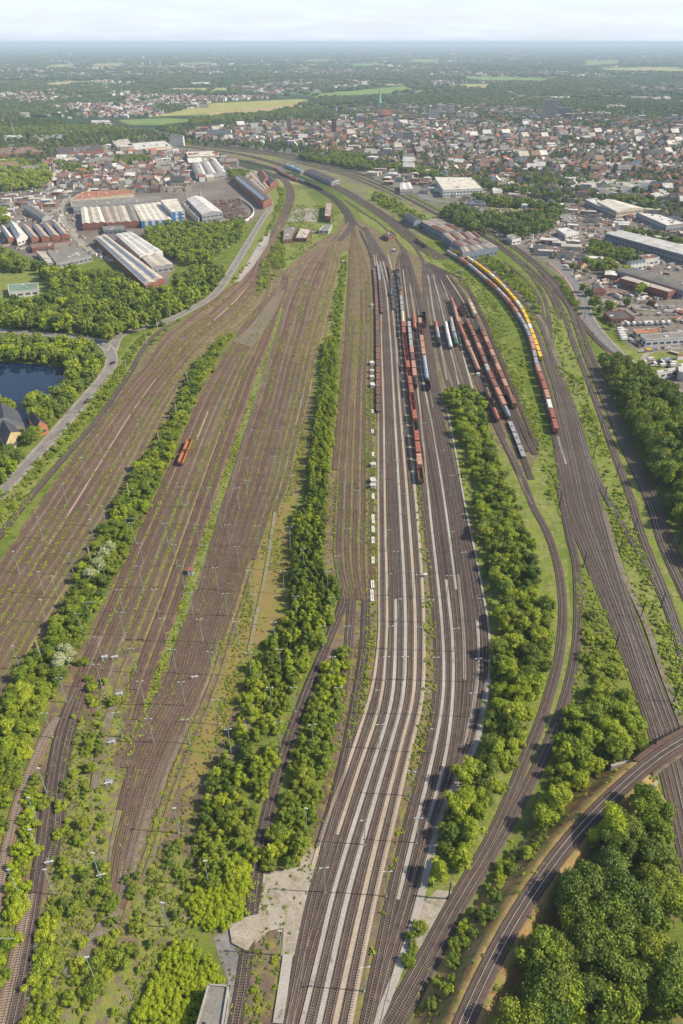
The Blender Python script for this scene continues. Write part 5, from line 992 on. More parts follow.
Z1 = lambda l: [(a/5.69, 185+b/5.69) for a, b in l]; Z2 = lambda l: [(80+a/3.595, 185+b/3.595) for a, b in l]; Z3 = lambda l: [(220+a/5.254, 150+b/5.254) for a, b in l]
Z4 = lambda l: [(400+a/5.254, 165+b/5.254) for a, b in l]; Z5 = lambda l: [(550+a/5.135, 165+b/5.135) for a, b in l]; Z6 = lambda l: [(563+a/5.69, 270+b/5.69) for a, b in l]
hall(Z1([(135, 128), (185, 112), (290, 180), (238, 192)]), 7, 'r_grey', 'w_grey', 'grey gabled hall at the left end of the works street', 'gable', rh=3)
for i, (qd, lb) in enumerate([([(2, 240), (28, 238), (78, 300), (45, 310)], 'short saw-roofed shed at the left end of the shed row'), ([(48, 215), (88, 215), (158, 292), (95, 310)], 'saw-roofed shed with white gable wall'),
      ([(120, 232), (160, 232), (222, 300), (178, 308)], 'third saw-roofed shed with brown and glass slopes'), ([(180, 228), (220, 226), (285, 298), (236, 304)], 'fourth saw-roofed shed with brown and glass slopes'),
      ([(238, 222), (275, 220), (345, 292), (292, 298)], 'fifth saw-roofed shed with brown and glass slopes'), ([(293, 217), (332, 215), (395, 284), (350, 290)], 'saw-roofed shed at the right end of the shed row')]):
    hall(Z1(qd), 7, 'r_tan' if i > 1 else 'r_white', 'w_white' if i == 1 else 'w_brick', lb, 'saw', rh=3, skl=1)
hall(Z1([(170, 335), (305, 325), (308, 348), (182, 362)]), 5, 'r_brown', 'w_brick', 'low brown flat building below the shed row')
hall(Z1([(270, 380), (470, 360), (520, 403), (320, 445)]), 6, 'r_grey', 'w_grey', 'wide flat grey roof with pale patches beside the wood')
hall(Z1([(205, 378), (268, 378), (312, 444), (272, 447)]), 5, 'r_beige', 'w_cream', 'narrow pale roof left of the wide grey one')
hall(Z2([(-30, 60), (290, 40), (290, 58), (-25, 82)]), 8, 'r_grey', 'w_grey', 'long low grey hall at the back of the striped works')
hall(Z2([(2, 82), (72, 80), (92, 135), (8, 140)]), 8.5, 'r_cream', 'w_brick', 'cream multi-gable hall over a red brick wall', 'gable', n=3, rh=1.6, alt='r_beige')
hall(Z2([(74, 80), (130, 76), (150, 134), (95, 138)]), 8.5, 'r_tan', 'w_brick', 'tan roofed hall in the middle of the striped works', 'gable', n=2, rh=1.4)
hall(Z2([(132, 78), (188, 72), (214, 130), (152, 134)]), 8.5, 'r_beige', 'w_brick', 'beige ribbed hall next to the white roof', 'gable', n=2, rh=1.4, alt='r_grey')
hall(Z2([(190, 72), (288, 62), (330, 124), (220, 130)]), 9, 'r_cream', 'w_white', 'white roofed hall with blue and white striped facade', 'gable', n=5, rh=.8, stripes='w_blue')
hall(Z2([(290, 56), (350, 50), (376, 95), (330, 98)]), 15, 'r_cream', 'w_white', 'tall block with blue and white striped facade', stripes='w_blue')
hall(Z2([(383, 50), (440, 42), (512, 96), (438, 106)]), 11, 'r_white', 'w_grey', 'silver gabled hall with glazed front', 'gable', rh=3)
hall(Z2([(362, 62), (382, 55), (434, 112), (424, 122)]), 7, 'r_grey', 'w_grey', 'low grey aisle along the silver hall', 'flat')
hall(Z2([(52, 190), (92, 178), (302, 335), (236, 362)]), 8, 'r_beige', 'w_brick', 'very long weathered hall ending in the wood', 'gable', n=2, rh=1.5, skl=1)
hall(Z2([(128, 178), (185, 168), (297, 238), (215, 256)]), 8, 'r_white', 'w_white', 'bright white roofed hall beside the long weathered one', 'gable', n=3, rh=1)
hall(Z2([(213, 252), (280, 242), (335, 284), (258, 296)]), 7, 'r_beige', 'w_grey', 'short beige hall in front of the white one', 'gable', n=2, rh=1.2)
hall(Z2([(80, 150), (160, 145), (165, 160), (85, 165)]), 5, 'r_grey', 'w_bluegrey', 'small blue-grey depot on the works street')
hall(Z3([(70, 146), (110, 130), (272, 258), (226, 276)]), 9, 'r_dark', 'w_brick', 'long dark roofed workshop with glass strip beside the curve', 'gable', rh=2.5, skl=1)
hall(Z3([(114, 128), (192, 114), (262, 200), (220, 222)]), 7, 'r_tan', 'w_brick', 'tan shed attached to the dark workshop', 'gable', n=3, rh=1.5)
hall(Z3([(196, 118), (232, 112), (262, 150), (226, 165)]), 10, 'r_redbr', 'w_brick', 'red brick building with steep dark roof', 'gable', rh=4, name='brick_building')
hall(Z3([(236, 150), (276, 142), (306, 166), (262, 180)]), 9, 'r_slate', 'w_brick', 'brick building with grey roof behind the embankment', 'gable', rh=3, name='brick_building')
hall(Z3([(340, 406), (402, 404), (374, 470), (330, 474)]), 4.5, 'r_grey', 'w_brick', 'flat grey depot building on the lawn, left one', name='depot_building')
hall(Z3([(424, 410), (478, 420), (455, 464), (396, 464)]), 4.5, 'r_beige', 'w_brick', 'flat pale depot building on the lawn, right one', name='depot_building')
hall(Z3([(558, 275), (592, 280), (580, 352), (550, 348)]), 8, 'r_tan', 'w_brick', 'narrow brick depot building beside the throat curve', name='depot_building')
hall(Z3([(544, 396), (590, 394), (570, 424), (520, 424)]), 4, 'r_grey', 'w_white', 'small white depot office with red trim', name='depot_building')
hall(Z3([(450, 108), (490, 98), (628, 155), (585, 168)]), 6, 'r_dark', 'w_grey', 'long dark platform canopy between the station tracks', 'gable', rh=1.5, name='platform_canopy')
hall(Z3([(345, 78), (365, 74), (440, 104), (425, 112)]), 5, 'r_blue', 'w_grey', 'low blue-grey carriage shed between the station tracks', name='carriage_shed')
hall(Z3([(535, 38), (575, 38), (580, 52), (535, 55)]), 6, 'r_white', 'w_white', 'small white signal building beside the station tracks', name='signal_box')
hall(Z4([(20, 266), (62, 258), (108, 290), (74, 300)]), 8, 'r_slate', 'w_bluegrey', 'blue-grey end building of the brick repair works', 'gable', rh=2)
hall(Z4([(108, 294), (200, 284), (262, 308), (160, 322)]), 9, 'r_tan', 'w_bluegrey', 'brown roofed bay of the repair works, farthest', 'gable', n=3, rh=1.6, name='repair_works')
hall(Z4([(160, 324), (265, 310), (330, 342), (225, 356)]), 9, 'r_redbr', 'w_bluegrey', 'red-brown roofed bay of the repair works, second farthest', 'gable', n=3, rh=1.6, alt='r_tan', name='repair_works')
hall(Z4([(226, 362), (396, 350), (432, 383), (272, 402)]), 9, 'r_tan', 'w_bluegrey', 'middle bay of the repair works with striped brown roofs', 'gable', n=6, rh=1.4, alt='r_redbr', name='repair_works')
hall(Z4([(274, 406), (434, 386), (474, 406), (315, 430)]), 9, 'r_redbr', 'w_bluegrey', 'second nearest bay of the repair works', 'gable', n=6, rh=1.3, alt='r_tan', name='repair_works')
hall(Z4([(318, 434), (478, 410), (515, 430), (330, 462)]), 9, 'r_tan', 'w_bluegrey', 'nearest bay of the repair works, brown and grey', 'gable', n=5, rh=1.2, alt='r_grey', name='repair_works')
hall(Z4([(182, 64), (376, 66), (434, 124), (228, 132)]), 11, 'r_cream', 'w_white', 'big cream roofed market hall with white walls', name='market_hall')
hall(Z4([(212, 38), (250, 34), (300, 52), (222, 54)]), 8, 'r_blue', 'w_blue', 'bright blue roofed hall behind the market hall')
hall(Z4([(455, 55), (500, 50), (616, 92), (560, 106)]), 8, 'r_beige', 'w_grey', 'pale long hall right of the market hall', 'gable', n=2, rh=1.2)
hall(Z4([(485, 122), (535, 120), (538, 136), (490, 140)]), 6, 'r_white', 'w_white', 'small white office by the tree belt')
hall(Z4([(645, 48), (690, 44), (690, 58), (652, 62)]), 6, 'r_blue', 'w_blue', 'blue shed among the scrap yards')
hall(Z4([(0, 95), (55, 92), (68, 125), (0, 130)]), 7, 'r_white', 'w_grey', 'white roofed warehouse beside the main line', 'gable', n=2, rh=1)
hall(Z4([(560, 372), (600, 366), (635, 385), (590, 395)]), 6, 'r_grey', 'w_white', 'grey roofed workshop beside the railway hedge')
hall(Z4([(350, 185), (440, 190), (450, 204), (350, 200)]), 5, 'r_slate', 'w_white', 'row of low slate roofs below the market hall')
hall(Z5([(120, 102), (258, 72), (345, 84), (230, 118)]), 9, 'r_beige', 'w_bluegrey', 'beige saw-roofed hall, upper left of the right works', 'gable', n=5, rh=1.5, alt='r_white')
hall(Z5([(232, 120), (410, 70), (545, 80), (290, 150)]), 9, 'r_grey', 'w_bluegrey', 'very wide grey ribbed hall of the right works', 'gable', n=6, rh=1, alt='r_beige')
hall(Z5([(180, 178), (240, 170), (345, 240), (240, 208)]), 8, 'r_white', 'w_grey', 'white flat hall in front of the wide grey one')
hall(Z5([(245, 190), (335, 180), (485, 222), (345, 240)]), 10, 'r_cream', 'w_cream', 'cream curved-roof hall in the middle of the right works', 'gable', rh=3)
hall(Z5([(445, 245), (560, 255), (700, 300), (600, 312)]), 8, 'r_white', 'w_grey', 'white roofed warehouse beside the green waste ground')
hall(Z5([(285, 350), (375, 338), (705, 415), (700, 465)]), 10, 'r_white', 'w_bluegrey', 'very long bright white hall across the right works', 'gable', rh=2, n=2)
hall(Z5([(345, 535), (440, 528), (700, 600), (640, 622)]), 8, 'r_grey', 'w_grey', 'long weathered hall near the right road, rear one', 'gable', n=2, rh=1.5)
hall(Z5([(458, 466), (530, 460), (562, 476), (490, 486)]), 7, 'r_redbr', 'w_white', 'white building with red-brown flat roof')
hall(Z5([(395, 500), (480, 488), (500, 505), (410, 520)]), 6, 'r_white', 'w_white', 'white row of saw-roofed offices', 'gable', n=5, rh=2)
hall(Z5([(35, 330), (90, 322), (150, 345), (80, 360)]), 6, 'r_white', 'w_white', 'white shed beside the sandy lot')
hall(Z5([(50, 258), (110, 250), (170, 300), (60, 290)]), .8, 'r_grey', 'w_grey', 'grey concrete loading slab beside the sandy lot', name='loading_slab')
hall(Z5([(510, 150), (620, 130), (640, 150), (540, 165)]), 7, 'r_white', 'w_white', 'white hall at the upper right of the works', 'gable', n=2, rh=1)
hall(Z5([(575, 60), (620, 52), (626, 72), (590, 80)]), 9, 'r_red', 'w_brick', 'red brick house with orange roof among trees', 'gable', rh=4, name='brick_building')
hall(Z5([(0, 112), (30, 110), (32, 130), (0, 132)]), 7, 'r_blue', 'w_blue', 'blue walled shed at the scrap yard')
hall(Z5([(140, 506), (170, 498), (188, 512), (160, 524)]), 5, 'r_rust', 'w_yellow', 'small house with orange roof by the road', 'gable', rh=3, name='small_house')
hall(Z6([(320, 48), (366, 34), (640, 116), (600, 128)]), 7, 'r_beige', 'w_brick', 'long pale roofed hall with brick front near the right road')
hall(Z6([(310, 2), (400, -10), (700, 88), (690, 118)]), 8, 'r_grey', 'w_grey', 'long weathered hall at the back of the lorry yard', 'gable', n=2, rh=1.5)
hall(Z6([(232, 240), (350, 232), (408, 274), (276, 282)]), 4.5, 'r_dark', 'w_brick', 'dark flat roofed garage beside the pink cycle path')
hall(Z6([(400, 342), (545, 332), (556, 358), (422, 364)]), 4, 'r_rust', 'w_cream', 'rust red flat roof among the parked caravans')
hall(Z6([(440, 372), (700, 352), (700, 386), (474, 400)]), 5.5, 'r_grey', 'w_white', 'long low building with white gable end at the car lot', 'flat')
hall(Z6([(166, 90), (230, 88), (242, 110), (176, 116)]), 6, 'r_grey', 'w_brick', 'house with solar roof beside the right road', 'gable', rh=3, name='small_house')
hall(Z6([(520, 580), (650, 556), (655, 566), (524, 592)]), 5, 'r_white', 'w_white', 'narrow white canopy at the right edge', name='canopy')
hall(Z6([(655, 540), (700, 530), (700, 590), (660, 580)]), 6, 'r_white', 'w_white', 'white building at the right edge below the meadow')
hall(G2([(150, 868), (228, 874), (200, 1055), (100, 1045)]), 5, 'r_grey', 'w_concrete', 'flat grey roofed shed at the bottom edge by the gravel path', name='flat_roofed_shed')
hall([(8, 285), (38, 283), (38, 290), (9, 293)], 5, 'r_green', 'w_white', 'white villa with green flat roof on the left lawn', name='villa')
hall([(371, 237), (378, 234), (383, 238), (376, 241)] if False else Z3([(855, 445), (895, 425), (925, 448), (885, 462)]), 4, 'r_dark', 'w_brick', 'small dark roofed cabin on the yellow-green lawn in the yard throat', name='yard_cabin')
hall([(30, 133), (60, 130), (66, 136), (30, 140)], 7, 'r_grey', 'w_grey', 'grey hall far left near the curving main line')
for qd, lb, r_, w_ in [([(56, 157), (74, 155), (76, 158), (58, 160)], 'small white hall behind the left works', 'r_white', 'w_white'), ([(128, 144), (165, 141), (172, 146), (130, 150)], 'white and orange office slab beside the tracks', 'r_white', 'w_cream'),
                       ([(190, 160), (215, 158), (226, 172), (196, 176)], 'long grey ribbed hall left of the station', 'r_grey', 'w_grey'), ([(186, 152), (214, 151), (215, 156), (188, 157)], 'cream roofed shed left of the station', 'r_cream', 'w_cream'),
                       ([(0, 148), (40, 146), (44, 152), (0, 155)], 'brown works hall far left', 'r_brown', 'w_brick'), ([(55, 148), (100, 145), (104, 150), (58, 154)], 'dark works hall in the left goods yard', 'r_dark', 'w_brick'),
                       ([(112, 141), (128, 139), (134, 147), (118, 148)], 'pale silo hall in the left goods yard', 'r_beige', 'w_cream'), ([(70, 200), (84, 192), (130, 190), (134, 194)], 'narrow orange roofed canopy by the terrace rows', 'r_rust', 'w_cream'),
                       ([(478, 150), (510, 148), (512, 152), (480, 154)], 'wide white roof in the town', 'r_white', 'w_white'), ([(570, 158), (590, 160), (586, 168), (568, 166)], 'red roofed school block on the right', 'r_red', 'w_brick'),
                       ([(655, 160), (683, 166), (700, 172), (664, 165)], 'pale curved apartment block at the right edge', 'r_white', 'w_white'), ([(330, 121), (352, 119), (352, 123), (330, 125)], 'brown department store left of the church', 'r_brown', 'w_brick'),
                       ([(378, 123), (402, 121), (404, 125), (380, 127)], 'long red roofed hall right of the church', 'r_red', 'w_white')]:
    hall(qd, 9, r_, w_, lb, name='town_building', **(dict(kind='gable', n=6, rh=1.6, alt='r_white') if 'ribbed' in lb else {}))
# house by the pond: three slate roofs
hall([(-12, 408), (18, 411), (24, 424), (-12, 424)], 7, 'r_slate', 'w_white', 'large slate roofed house with white gable by the pond', 'gable', rh=4.5, name='pond_house')
hall([(-2, 432), (11, 421), (20, 432), (5, 447)], 6, 'r_slate', 'w_yellow', 'slate roofed house with ochre gable wall by the pond', 'gable', rh=4.5, name='pond_house')
hall([(28, 418), (38, 416), (47, 425), (36, 429)], 5.5, 'r_slate', 'w_orange', 'small slate roofed house with orange wall beside the left road', 'gable', rh=4, name='pond_house')
# small workshops filling the works quarters
HCEN = [(o.location.x, o.location.y) for o in bpy.data.objects if o.parent is None and o.type == 'EMPTY' and o.get('category') == 'building']
SHW = MB(); SHW.add([(-.5, -.5, 0), (.5, -.5, 0), (.5, .5, 0), (-.5, .5, 0), (-.5, -.5, .9), (.5, -.5, .9), (.5, .5, .9), (-.5, .5, .9)], [(0, 1, 5, 4), (1, 2, 6, 5), (2, 3, 7, 6), (3, 0, 4, 7)])
SHR = MB(); SHR.add([(-.52, -.52, .88), (.52, -.52, .88), (.52, .52, .88), (-.52, .52, .88), (-.52, 0, 1.02), (.52, 0, 1.02)], [(0, 1, 5, 4), (4, 5, 2, 3), (0, 4, 3), (1, 2, 5), (3, 2, 1, 0)])
SHD = MB(); SHD.box((-.1, -.505, .35), (.25, .012, .7)); SHD = SHD.mesh('door', M['bluegrey']); SW_, SR_ = {}, {}; nsh = 0; cs = {}
for zn_, ip, sp__, kp in (('works quarter left of the railway', [(0, 152), (60, 150), (130, 146), (190, 152), (228, 162), (225, 178), (190, 178), (180, 165), (110, 162), (50, 158), (0, 162)], 30, .8), ('works street at the left', [(0, 196), (60, 194), (110, 190), (180, 186), (178, 190), (70, 198), (50, 208), (0, 220)], 20, .6),
                   ('scrap and works quarter at the right', [(480, 186), (560, 196), (600, 215), (590, 238), (560, 225), (520, 208), (480, 200)], 26, .75), ('right works', [(600, 195), (700, 225), (700, 310), (640, 305), (600, 290), (585, 262), (620, 250)], 27, .6),
                   ('car dealer quarter', [(520, 236), (575, 245), (600, 262), (640, 262), (683, 280), (683, 300), (640, 285), (600, 280), (570, 264), (545, 256)], 22, .75), ('goods sheds below the town', [(370, 166), (420, 176), (480, 196), (470, 204), (430, 196), (400, 190), (372, 176)], 22, .6), ('works behind the blue pond wood', [(60, 252), (100, 258), (60, 262)], 18, .5)):
    X, Y = scatter(ip, sp__, keep=kp); o_ = clear_of(X, Y, [PATHS['W1'], PATHS['D0'], ROADR], 15); X, Y = X[o_], Y[o_]
    for x, y in sorted(zip(X, Y), key=lambda t: t[1]):
        if min((x-a)**2+(y-b)**2 for a, b in HCEN) < 34**2: continue
        rm = Rs.choice(['r_grey', 'r_brown', 'r_white', 'r_beige', 'r_dark', 'r_slate', 'r_white', 'r_redbr']); wl2 = Rs.choice(['w_white', 'w_brick', 'w_grey', 'w_cream'])
        if rm not in SR_: SR_[rm] = mesh('roof', SHR.V, SHR.F, M[rm])
        if wl2 not in SW_: SW_[wl2] = mesh('wall', SHW.V, SHW.F, M[wl2])
        cs[(rm, zn_)] = cs.get((rm, zn_), 0)+1; r = empty('workshop_shed', (x, y, 0), (-.28 if x > 0 else .12)+Rs.choice([0, 0, 1.57])+Rs.uniform(-.06, .06), label=f'{ordw(cs[(rm, zn_)]-1)} small workshop with {rm[2:].replace("redbr", "brownish red")} roof from near, {zn_}', cat='building', group='small workshops of the '+zn_)
        sc_ = (Rs.uniform(9, 24), Rs.uniform(7, 15), Rs.uniform(4, 7))
        for n_, me in (('wall', SW_[wl2]), ('roof', SR_[rm])): o = link(n_, me, parent=r); o.scale = sc_
        o = link('door', SHD, parent=r); o.scale = sc_
# lorries, containers and stacked goods too small to tell apart
cl_h = []
for ip, n_ in (([(0, 150), (190, 150), (228, 165), (190, 184), (60, 190), (0, 195)], 900), ([(480, 188), (683, 225), (683, 300), (600, 300), (560, 262), (500, 236), (470, 205)], 900), ([(0, 196), (60, 196), (110, 255), (60, 262), (0, 245)], 160), ([(600, 285), (683, 310), (683, 360), (620, 340)], 60), ([(80, 250), (150, 262), (110, 262)], 40)):
    poly = [P(*q) for q in ip]; a = np.array(poly); X = RNG.uniform(a[:, 0].min(), a[:, 0].max(), n_*4); Y = RNG.uniform(a[:, 1].min(), a[:, 1].max(), n_*4); k = inpoly(X, Y, poly); X, Y = X[k][:n_], Y[k][:n_]; o_ = clear_of(X, Y, [PATHS['W1'], PATHS['D0'], PATHS['CL0'], PATHS['C0']], 14)
    cl_h += [(x, y, Rs.uniform(0, 3), Rs.uniform(2, 9), Rs.uniform(2, 3), Rs.uniform(1.2, 3), True) for x, y in zip(X[o_], Y[o_])]
house_mass('stacked_goods', cl_h, 'lorries, containers and stacked goods in the works yards')
# church, towers, high-rise
x, y = P(379, 121); r = empty('church', (x, y, 0), label='brick church with green copper spire rising over the town', cat='church')
mb = MB(); mb.box((0, 0, 24), (11, 11, 48)); link('tower', mb.mesh('tower', M['w_concrete']), parent=r)
mb = MB(); mb.cyl((0, 0, 48), (0, 0, 56), 7.0, 4.6, 8); mb.cyl((0, 0, 56), (0, 0, 86), 4.6, .5, 8); link('spire', mb.mesh('spire', M['copper']), parent=r)
nv = MB(); nv.add([(6, -11, 0), (38, -11, 0), (38, 11, 0), (6, 11, 0), (6, -11, 18), (38, -11, 15), (38, 11, 15), (6, 11, 18), (6, 0, 30), (38, 0, 30)], [(0, 1, 5, 4), (2, 3, 7, 6), (3, 0, 4, 8, 7), (1, 2, 6, 9, 5)]); link('nave', nv.mesh('nave', M['w_brick']), parent=r)
nr = MB(); nr.add([(5.8, -12, 17.5), (39, -12, 15), (39, 0, 30.6), (5.8, 0, 30.6), (5.8, 12, 17.5), (39, 12, 15)], [(0, 1, 2, 3), (3, 2, 5, 4)]); link('roof', nr.mesh('roof', M['r_red']), parent=r)
def tower_block(u, v, w_, d, h, wall, label, rz=0, name='tower_block'):
    x, y = P(u, v); r = empty(name, (x, y, 0), rz, label=label, cat='building'); mb = MB(); mb.box((0, 0, h/2), (w_, d, h)); link('wall', mb.mesh('wall', M[wall]), parent=r)
    wb = MB()
    for f in range(int(h/3.2)):
        for c in range(int(w_/4)): wb.box((-w_/2+2+c*4, -d/2-.03, 2+f*3.2), (2.4, .06, 1.5))
    link('windows', wb.mesh('windows', M['glass']), parent=r, kind='stuff'); rb = MB(); rb.box((0, 0, h+.4), (w_+.6, d+.6, .8)); rb.box((w_*.15, 0, h+2), (w_*.3, d*.4, 2.6)); link('roof', rb.mesh('roof', M['r_grey']), parent=r)
tower_block(548, 120, 42, 22, 54, 'w_concrete', 'tallest grey high-rise slab right of the town centre'); tower_block(563, 119, 44, 20, 30, 'w_bluegrey', 'lower blue-grey slab beside the high-rise')
tower_block(290, 132, 14, 14, 34, 'w_pink', 'pinkish tower block left of the church'); tower_block(334, 137, 12, 12, 40, 'w_brick', 'slim brick tower in the town centre', name='brick_tower'); tower_block(340, 114, 16, 14, 22, 'w_brick', 'squat brick water tower left of the church')
tower_block(408, 145, 24, 14, 26, 'w_concrete', 'pale office block in the town centre'); tower_block(433, 120, 26, 14, 28, 'w_white', 'white office block right of the church'); tower_block(220, 138, 60, 16, 18, 'w_white', 'long white block behind the station')
tower_block(178, 146, 30, 14, 20, 'w_white', 'white office block left of the station'); tower_block(445, 112, 50, 24, 16, 'w_white', 'white school block beyond the church'); tower_block(150, 66.5, 16, 14, 60, 'w_white', 'far white tower on the left plain'); tower_block(160, 67, 14, 14, 50, 'w_white', 'second far tower on the left plain')
for u, v in ((12, 137), (100, 122), (180, 104), (188, 104), (120, 108), (600, 113), (615, 106), (640, 98), (660, 98), (560, 98), (505, 93), (140, 92), (200, 84), (410, 70), (395, 71)):
    x, y = P(u, v); k = px_per_m(x, y); hall([(u-9, v-1.4), (u+9, v-1.8), (u+11, v), (u-8, v+.4)], 9, random.choice(['r_white', 'r_white', 'r_beige', 'r_grey']), 'w_white', f'pale far warehouse at {"left" if u < 341 else "right"} of the plain, {ordw(NB[0] % 40)} of the far sheds', name='far_warehouse')
# chimneys
for u, v, h, lb in ((55, 175, 26, 'brown chimney mast behind the left works'), (15, 139, 35, 'slim chimney at the far left edge'), (188, 207, 22, 'left chimney by the silver hall'), (201, 204, 22, 'right chimney by the silver hall'), (383, 118, .1, '')):
    if h > 1: x, y = P(u, v); r = empty('chimney', (x, y, 0), label=lb, cat='chimney'); mb = MB(); mb.cyl((0, 0, 0), (0, 0, h), 1.3, .9, 10); link('shaft', mb.mesh('shaft', M['w_concrete']), parent=r); mb = MB(); mb.cyl((0, 0, h), (0, 0, h+.8), 1.15, 1.15, 10); link('rim', mb.mesh('rim', M['w_brick']), parent=r)
# wind turbines on the horizon
rot = MB()
for a in (0, 2.094, 4.189):
    d = Vector((math.sin(a), 0, math.cos(a))); rot.cyl(tuple(d*1.5+Vector((0, -4, 0))), tuple(d*46+Vector((0, -4, 0))), 2.0, .5, 5)
ROT = rot.mesh('rotor', M['white']); tw = MB(); tw.cyl((0, 0, 0), (0, 0, 98), 3.2, 1.8, 8); TWR = tw.mesh('tower', M['white']); nc = MB(); nc.box((0, 0, 99), (4, 9, 4)); NAC = nc.mesh('nacelle', M['white'])
for i, (u, v) in enumerate([(176, 51), (183, 50), (190, 51), (197, 50.5), (205, 51), (212, 50.5), (265, 52), (253, 51), (242, 51), (221, 51.5), (85, 50), (454, 63), (474, 60), (500, 59), (513, 60), (482, 62), (452, 58), (585, 53)]):
    x, y = P(u, v); r = empty('wind_turbine', (x, y, 0), label=f'white wind turbine on the hazy horizon, {ordw(i)} of the row from its listed left' if False else f'white wind turbine near the horizon, {"left of" if u < 230 else "above" if u < 420 else "right of"} the town, {ordw(i)} one', cat='wind turbine', group='wind turbines on the plain')
    link('tower', TWR, parent=r); link('nacelle', NAC, parent=r); o = link('rotor', ROT, parent=r); o.location = (0, 0, 99); o.rotation_euler = (0, random.random()*2, 0)
# ------------------------------------------------------------------ wagons
def wheelset():
    mb = MB(); mb.box((0, 0, .62), (2.4, 1.9, .34))
    for sx in (-.85, .85):
        mb.box((sx, .95, .5), (.4, .16, .3)); mb.box((sx, -.95, .5), (.4, .16, .3))
    ws = MB(); ws.cyl((0, -.7, .46), (0, .7, .46), .09, n=6)
    for sy in (-.75, .75): ws.cyl((0, sy-.07, .46), (0, sy+.07, .46), .46, n=10)
    return mb.mesh('bogie', M['black']), ws.mesh('wheelset', M['brown'])
BOG, WST = wheelset(); WB = {}
def wagon_body(kind, colour, L):
    k = (kind, colour, L)
    if k in WB: return WB[k]
    mb = MB(); n = 'body'
    if kind == 'tank':
        mb.cyl((-L/2+.9, 0, 2.65), (L/2-.9, 0, 2.65), 1.45, n=16, cap=False)
        for s in (-1, 1): mb.cyl((s*(L/2-.9), 0, 2.65), (s*(L/2-.5), 0, 2.65), 1.45, .9, n=16)
        mb.cyl((0, 0, 4.0), (0, 0, 4.4), .35, n=8); n = 'tank'
    elif kind == 'box':
        for i in range(3):
            l = (L-.9)/3; mb.box((-L/2+.45+l*(i+.5), 0, 2.65), (l-.12, 2.9, 2.9)); mb.box((-L/2+.45+l*(i+.5), 0, 4.15), (l-.4, 2.3, .25))
        for i in range(9): mb.box((-L/2+.9+i*(L-1.8)/8, 0, 2.65), (.1, 3.04, 2.8))
        n = 'box_body'
    elif kind == 'open':
        for s in (-1, 1): mb.box((0, s*1.4, 2.1), (L-.8, .12, 1.8)); mb.box((s*(L/2-.4), 0, 2.1), (.12, 2.8, 1.8))
        for i in range(8):
            for s in (-1, 1): mb.box((-L/2+.9+i*(L-1.8)/7, s*1.5, 2.1), (.12, .12, 1.8))
        mb.box((0, 0, 1.28), (L-.8, 2.7, .12)); n = 'open_body'
    elif kind == 'flat':
        mb.box((0, 0, 1.3), (L-.6, 2.7, .2)); 
        for i in range(6):
            for s in (-1, 1): mb.box((-L/2+1+i*(L-2)/5, s*1.32, 1.9), (.1, .1, 1.1))
        n = 'deck'
    elif kind == 'container':
        l = (L-1)/2
        for s in (-1, 1):
            mb.box((s*l/2*1.01, 0, 2.65), (l-.15, 2.5, 2.6))
            for i in range(7): mb.box((s*l/2*1.01-l/2+.4+i*(l-.8)/6, 0, 2.65), (.12, 2.58, 2.45))
        n = 'container'
    elif kind == 'coach':
        mb.box((0, 0, 2.3), (L-.4, 2.85, 2.4)); mb.add([(-L/2+.2, -1.42, 3.5), (L/2-.2, -1.42, 3.5), (L/2-.2, -.9, 4.0), (-L/2+.2, -.9, 4.0), (L/2-.2, .9, 4.0), (-L/2+.2, .9, 4.0), (L/2-.2, 1.42, 3.5), (-L/2+.2, 1.42, 3.5)], [(0, 1, 2, 3), (3, 2, 4, 5), (5, 4, 6, 7), (3, 5, 7, 0), (1, 6, 4, 2)]); n = 'coach_body'
    WB[k] = mb.mesh(n, M[colour], smooth=(kind == 'tank')); return WB[k]
FR = {}
def frame(L):
    if L not in FR:
        mb = MB(); mb.box((0, 0, 1.05), (L-.3, 2.3, .24))
        for s in (-1, 1):
            mb.box((s*(L/2-.1), 0, 1.05), (.2, 2.6, .4))
            for t in (-.87, .87): mb.cyl((s*(L/2-.05), t, 1.05), (s*(L/2+.3), t, 1.05), .2, n=8)
        mb.box((0, 0, 1.6), (L*.15, .5, .1)) ; FR[L] = mb.mesh('underframe', M['black'])
    return FR[L]
CN = dict(rust='rusty brown', rustred='rust red', orange='orange', red='red', brown='dark brown', black='black', white='white', grey='grey', bluegrey='blue-grey', yellow='yellow', pink='pink', blue='blue', salmon='salmon', cream='cream', green='green', silver='silver', lblue='light blue')
KN = dict(tank='tank wagon', box='covered wagon', open='empty open wagon', flat='flat wagon', container='container wagon', coach='coach')
def wagon(path, q, kind, colour, L, label, group, zt=.5):
    x, y, dx, dy = path.at(q); r = empty({'coach': 'railway_coach'}.get(kind, KN[kind].replace('empty ', '').replace(' ', '_')), (x, y, zt), math.atan2(dy, dx), label=label, cat='railway wagon' if kind != 'coach' else 'railway coach', group=group)
    o = link('x', wagon_body(kind, colour, L), parent=r); o.name = wagon_body(kind, colour, L).name.split('.')[0]
    link('underframe', frame(L), parent=r)
    for s in (-1, 1): b = link('bogie', BOG, parent=r); b.location = (s*(L/2-2.6), 0, 0); [setattr(link('wheelset', WST, parent=b), 'location', (k, 0, 0)) for k in (-.85, .85)]
    return r
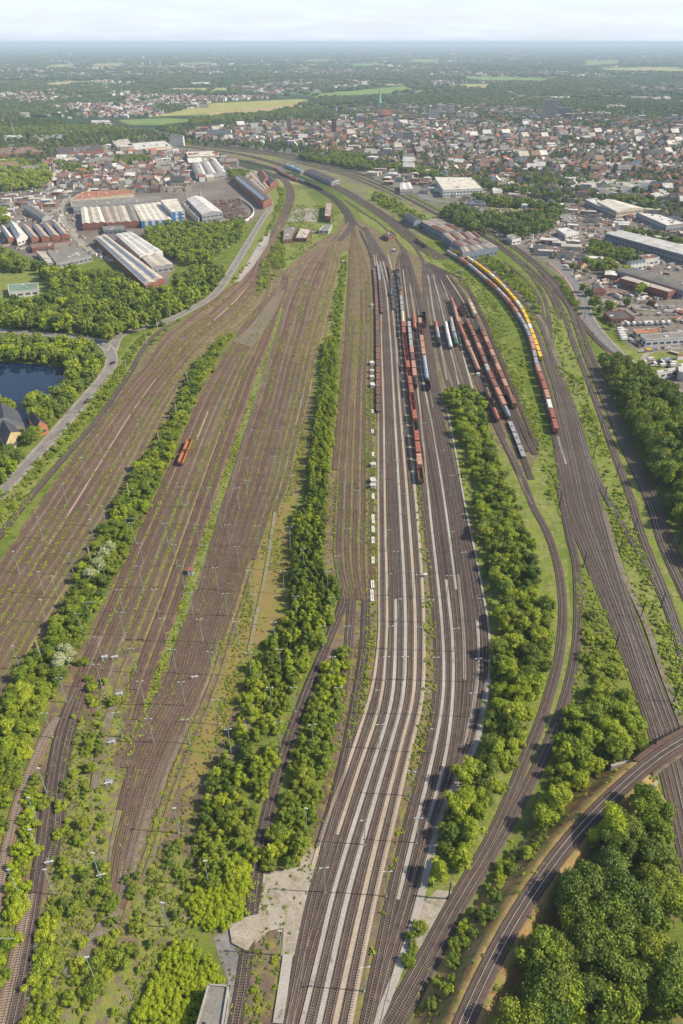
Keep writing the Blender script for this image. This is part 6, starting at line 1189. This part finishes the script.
def train(pk, uv0, uv1, seq, nm, L=13.5):
    """wagons from the near end (uv0) to the far end (uv1); seq repeats its last item"""
    p = PATHS[pk]; a = p.near(uv0[0], uv0[1]+3.5*(uv0[1]-100)/320); b = p.near(*uv1); n = max(1, int(round(abs(b-a)/L))); L2 = round(abs(b-a)/n-.8, 1) if n > 1 else L; sg = 1 if b > a else -1
    if callable(seq): seq = [seq(i/n) for i in range(n)]
    for i in range(n):
        kd, c = seq[i] if i < len(seq) else seq[-1]
        wagon(p, a+sg*(i+.5)*(abs(b-a)/n), kd, c, L2, f'{CN[c]} {KN[kd]}, {ordw(i)} from near in the {nm}' if n > 1 else f'{CN[c]} {KN[kd]}, {nm}', f'wagons of the {nm}')
R = random.Random(5)
train('T6', (422, 483), (410.5, 398), [('open', 'rust'), ('box', 'salmon'), ('box', 'rustred'), ('box', 'rustred'), ('open', 'brown'), ('box', 'rustred'), ('open', 'rustred'), ('open', 'rustred'), ('box', 'rustred'), ('open', 'rust'), ('box', 'rustred')], 'red train in the middle', 14.5)
train('T6', (410.3, 396), (397.7, 270), lambda f: R.choice([('open', 'rustred'), ('box', 'rustred')]) if f < .42 else R.choice([('tank', 'cream')]) if f < .52 else R.choice([('container', 'grey'), ('tank', 'silver')]) if f < .68 else R.choice([('box', 'brown'), ('open', 'bluegrey'), ('tank', 'rust')]), 'far part of the red train', 15)
train('T7', (415.4, 387), (408, 326), lambda f: ('tank', 'black') if f < .06 else R.choice([('box', 'salmon'), ('box', 'brown')]) if f < .55 else R.choice([('container', 'silver'), ('box', 'brown'), ('box', 'salmon')]), 'brown train beside the red one', 15)
train('T9', (426.5, 380.5), (419, 322), lambda f: ('tank', 'lblue') if f < .12 else ('tank', 'silver') if f < .25 else R.choice([('box', 'salmon'), ('open', 'rust'), ('box', 'rust')]), 'brown train behind the blue tank', 15)
train('T9', (428, 389), (427, 384), [('open', 'black')], 'single wagon below the blue tank', 12)
train('T8', (414.8, 329), (412, 318), [('tank', 'red'), ('tank', 'rustred')], 'short red tank pair', 12)
train('T10', (425.7, 326), (424, 316), [('open', 'brown'), ('open', 'black')], 'two short dark wagons', 10)
train('T12b', (440.5, 346), (436, 325), [('tank', 'black'), ('tank', 'bluegrey'), ('tank', 'pink'), ('tank', 'red')], 'short tank train ending in black', 12)
train('T13', (449.5, 348), (447, 337), [('tank', 'white')], 'single white tank on the open track', 15)
train('T13', (447.3, 336.5), (445.5, 326), [('tank', 'white')], 'white tank near the silver tanks', 15)
train('T13b', (458.5, 346), (452, 322), [('tank', 'green'), ('tank', 'bluegrey'), ('container', 'silver'), ('tank', 'silver')], 'silver and green tank train', 13)
train('T14', (495.5, 420), (485, 392), [('tank', 'rustred'), ('open', 'brown'), ('tank', 'brown'), ('tank', 'red')], 'red train behind the trees', 14)
train('T14', (476.5, 370), (450.5, 301), lambda f: R.choice([('tank', 'red'), ('tank', 'salmon'), ('tank', 'rustred'), ('box', 'salmon')]), 'red tank train of the wagon fan', 14)
train('T15', (507, 417), (466.4, 324), lambda f: ('tank', 'bluegrey') if f < .04 else R.choice([('box', 'cream'), ('box', 'salmon')]) if f < .2 else R.choice([('container', 'silver'), ('box', 'brown'), ('box', 'rust')]) if f < .5 else R.choice([('box', 'salmon'), ('box', 'rust')]), 'brown and silver fan train', 14)
train('T15b', (507, 406), (478, 338), lambda f: R.choice([('open', 'brown'), ('open', 'rust'), ('open', 'black')]), 'row of empty dark open wagons', 14)
train('T16', (513.5, 408), (479.5, 330), lambda f: R.choice([('box', 'rust'), ('box', 'brown'), ('tank', 'rust'), ('box', 'salmon')]), 'long rust brown fan train', 14)
train('T16', (474, 316), (467, 303), lambda f: ('box', 'cream') if f < .6 else ('box', 'salmon'), 'short cream row by the grass', 12)
train('T15', (462, 314), (460, 309), [('open', 'rust')], 'single rusty wagon behind the tanks', 12)
train('T15', (521, 456), (509, 424), lambda f: ('flat', 'grey'), 'grey flat row by the wood', 14)
train('M1', (554.5, 433), (445.6, 253.5), lambda f: R.choice([('box', 'rustred')]) if f < .05 else ('container', 'white') if f < .08 else R.choice([('box', 'salmon'), ('box', 'rustred'), ('box', 'salmon')]) if f < .22 else R.choice([('container', 'silver'), ('container', 'grey')]) if f < .3 else ('box', 'salmon') if f < .34 else R.choice([('container', 'silver'), ('container', 'bluegrey')]) if f < .45 else R.choice([('box', 'salmon'), ('container', 'pink'), ('container', 'silver'), ('box', 'rustred'), ('box', 'orange')]), 'long mixed main line train', 15)
train('M2', (539.3, 359), (449, 250.5), lambda f: R.choice([('container', 'yellow')]*7+[('container', 'white')]*2+[('container', 'cream')]), 'yellow main line train', 13)
train('T00', (378.1, 413), (374.5, 270), lambda f: ('flat', 'rust') if R.random() < .6 else ('flat', 'brown'), 'long row of low wagons', 13)
train('T2', (383.2, 312), (379.5, 266), lambda f: ('flat', 'brown') if f < .6 else ('flat', 'grey'), 'brown flat wagon row', 15)
train('T5', (394, 308), (389, 268), lambda f: ('open', 'lblue') if .2 < f < .28 else ('flat', 'brown'), 'wagon row with one blue wagon', 13)
train('B2' if False else 'B1', (183.5, 464), (196.5, 444), [('open', 'orange'), ('open', 'orange')], 'pair of orange wagons standing alone', 15)
train('C1', (325, 190), (275, 169.5), lambda f: ('coach', 'red') if f > .85 else ('coach', 'black') if f < .3 else R.choice([('coach', 'grey'), ('coach', 'black'), ('coach', 'bluegrey')]), 'passenger train on the station curve', 20)
train('C0', (296, 181), (278, 173), [('coach', 'red')], 'red railcar beside the passenger train', 20)
train('D2', (425, 247), (418, 241), [('coach', 'brown'), ('coach', 'rust')], 'two old coaches by the repair works', 14)
# ------------------------------------------------------------------ masts and lamps
def mast_mesh():
    mb = MB(); mb.cyl((0, 0, 0), (0, 0, 12.6), .16, .09, 8); mb.box((0, 0, .2), (.6, .6, .4)); return mb.mesh('pole', M['mast_green'])
POLE = mast_mesh(); mb = MB(); mb.cyl((-.9, 0, 12.6), (.9, 0, 12.6), .06, n=6); ARM = mb.mesh('cross_arm', M['mast_green']); mb = MB(); mb.box((0, 0, 0), (.75, .26, .18)); mb.box((0, 0, -.12), (.6, .2, .06)); LAMP = mb.mesh('lamp_head', M['lamp'])
mb = MB(); mb.box((.2, 0, 12.6), (1.1, .36, .24)); LAMP1 = mb.mesh('lamp_head', M['lamp'])
LP = []
def lamps(tx, ty, lst, zone, single=False):
    for a, b in lst: LP.append((tx+a/3.994, ty+b/3.994, zone, single))
lamps(0, 768, [(110, 118), (175, 405), (366, 338), (342, 755), (645, 537), (115, 245), (30, 405), (150, 0)], 'scrubland at the lower left', True)
lamps(171, 768, [(10, 160), (133, 370), (537, 160), (432, 650)], 'hedges near the gravel patch', True)
lamps(0, 512, [(472, 310), (475, 400), (385, 500), (383, 608), (235, 662), (177, 803), (523, 545), (558, 675), (463, 800), (592, 825), (648, 425), (615, 308), (557, 125), (657, 45), (308, 405), (553, 215), (525, 42), (408, 210)], 'band left of the weedy strip')
lamps(171, 512, [(10, 130), (75, 320), (133, 132), (100, 50), (215, 325), (113, 427), (155, 558), (40, 678), (5, 548), (57, 828), (178, 750), (262, 437), (263, 137), (325, 328), (310, 232), (175, 222), (310, 562), (227, 867), (410, 440), (395, 142), (447, 235), (473, 58), (345, 55), (225, 50), (40, 215)], 'band left of the poplars')
lamps(171, 512, [(605, 455), (432, 548), (428, 838), (565, 848), (645, 578), (395, 700), (490, 700), (527, 147), (625, 238), (497, 335), (640, 340), (665, 175), (668, 700)], 'hedges beside the lone dark track')
lamps(342, 512, [(217, 157), (180, 70), (290, 250), (187, 245), (225, 347), (195, 455), (308, 459), (253, 577), (178, 578), (148, 711), (152, 848), (333, 157)], 'middle siding group')
lamps(342, 768, [(92, 207), (182, 413), (92, 796)], 'middle siding group'); lamps(171, 768, [(612, 398)], 'middle siding group')
lamps(342, 512, [(437, 77), (487, 160), (428, 253), (357, 350), (457, 464), (375, 580), (340, 715), (525, 722), (370, 866), (545, 585), (555, 345), (490, 5)], 'right siding group'); lamps(342, 768, [(307, 200), (280, 12)], 'right siding group')
lamps(342, 512, [(20, 455), (20, 65)], 'weedy band right of the poplars')
lamps(0, 512, [(50, 157), (147, 20), (272, 165), (158, 350), (47, 535), (355, 30), (150, 238), (205, 255)], 'bare band at the far left', True)
lamps(171, 340, [(300, 470), (410, 465), (500, 600), (375, 600), (190, 665), (150, 590), (265, 590), (118, 522), (237, 215), (330, 360), (435, 360), (420, 282), (525, 210), (205, 315), (300, 560), (62, 655), (36, 585), (480, 540), (535, 362)], 'far part of the left yard')
lamps(0, 340, [(248, 575), (322, 470), (388, 380), (445, 297), (350, 658), (405, 662), (480, 455), (548, 318)], 'bare band at the far left', True)
lamps(342, 340, [(185, 410), (245, 330), (205, 240), (375, 215), (330, 330), (400, 440), (440, 540), (220, 480), (255, 615), (160, 520), (60, 600), (290, 480)], 'far part of the middle yard')
zc = {}
LP.sort(key=lambda l: P(l[0], l[1], 12.7)[1])
for u, v, zn, single in LP:
    x, y = P(u, v, 12.7); zc[zn] = zc.get(zn, 0)+1
    r = empty('lamp_mast', (x, y, 0), random.uniform(-.2, .2), label=f"{'single' if single else 'twin'}-headed yard lamp mast, {ordw(zc[zn]-1)} from near in the {zn}", cat='lamp mast', group='lamp masts of the yard')
    link('pole', POLE, parent=r)
    if single: link('lamp_head', LAMP1, parent=r)
    else:
        link('cross_arm', ARM, parent=r)
        for s in (-1, 1): l = link('lamp_head', LAMP, parent=r); l.location = (s*.95, 0, 12.62)
# concrete / timber poles along the left road and hedge
mb = MB(); mb.box((0, 0, 5), (.55, .4, 10)); CPOLE = mb.mesh('post', M['conc_pole']); mb = MB(); mb.box((0, 0, 10.02), (.7, .55, .12)); CCAP = mb.mesh('cap', M['conc_pole'])
for i, (u, v) in enumerate([(16, 501), (57, 452), (85, 413), (106, 387), (127, 372), (147, 345), (158, 330), (171, 322), (42, 660), (92, 565), (130, 500), (160, 448), (177, 418), (188, 385), (201, 362), (212, 345), (229, 330)]):
    x, y = P(u, v); w_ = 'verge of the left road' if i < 8 else 'hedge between the left bands'; r = empty('concrete_post', (x, y, 0), .5, label=f'weathered catenary post on the {w_}, {ordw(i if i < 8 else i-8)} from the near end', cat='post', group='concrete posts'); link('post', CPOLE, parent=r); link('cap', CCAP, parent=r)
# catenary masts
mb = MB(); mb.box((0, 0, 4.25), (.32, .32, 8.5)); mb.box((0, 0, .2), (.9, .9, .4)); CM = mb.mesh('pole', M['mast_dark']); mb = MB(); mb.cyl((0, 0, 6.2), (3.4, 0, 6.6), .06, n=5); mb.cyl((0, 0, 7.6), (3.4, 0, 6.6), .05, n=5); mb.cyl((0, 0, 5.5), (3.0, 0, 5.7), .04, n=5); CB = mb.mesh('bracket', M['mast_dark'])
def cat_row(pk, side, step, q0, q1, nm, arm=1, m=None):
    p = PATHS[pk]; q = q0; i = 0; pts = []
    while q < q1: pts.append(q); q += step
    pts.sort(key=lambda q: p.at(q)[1])
    for q in pts:
        x, y, dx, dy = p.at(q); u, v = proj(x-dy*side, y+dx*side)
        if -5 < u < 690 and v < 1030:
            r = empty('catenary_mast', (x-dy*side, y+dx*side, 0), math.atan2(dx, -dy)+(math.pi if side > 0 else 0), label=f'dark overhead line mast {nm}, {ordw(i)} from the near end', cat='catenary mast', group='catenary masts'); link('pole', CM, parent=r); link('bracket', CB, parent=r); i += 1
cat_row('M5', 3.6 if PATHS['M5'].n[5][0] > 0 else -3.6, 46, 20, 800, 'right of the main line'); cat_row('M1', -3.6 if PATHS['M1'].n[5][0] > 0 else 3.6, 52, 430, 820, 'left of the main line')
cat_row('W1', -3.6, 55, PATHS['W1'].L-900, PATHS['W1'].L, 'beside the left curving line'); cat_row('W1', 3.6, 60, PATHS['W1'].L-2300, PATHS['W1'].L-700, 'along the line towards the town')
cat_row('W2b', 3.6, 55, 20, 900, 'beside the dark wood'); cat_row('D1', 3.4, 60, 300, 1100, 'by the repair works'); cat_row('S2', -3.4, 60, 250, 650, 'on the curved double track')
# contact wires over the electrified tracks
for k_ in ('M1', 'M3', 'M5', 'W1', 'W2', 'W2b', 'A4', 'B0', 'S2'):
    p = PATHS[k_]; V, F = profile(p, [(-.02, 5.6), (.02, 5.6), (0, 5.63)]); o = link('contact_wire', mesh('contact_wire', V, F, M['mast_dark'])); props(o, label=f'overhead contact wire above the {bpy.data.objects["railway_track"].get("label", "track") if False else dict(M1="goods train track", M3="middle main line track", M5="rightmost main line track", W1="left curving line", W2="middle double-track line", W2b="track beside the dark wood", A4="far-left siding band", B0="track along the long hedge", S2="curve left of the green wedge")[k_]}', cat='wire')
# portals in the hedge
mb = MB(); mb.cyl((0, 0, 0), (0, 0, 9), .17, .13, 8); PP = mb.mesh('pole', M['mast_green']); mb = MB(); mb.box((2.9, 0, 8.6), (6.2, .2, .25)); PA_ = mb.mesh('beam', M['mast_green'])
for i, (u, v) in enumerate([(90, 618), (62, 675), (128, 533), (0, 955)]):
    x, y = P(u, v); r = empty('cantilever_mast', (x, y, 0), label=['green cantilever mast in the middle of the hedge', 'green cantilever mast at the lower part of the hedge', 'green cantilever mast at the upper part of the hedge', 'green cantilever mast at the left frame edge'][i], cat='catenary mast'); link('pole', PP, parent=r); link('beam', PA_, parent=r)
# buffer stops
bs = MB(); bs.box((-.75, 0, .8), (.25, .3, 1.4)); bs.box((.75, 0, .8), (.25, .3, 1.4)); BS1 = bs.mesh('post', M['white']); bs = MB(); bs.box((0, -.2, 1.35), (2.6, .2, .4)); BS2 = bs.mesh('buffer_beam', M['white']); bs = MB(); bs.box((0, .9, .25), (2.4, 2.0, .2)); BS3 = bs.mesh('base_frame', M['bluegrey'])
for i, (u, v, lb) in enumerate([(105, 659, 'left one of the pair'), (115, 659, 'right one of the pair'), (120, 696, 'next to the round bush'), (112, 744, 'at the foot of the scrubland edge'), (109, 785, 'in the upper scrubland'), (195, 679, 'in the lamp-lit band'), (102, 877, 'beside the near lamp in the scrub'), (50, 864, 'at the end of the overgrown stub')]):
    x, y = P(u, v); r = empty('buffer_stop', (x, y, .1), .25, label=f'white buffer stop with blue-grey frame, {lb}', cat='buffer stop', group='buffer stops'); link('post', BS1, parent=r); link('buffer_beam', BS2, parent=r); link('base_frame', BS3, parent=r)
# huts
def hut(u, v, w_, d, h, wall, roof, label):
    x, y = P(u, v); r = empty('equipment_hut', (x, y, 0), .2, label=label, cat='hut'); mb = MB(); mb.box((0, 0, h/2), (w_, d, h)); link('wall', mb.mesh('wall', M[wall]), parent=r); mb = MB(); mb.box((0, 0, h+.1), (w_+.4, d+.4, .2)); link('roof', mb.mesh('roof', M[roof]), parent=r); mb = MB(); mb.box((0, -d/2-.02, h*.42), (.9, .05, h*.8)); link('door', mb.mesh('door', M['bluegrey']), parent=r)
hut(191, 574, 2.6, 2.4, 2.6, 'w_white', 'r_red', 'small hut with red roof on the weedy strip'); hut(474, 534, 2.4, 2.4, 2.2, 'w_cream', 'r_red', 'small hut with red roof at the edge of the wooded strip')
hut(425, 577, 1.2, 1, 1.6, 'w_white', 'r_white', 'white relay cabinet on the moss strip'); hut(343, 263, 2.4, 2.4, 2.5, 'w_white', 'r_white', 'white round-looking cabin in the green head strip'); hut(372, 307, 2, 2, 2.4, 'w_white', 'r_white', 'white cabin beside the dark wagon row')
hut(394, 252, 3, 3, 3, 'w_blue', 'r_white', 'small blue hut on the throat lawn'); hut(460, 273, 3, 2.4, 2.6, 'w_blue', 'r_grey', 'blue hut at the edge of the green slope'); hut(470, 455, 2.2, 2, 2, 'w_grey', 'r_grey', 'grey cabinet under the trees beside the yard'); hut(478, 376, 2, 2, 2, 'w_white', 'r_white', 'white cabinet beside the crown of the lone tree')
for i, (u, v) in enumerate([(372, 365), (372, 373), (372, 379), (372.5, 387), (373, 467), (373, 483), (373, 488)]): hut(u, v, 2.6, 4 if i in (0, 3, 5) else 2.6, 2.2, 'w_white', 'r_white', f'white container in the row beside the dark wagons, {ordw(6-i)} from the near end')
# stacks of concrete sleepers and spare track panels
WROW = [(373, 519, 7), (373, 530, 3), (373, 541, 3), (373, 561, 3), (372.5, 585, 3), (372, 596, 6), (373, 497, 3), (373, 455, 3), (372.5, 432, 3), (372.5, 412, 3)]
for i, (u, v, L) in enumerate(WROW):
    x, y = P(u, v); r = empty('sleeper_stack', (x, y, 0), label=f'white stacked concrete sleepers beside the middle tracks, {ordw(sorted(WROW, key=lambda t: -t[1]).index((u, v, L)))} from near', cat='stack'); 
    for kx in range(2):
        for ky in range(int(L/2.7)+1): mb = MB(); mb.box((-.4+kx*.8, ky*2.75-L/2, .35+.1*(kx % 2)), (.6, 2.5, .7)); link('beam', mb.mesh('beam', M['white']), parent=r)
for i, (u, v) in enumerate([(373, 548), (373, 557), (373, 567), (373, 577)]):
    x, y = P(u, v); r = empty('spare_track_panel', (x, y, .1), math.pi/2, label=f'rusty spare track panel lying beside the middle tracks, {ordw(3-i)} from near', cat='track panel', group='spare track panels')
    for s in (-1, 1): mb = MB(); mb.box((0, s*.75, .3), (11, .12, .16)); link('rail', mb.mesh('rail', M['rustred']), parent=r)
    mb = MB()
    for k_ in range(9): mb.box((-5+k_*1.25, 0, .12), (.26, 2.4, .18))
    link('sleepers', mb.mesh('sleepers', M['sleeper']), parent=r)
# ------------------------------------------------------------------ cars, caravans, lorries
CB_ = {}
def car_mesh(c, kind='car'):
    k = (c, kind)
    if k in CB_: return CB_[k]
    mb = MB()
    if kind == 'car':
        prof = [(-2.1, .35), (-2.15, .85), (-1.3, .95), (-.8, 1.42), (.85, 1.42), (1.5, .98), (2.15, .8), (2.2, .35)]; L_, R_ = -.86, .86
    elif kind == 'van': prof = [(-2.6, .35), (-2.6, 2.3), (1.6, 2.3), (2.1, 1.3), (2.65, 1.1), (2.65, .35)]; L_, R_ = -.98, .98
    else: prof = [(-3.0, .45), (-3.1, 1.2), (-2.8, 2.5), (2.6, 2.5), (3.0, 1.2), (2.8, .45)]; L_, R_ = -1.1, 1.1
    n = len(prof); V = [(x, L_, z) for x, z in prof]+[(x, R_, z) for x, z in prof]; F = [(i, (i+1) % n, (i+1) % n+n, i+n) for i in range(n)]+[tuple(range(n))[::-1], tuple(range(n, 2*n))]; mb.add(V, [f[::-1] for f in F[:n]]+F[n:])
    CB_[k] = mb.mesh('body', M[c]); return CB_[k]
g = MB()
for s in (-1, 1): g.add([(-.95, s*.875, 1.0), (1.2, s*.875, 1.0), (.8, s*.87, 1.36), (-.75, s*.87, 1.36)], [(0, 1, 2, 3)])
g.add([(1.52, -.7, 1.0), (1.52, .7, 1.0), (.9, .7, 1.42), (.9, -.7, 1.42)], [(0, 1, 2, 3)]); g.add([(-1.33, -.7, .99), (-1.33, .7, .99), (-.84, .7, 1.42), (-.84, -.7, 1.42)], [(3, 2, 1, 0)]); CG = g.mesh('windows', M['glass'])
g = MB(); g.cyl((0, -.1, 0), (0, .1, 0), .33, n=10); CWH = g.mesh('wheel', M['rubber'])
NC = {}
def car(u, v, c, kind, rz, where):
    x, y = P(u, v); k = (c, kind, where); NC[k] = NC.get(k, 0)+1
    kn = {'car': 'parked car', 'van': 'parked van', 'caravan': 'parked caravan'}[kind]
    r = empty(kn.replace(' ', '_'), (x, y, .35), rz, label=f'{CN[c]} {kn} {where}' + f', {ordw(NC[k]-1)} from left', cat=kind, group=f'vehicles {where}')
    link('body', car_mesh(c, kind), parent=r)
    if kind == 'car': link('windows', CG, parent=r)
    w_, t = (1.35, .8) if kind == 'car' else (1.7, .95)
    for sx in (-w_, w_):
        for sy in (-t, t): o = link('wheel', CWH, parent=r); o.location = (sx, sy, .33)
cc = ['white', 'silver', 'black', 'bluegrey', 'white', 'grey', 'red', 'lblue', 'white']
Rc = random.Random(3)
for i in range(9): u, v = Z6([(335+i*33, 318-1.2*i)])[0]; car(u, v, 'white' if i % 3 else 'silver', 'caravan', 1.4, 'in the row behind the rust red roof')
for i in range(5): u, v = Z6([(322+6*i, 345+14*i)])[0]; car(u, v, 'white', 'caravan', .3, 'along the fence of the caravan lot')
for i in range(12): u, v = Z6([(445+i*14, 470-2*i+Rc.uniform(-3, 3))])[0]; car(u, v, 'yellow' if i == 3 else Rc.choice(cc), 'van' if i in (3, 5) else 'car', .2, 'on the meadow car lot')
for i in range(9): u, v = Z6([(362+9*i, 385+6.5*i)])[0]; car(u, v, Rc.choice(cc), 'car', 1.2, 'at the white gabled building')
for i in range(16): u, v = Z6([(262+Rc.uniform(0, 90), 62+Rc.uniform(0, 45))])[0]; car(u, v, Rc.choice(cc), Rc.choice(['car', 'car', 'van']), Rc.uniform(0, 3), 'in the lorry yard')
for i in range(16): u, v = Z6([(500+Rc.uniform(0, 170), 200+Rc.uniform(0, 60))])[0]; car(u, v, Rc.choice(cc), Rc.choice(['car', 'car', 'van']), .3, 'on the pale yard at the right edge')
for i in range(22): u, v = Z6([(455+Rc.uniform(0, 180), 515+Rc.uniform(0, 42))])[0]; car(u, v, Rc.choice(cc), Rc.choice(['car', 'van', 'car']), Rc.choice([.2, 1.7]), 'in the crowded lot below the meadow')
for i in range(14): u, v = Z5([(430+Rc.uniform(0, 150), 425+Rc.uniform(0, 40))])[0]; car(u, v, Rc.choice(cc), 'van', .3, 'beside the long white hall')
for u, v, c in [(86, 403.5, 'black'), (91, 399, 'silver'), (113, 364, 'black'), (12, 332, 'black'), (103, 345, 'bluegrey')]: car(u, v, c, 'car', 1.0, 'on the left road')
for i in range(7): u, v = Z3([(470+i*9, 470+i)])[0] if False else (308+i*2.2, 232+.3*i); car(u, v, Rc.choice(cc), 'car', 1.4, 'at the small white depot office')
for i in range(10): car(206+Rc.uniform(0, 22), 243+Rc.uniform(0, 9), Rc.choice(['white', 'yellow', 'orange', 'white', 'lblue']), 'van', Rc.uniform(0, 3), 'at the building yard by the upper road')
for i in range(24): u, v = Z4([(480+Rc.uniform(0, 140), 340+Rc.uniform(0, 45))])[0]; car(u, v, Rc.choice(cc), 'car', .4, 'on the car park behind the hedge')
# pallet yard beside the silver hall
pg = MB()
for i in range(150):
    a, b = Rc.random(), Rc.random(); u, v = Z2([(478+a*95+b*38, 58+b*72-a*6)])[0]; x, y = P(u, v); pg.box((x, y, 1.1), (Rc.uniform(2, 6), 2, 2.2), rz=.6)
link('pallet_stacks', pg.mesh('pallet_stacks', M['brown']), kind='stuff', label='dark stacks filling the yard beside the silver hall', cat='stacks')
wl_ = Path(Z2([(570, 52), (600, 68), (625, 98), (600, 130), (545, 148), (515, 150)]), step=3); V, F = profile(wl_, [(-.4, 0), (-.4, 3), (.4, 3), (.4, 0)]); o = link('yard_wall', mesh('yard_wall', V, F, M['w_white'])); props(o, label='curved white wall around the dark stack yard', cat='wall')
# scrap heaps at the right works
for i, (a, b, s) in enumerate([(150, 230, 9), (215, 240, 8), (60, 195, 7), (95, 180, 6), (120, 225, 7)]):
    u, v = Z5([(a, b)])[0]; x, y = P(u, v); Vv = ICO2[0]*np.array([s, s*.8, s*.45])*(1+RNG.normal(0, .14, (len(ICO2[0]), 1))); Vv[:, 2] = np.maximum(Vv[:, 2], 0); o = link('scrap_heap', mesh('scrap_heap', Vv, ICO2[1], M['brown' if i < 3 else 'rust'])); o.location = (x, y, 0)
    props(o, label=f'rusty scrap metal heap in the yard, {ordw(i)} from the left' if i > 2 else f'dark brown scrap heap in the yard, {["middle", "right", "left"][i]} one', cat='scrap heap', group='scrap heaps')
# ------------------------------------------------------------------ haze
hz = bpy.data.materials.new('air'); hz.use_nodes = True; hn = hz.node_tree; hn.nodes.remove(hn.nodes['Principled BSDF']); vv = hn.nodes.new('ShaderNodeVolumePrincipled')
vv.inputs['Color'].default_value = (.66, .83, 1, 1); vv.inputs['Density'].default_value = 7.6e-5; vv.inputs['Anisotropy'].default_value = 0; hn.links.new(vv.outputs[0], hn.nodes['Material Output'].inputs['Volume'])
mb = MB(); mb.box((0, 89000, 104), (242000, 183000, 215)); o = link('haze', mb.mesh('haze', hz), kind='stuff'); props(o, label='pale summer haze over the plain')

for o in bpy.data.objects:
    l = o.get('label')
    if l and len(l.split()) > 16: print('LONG', l)
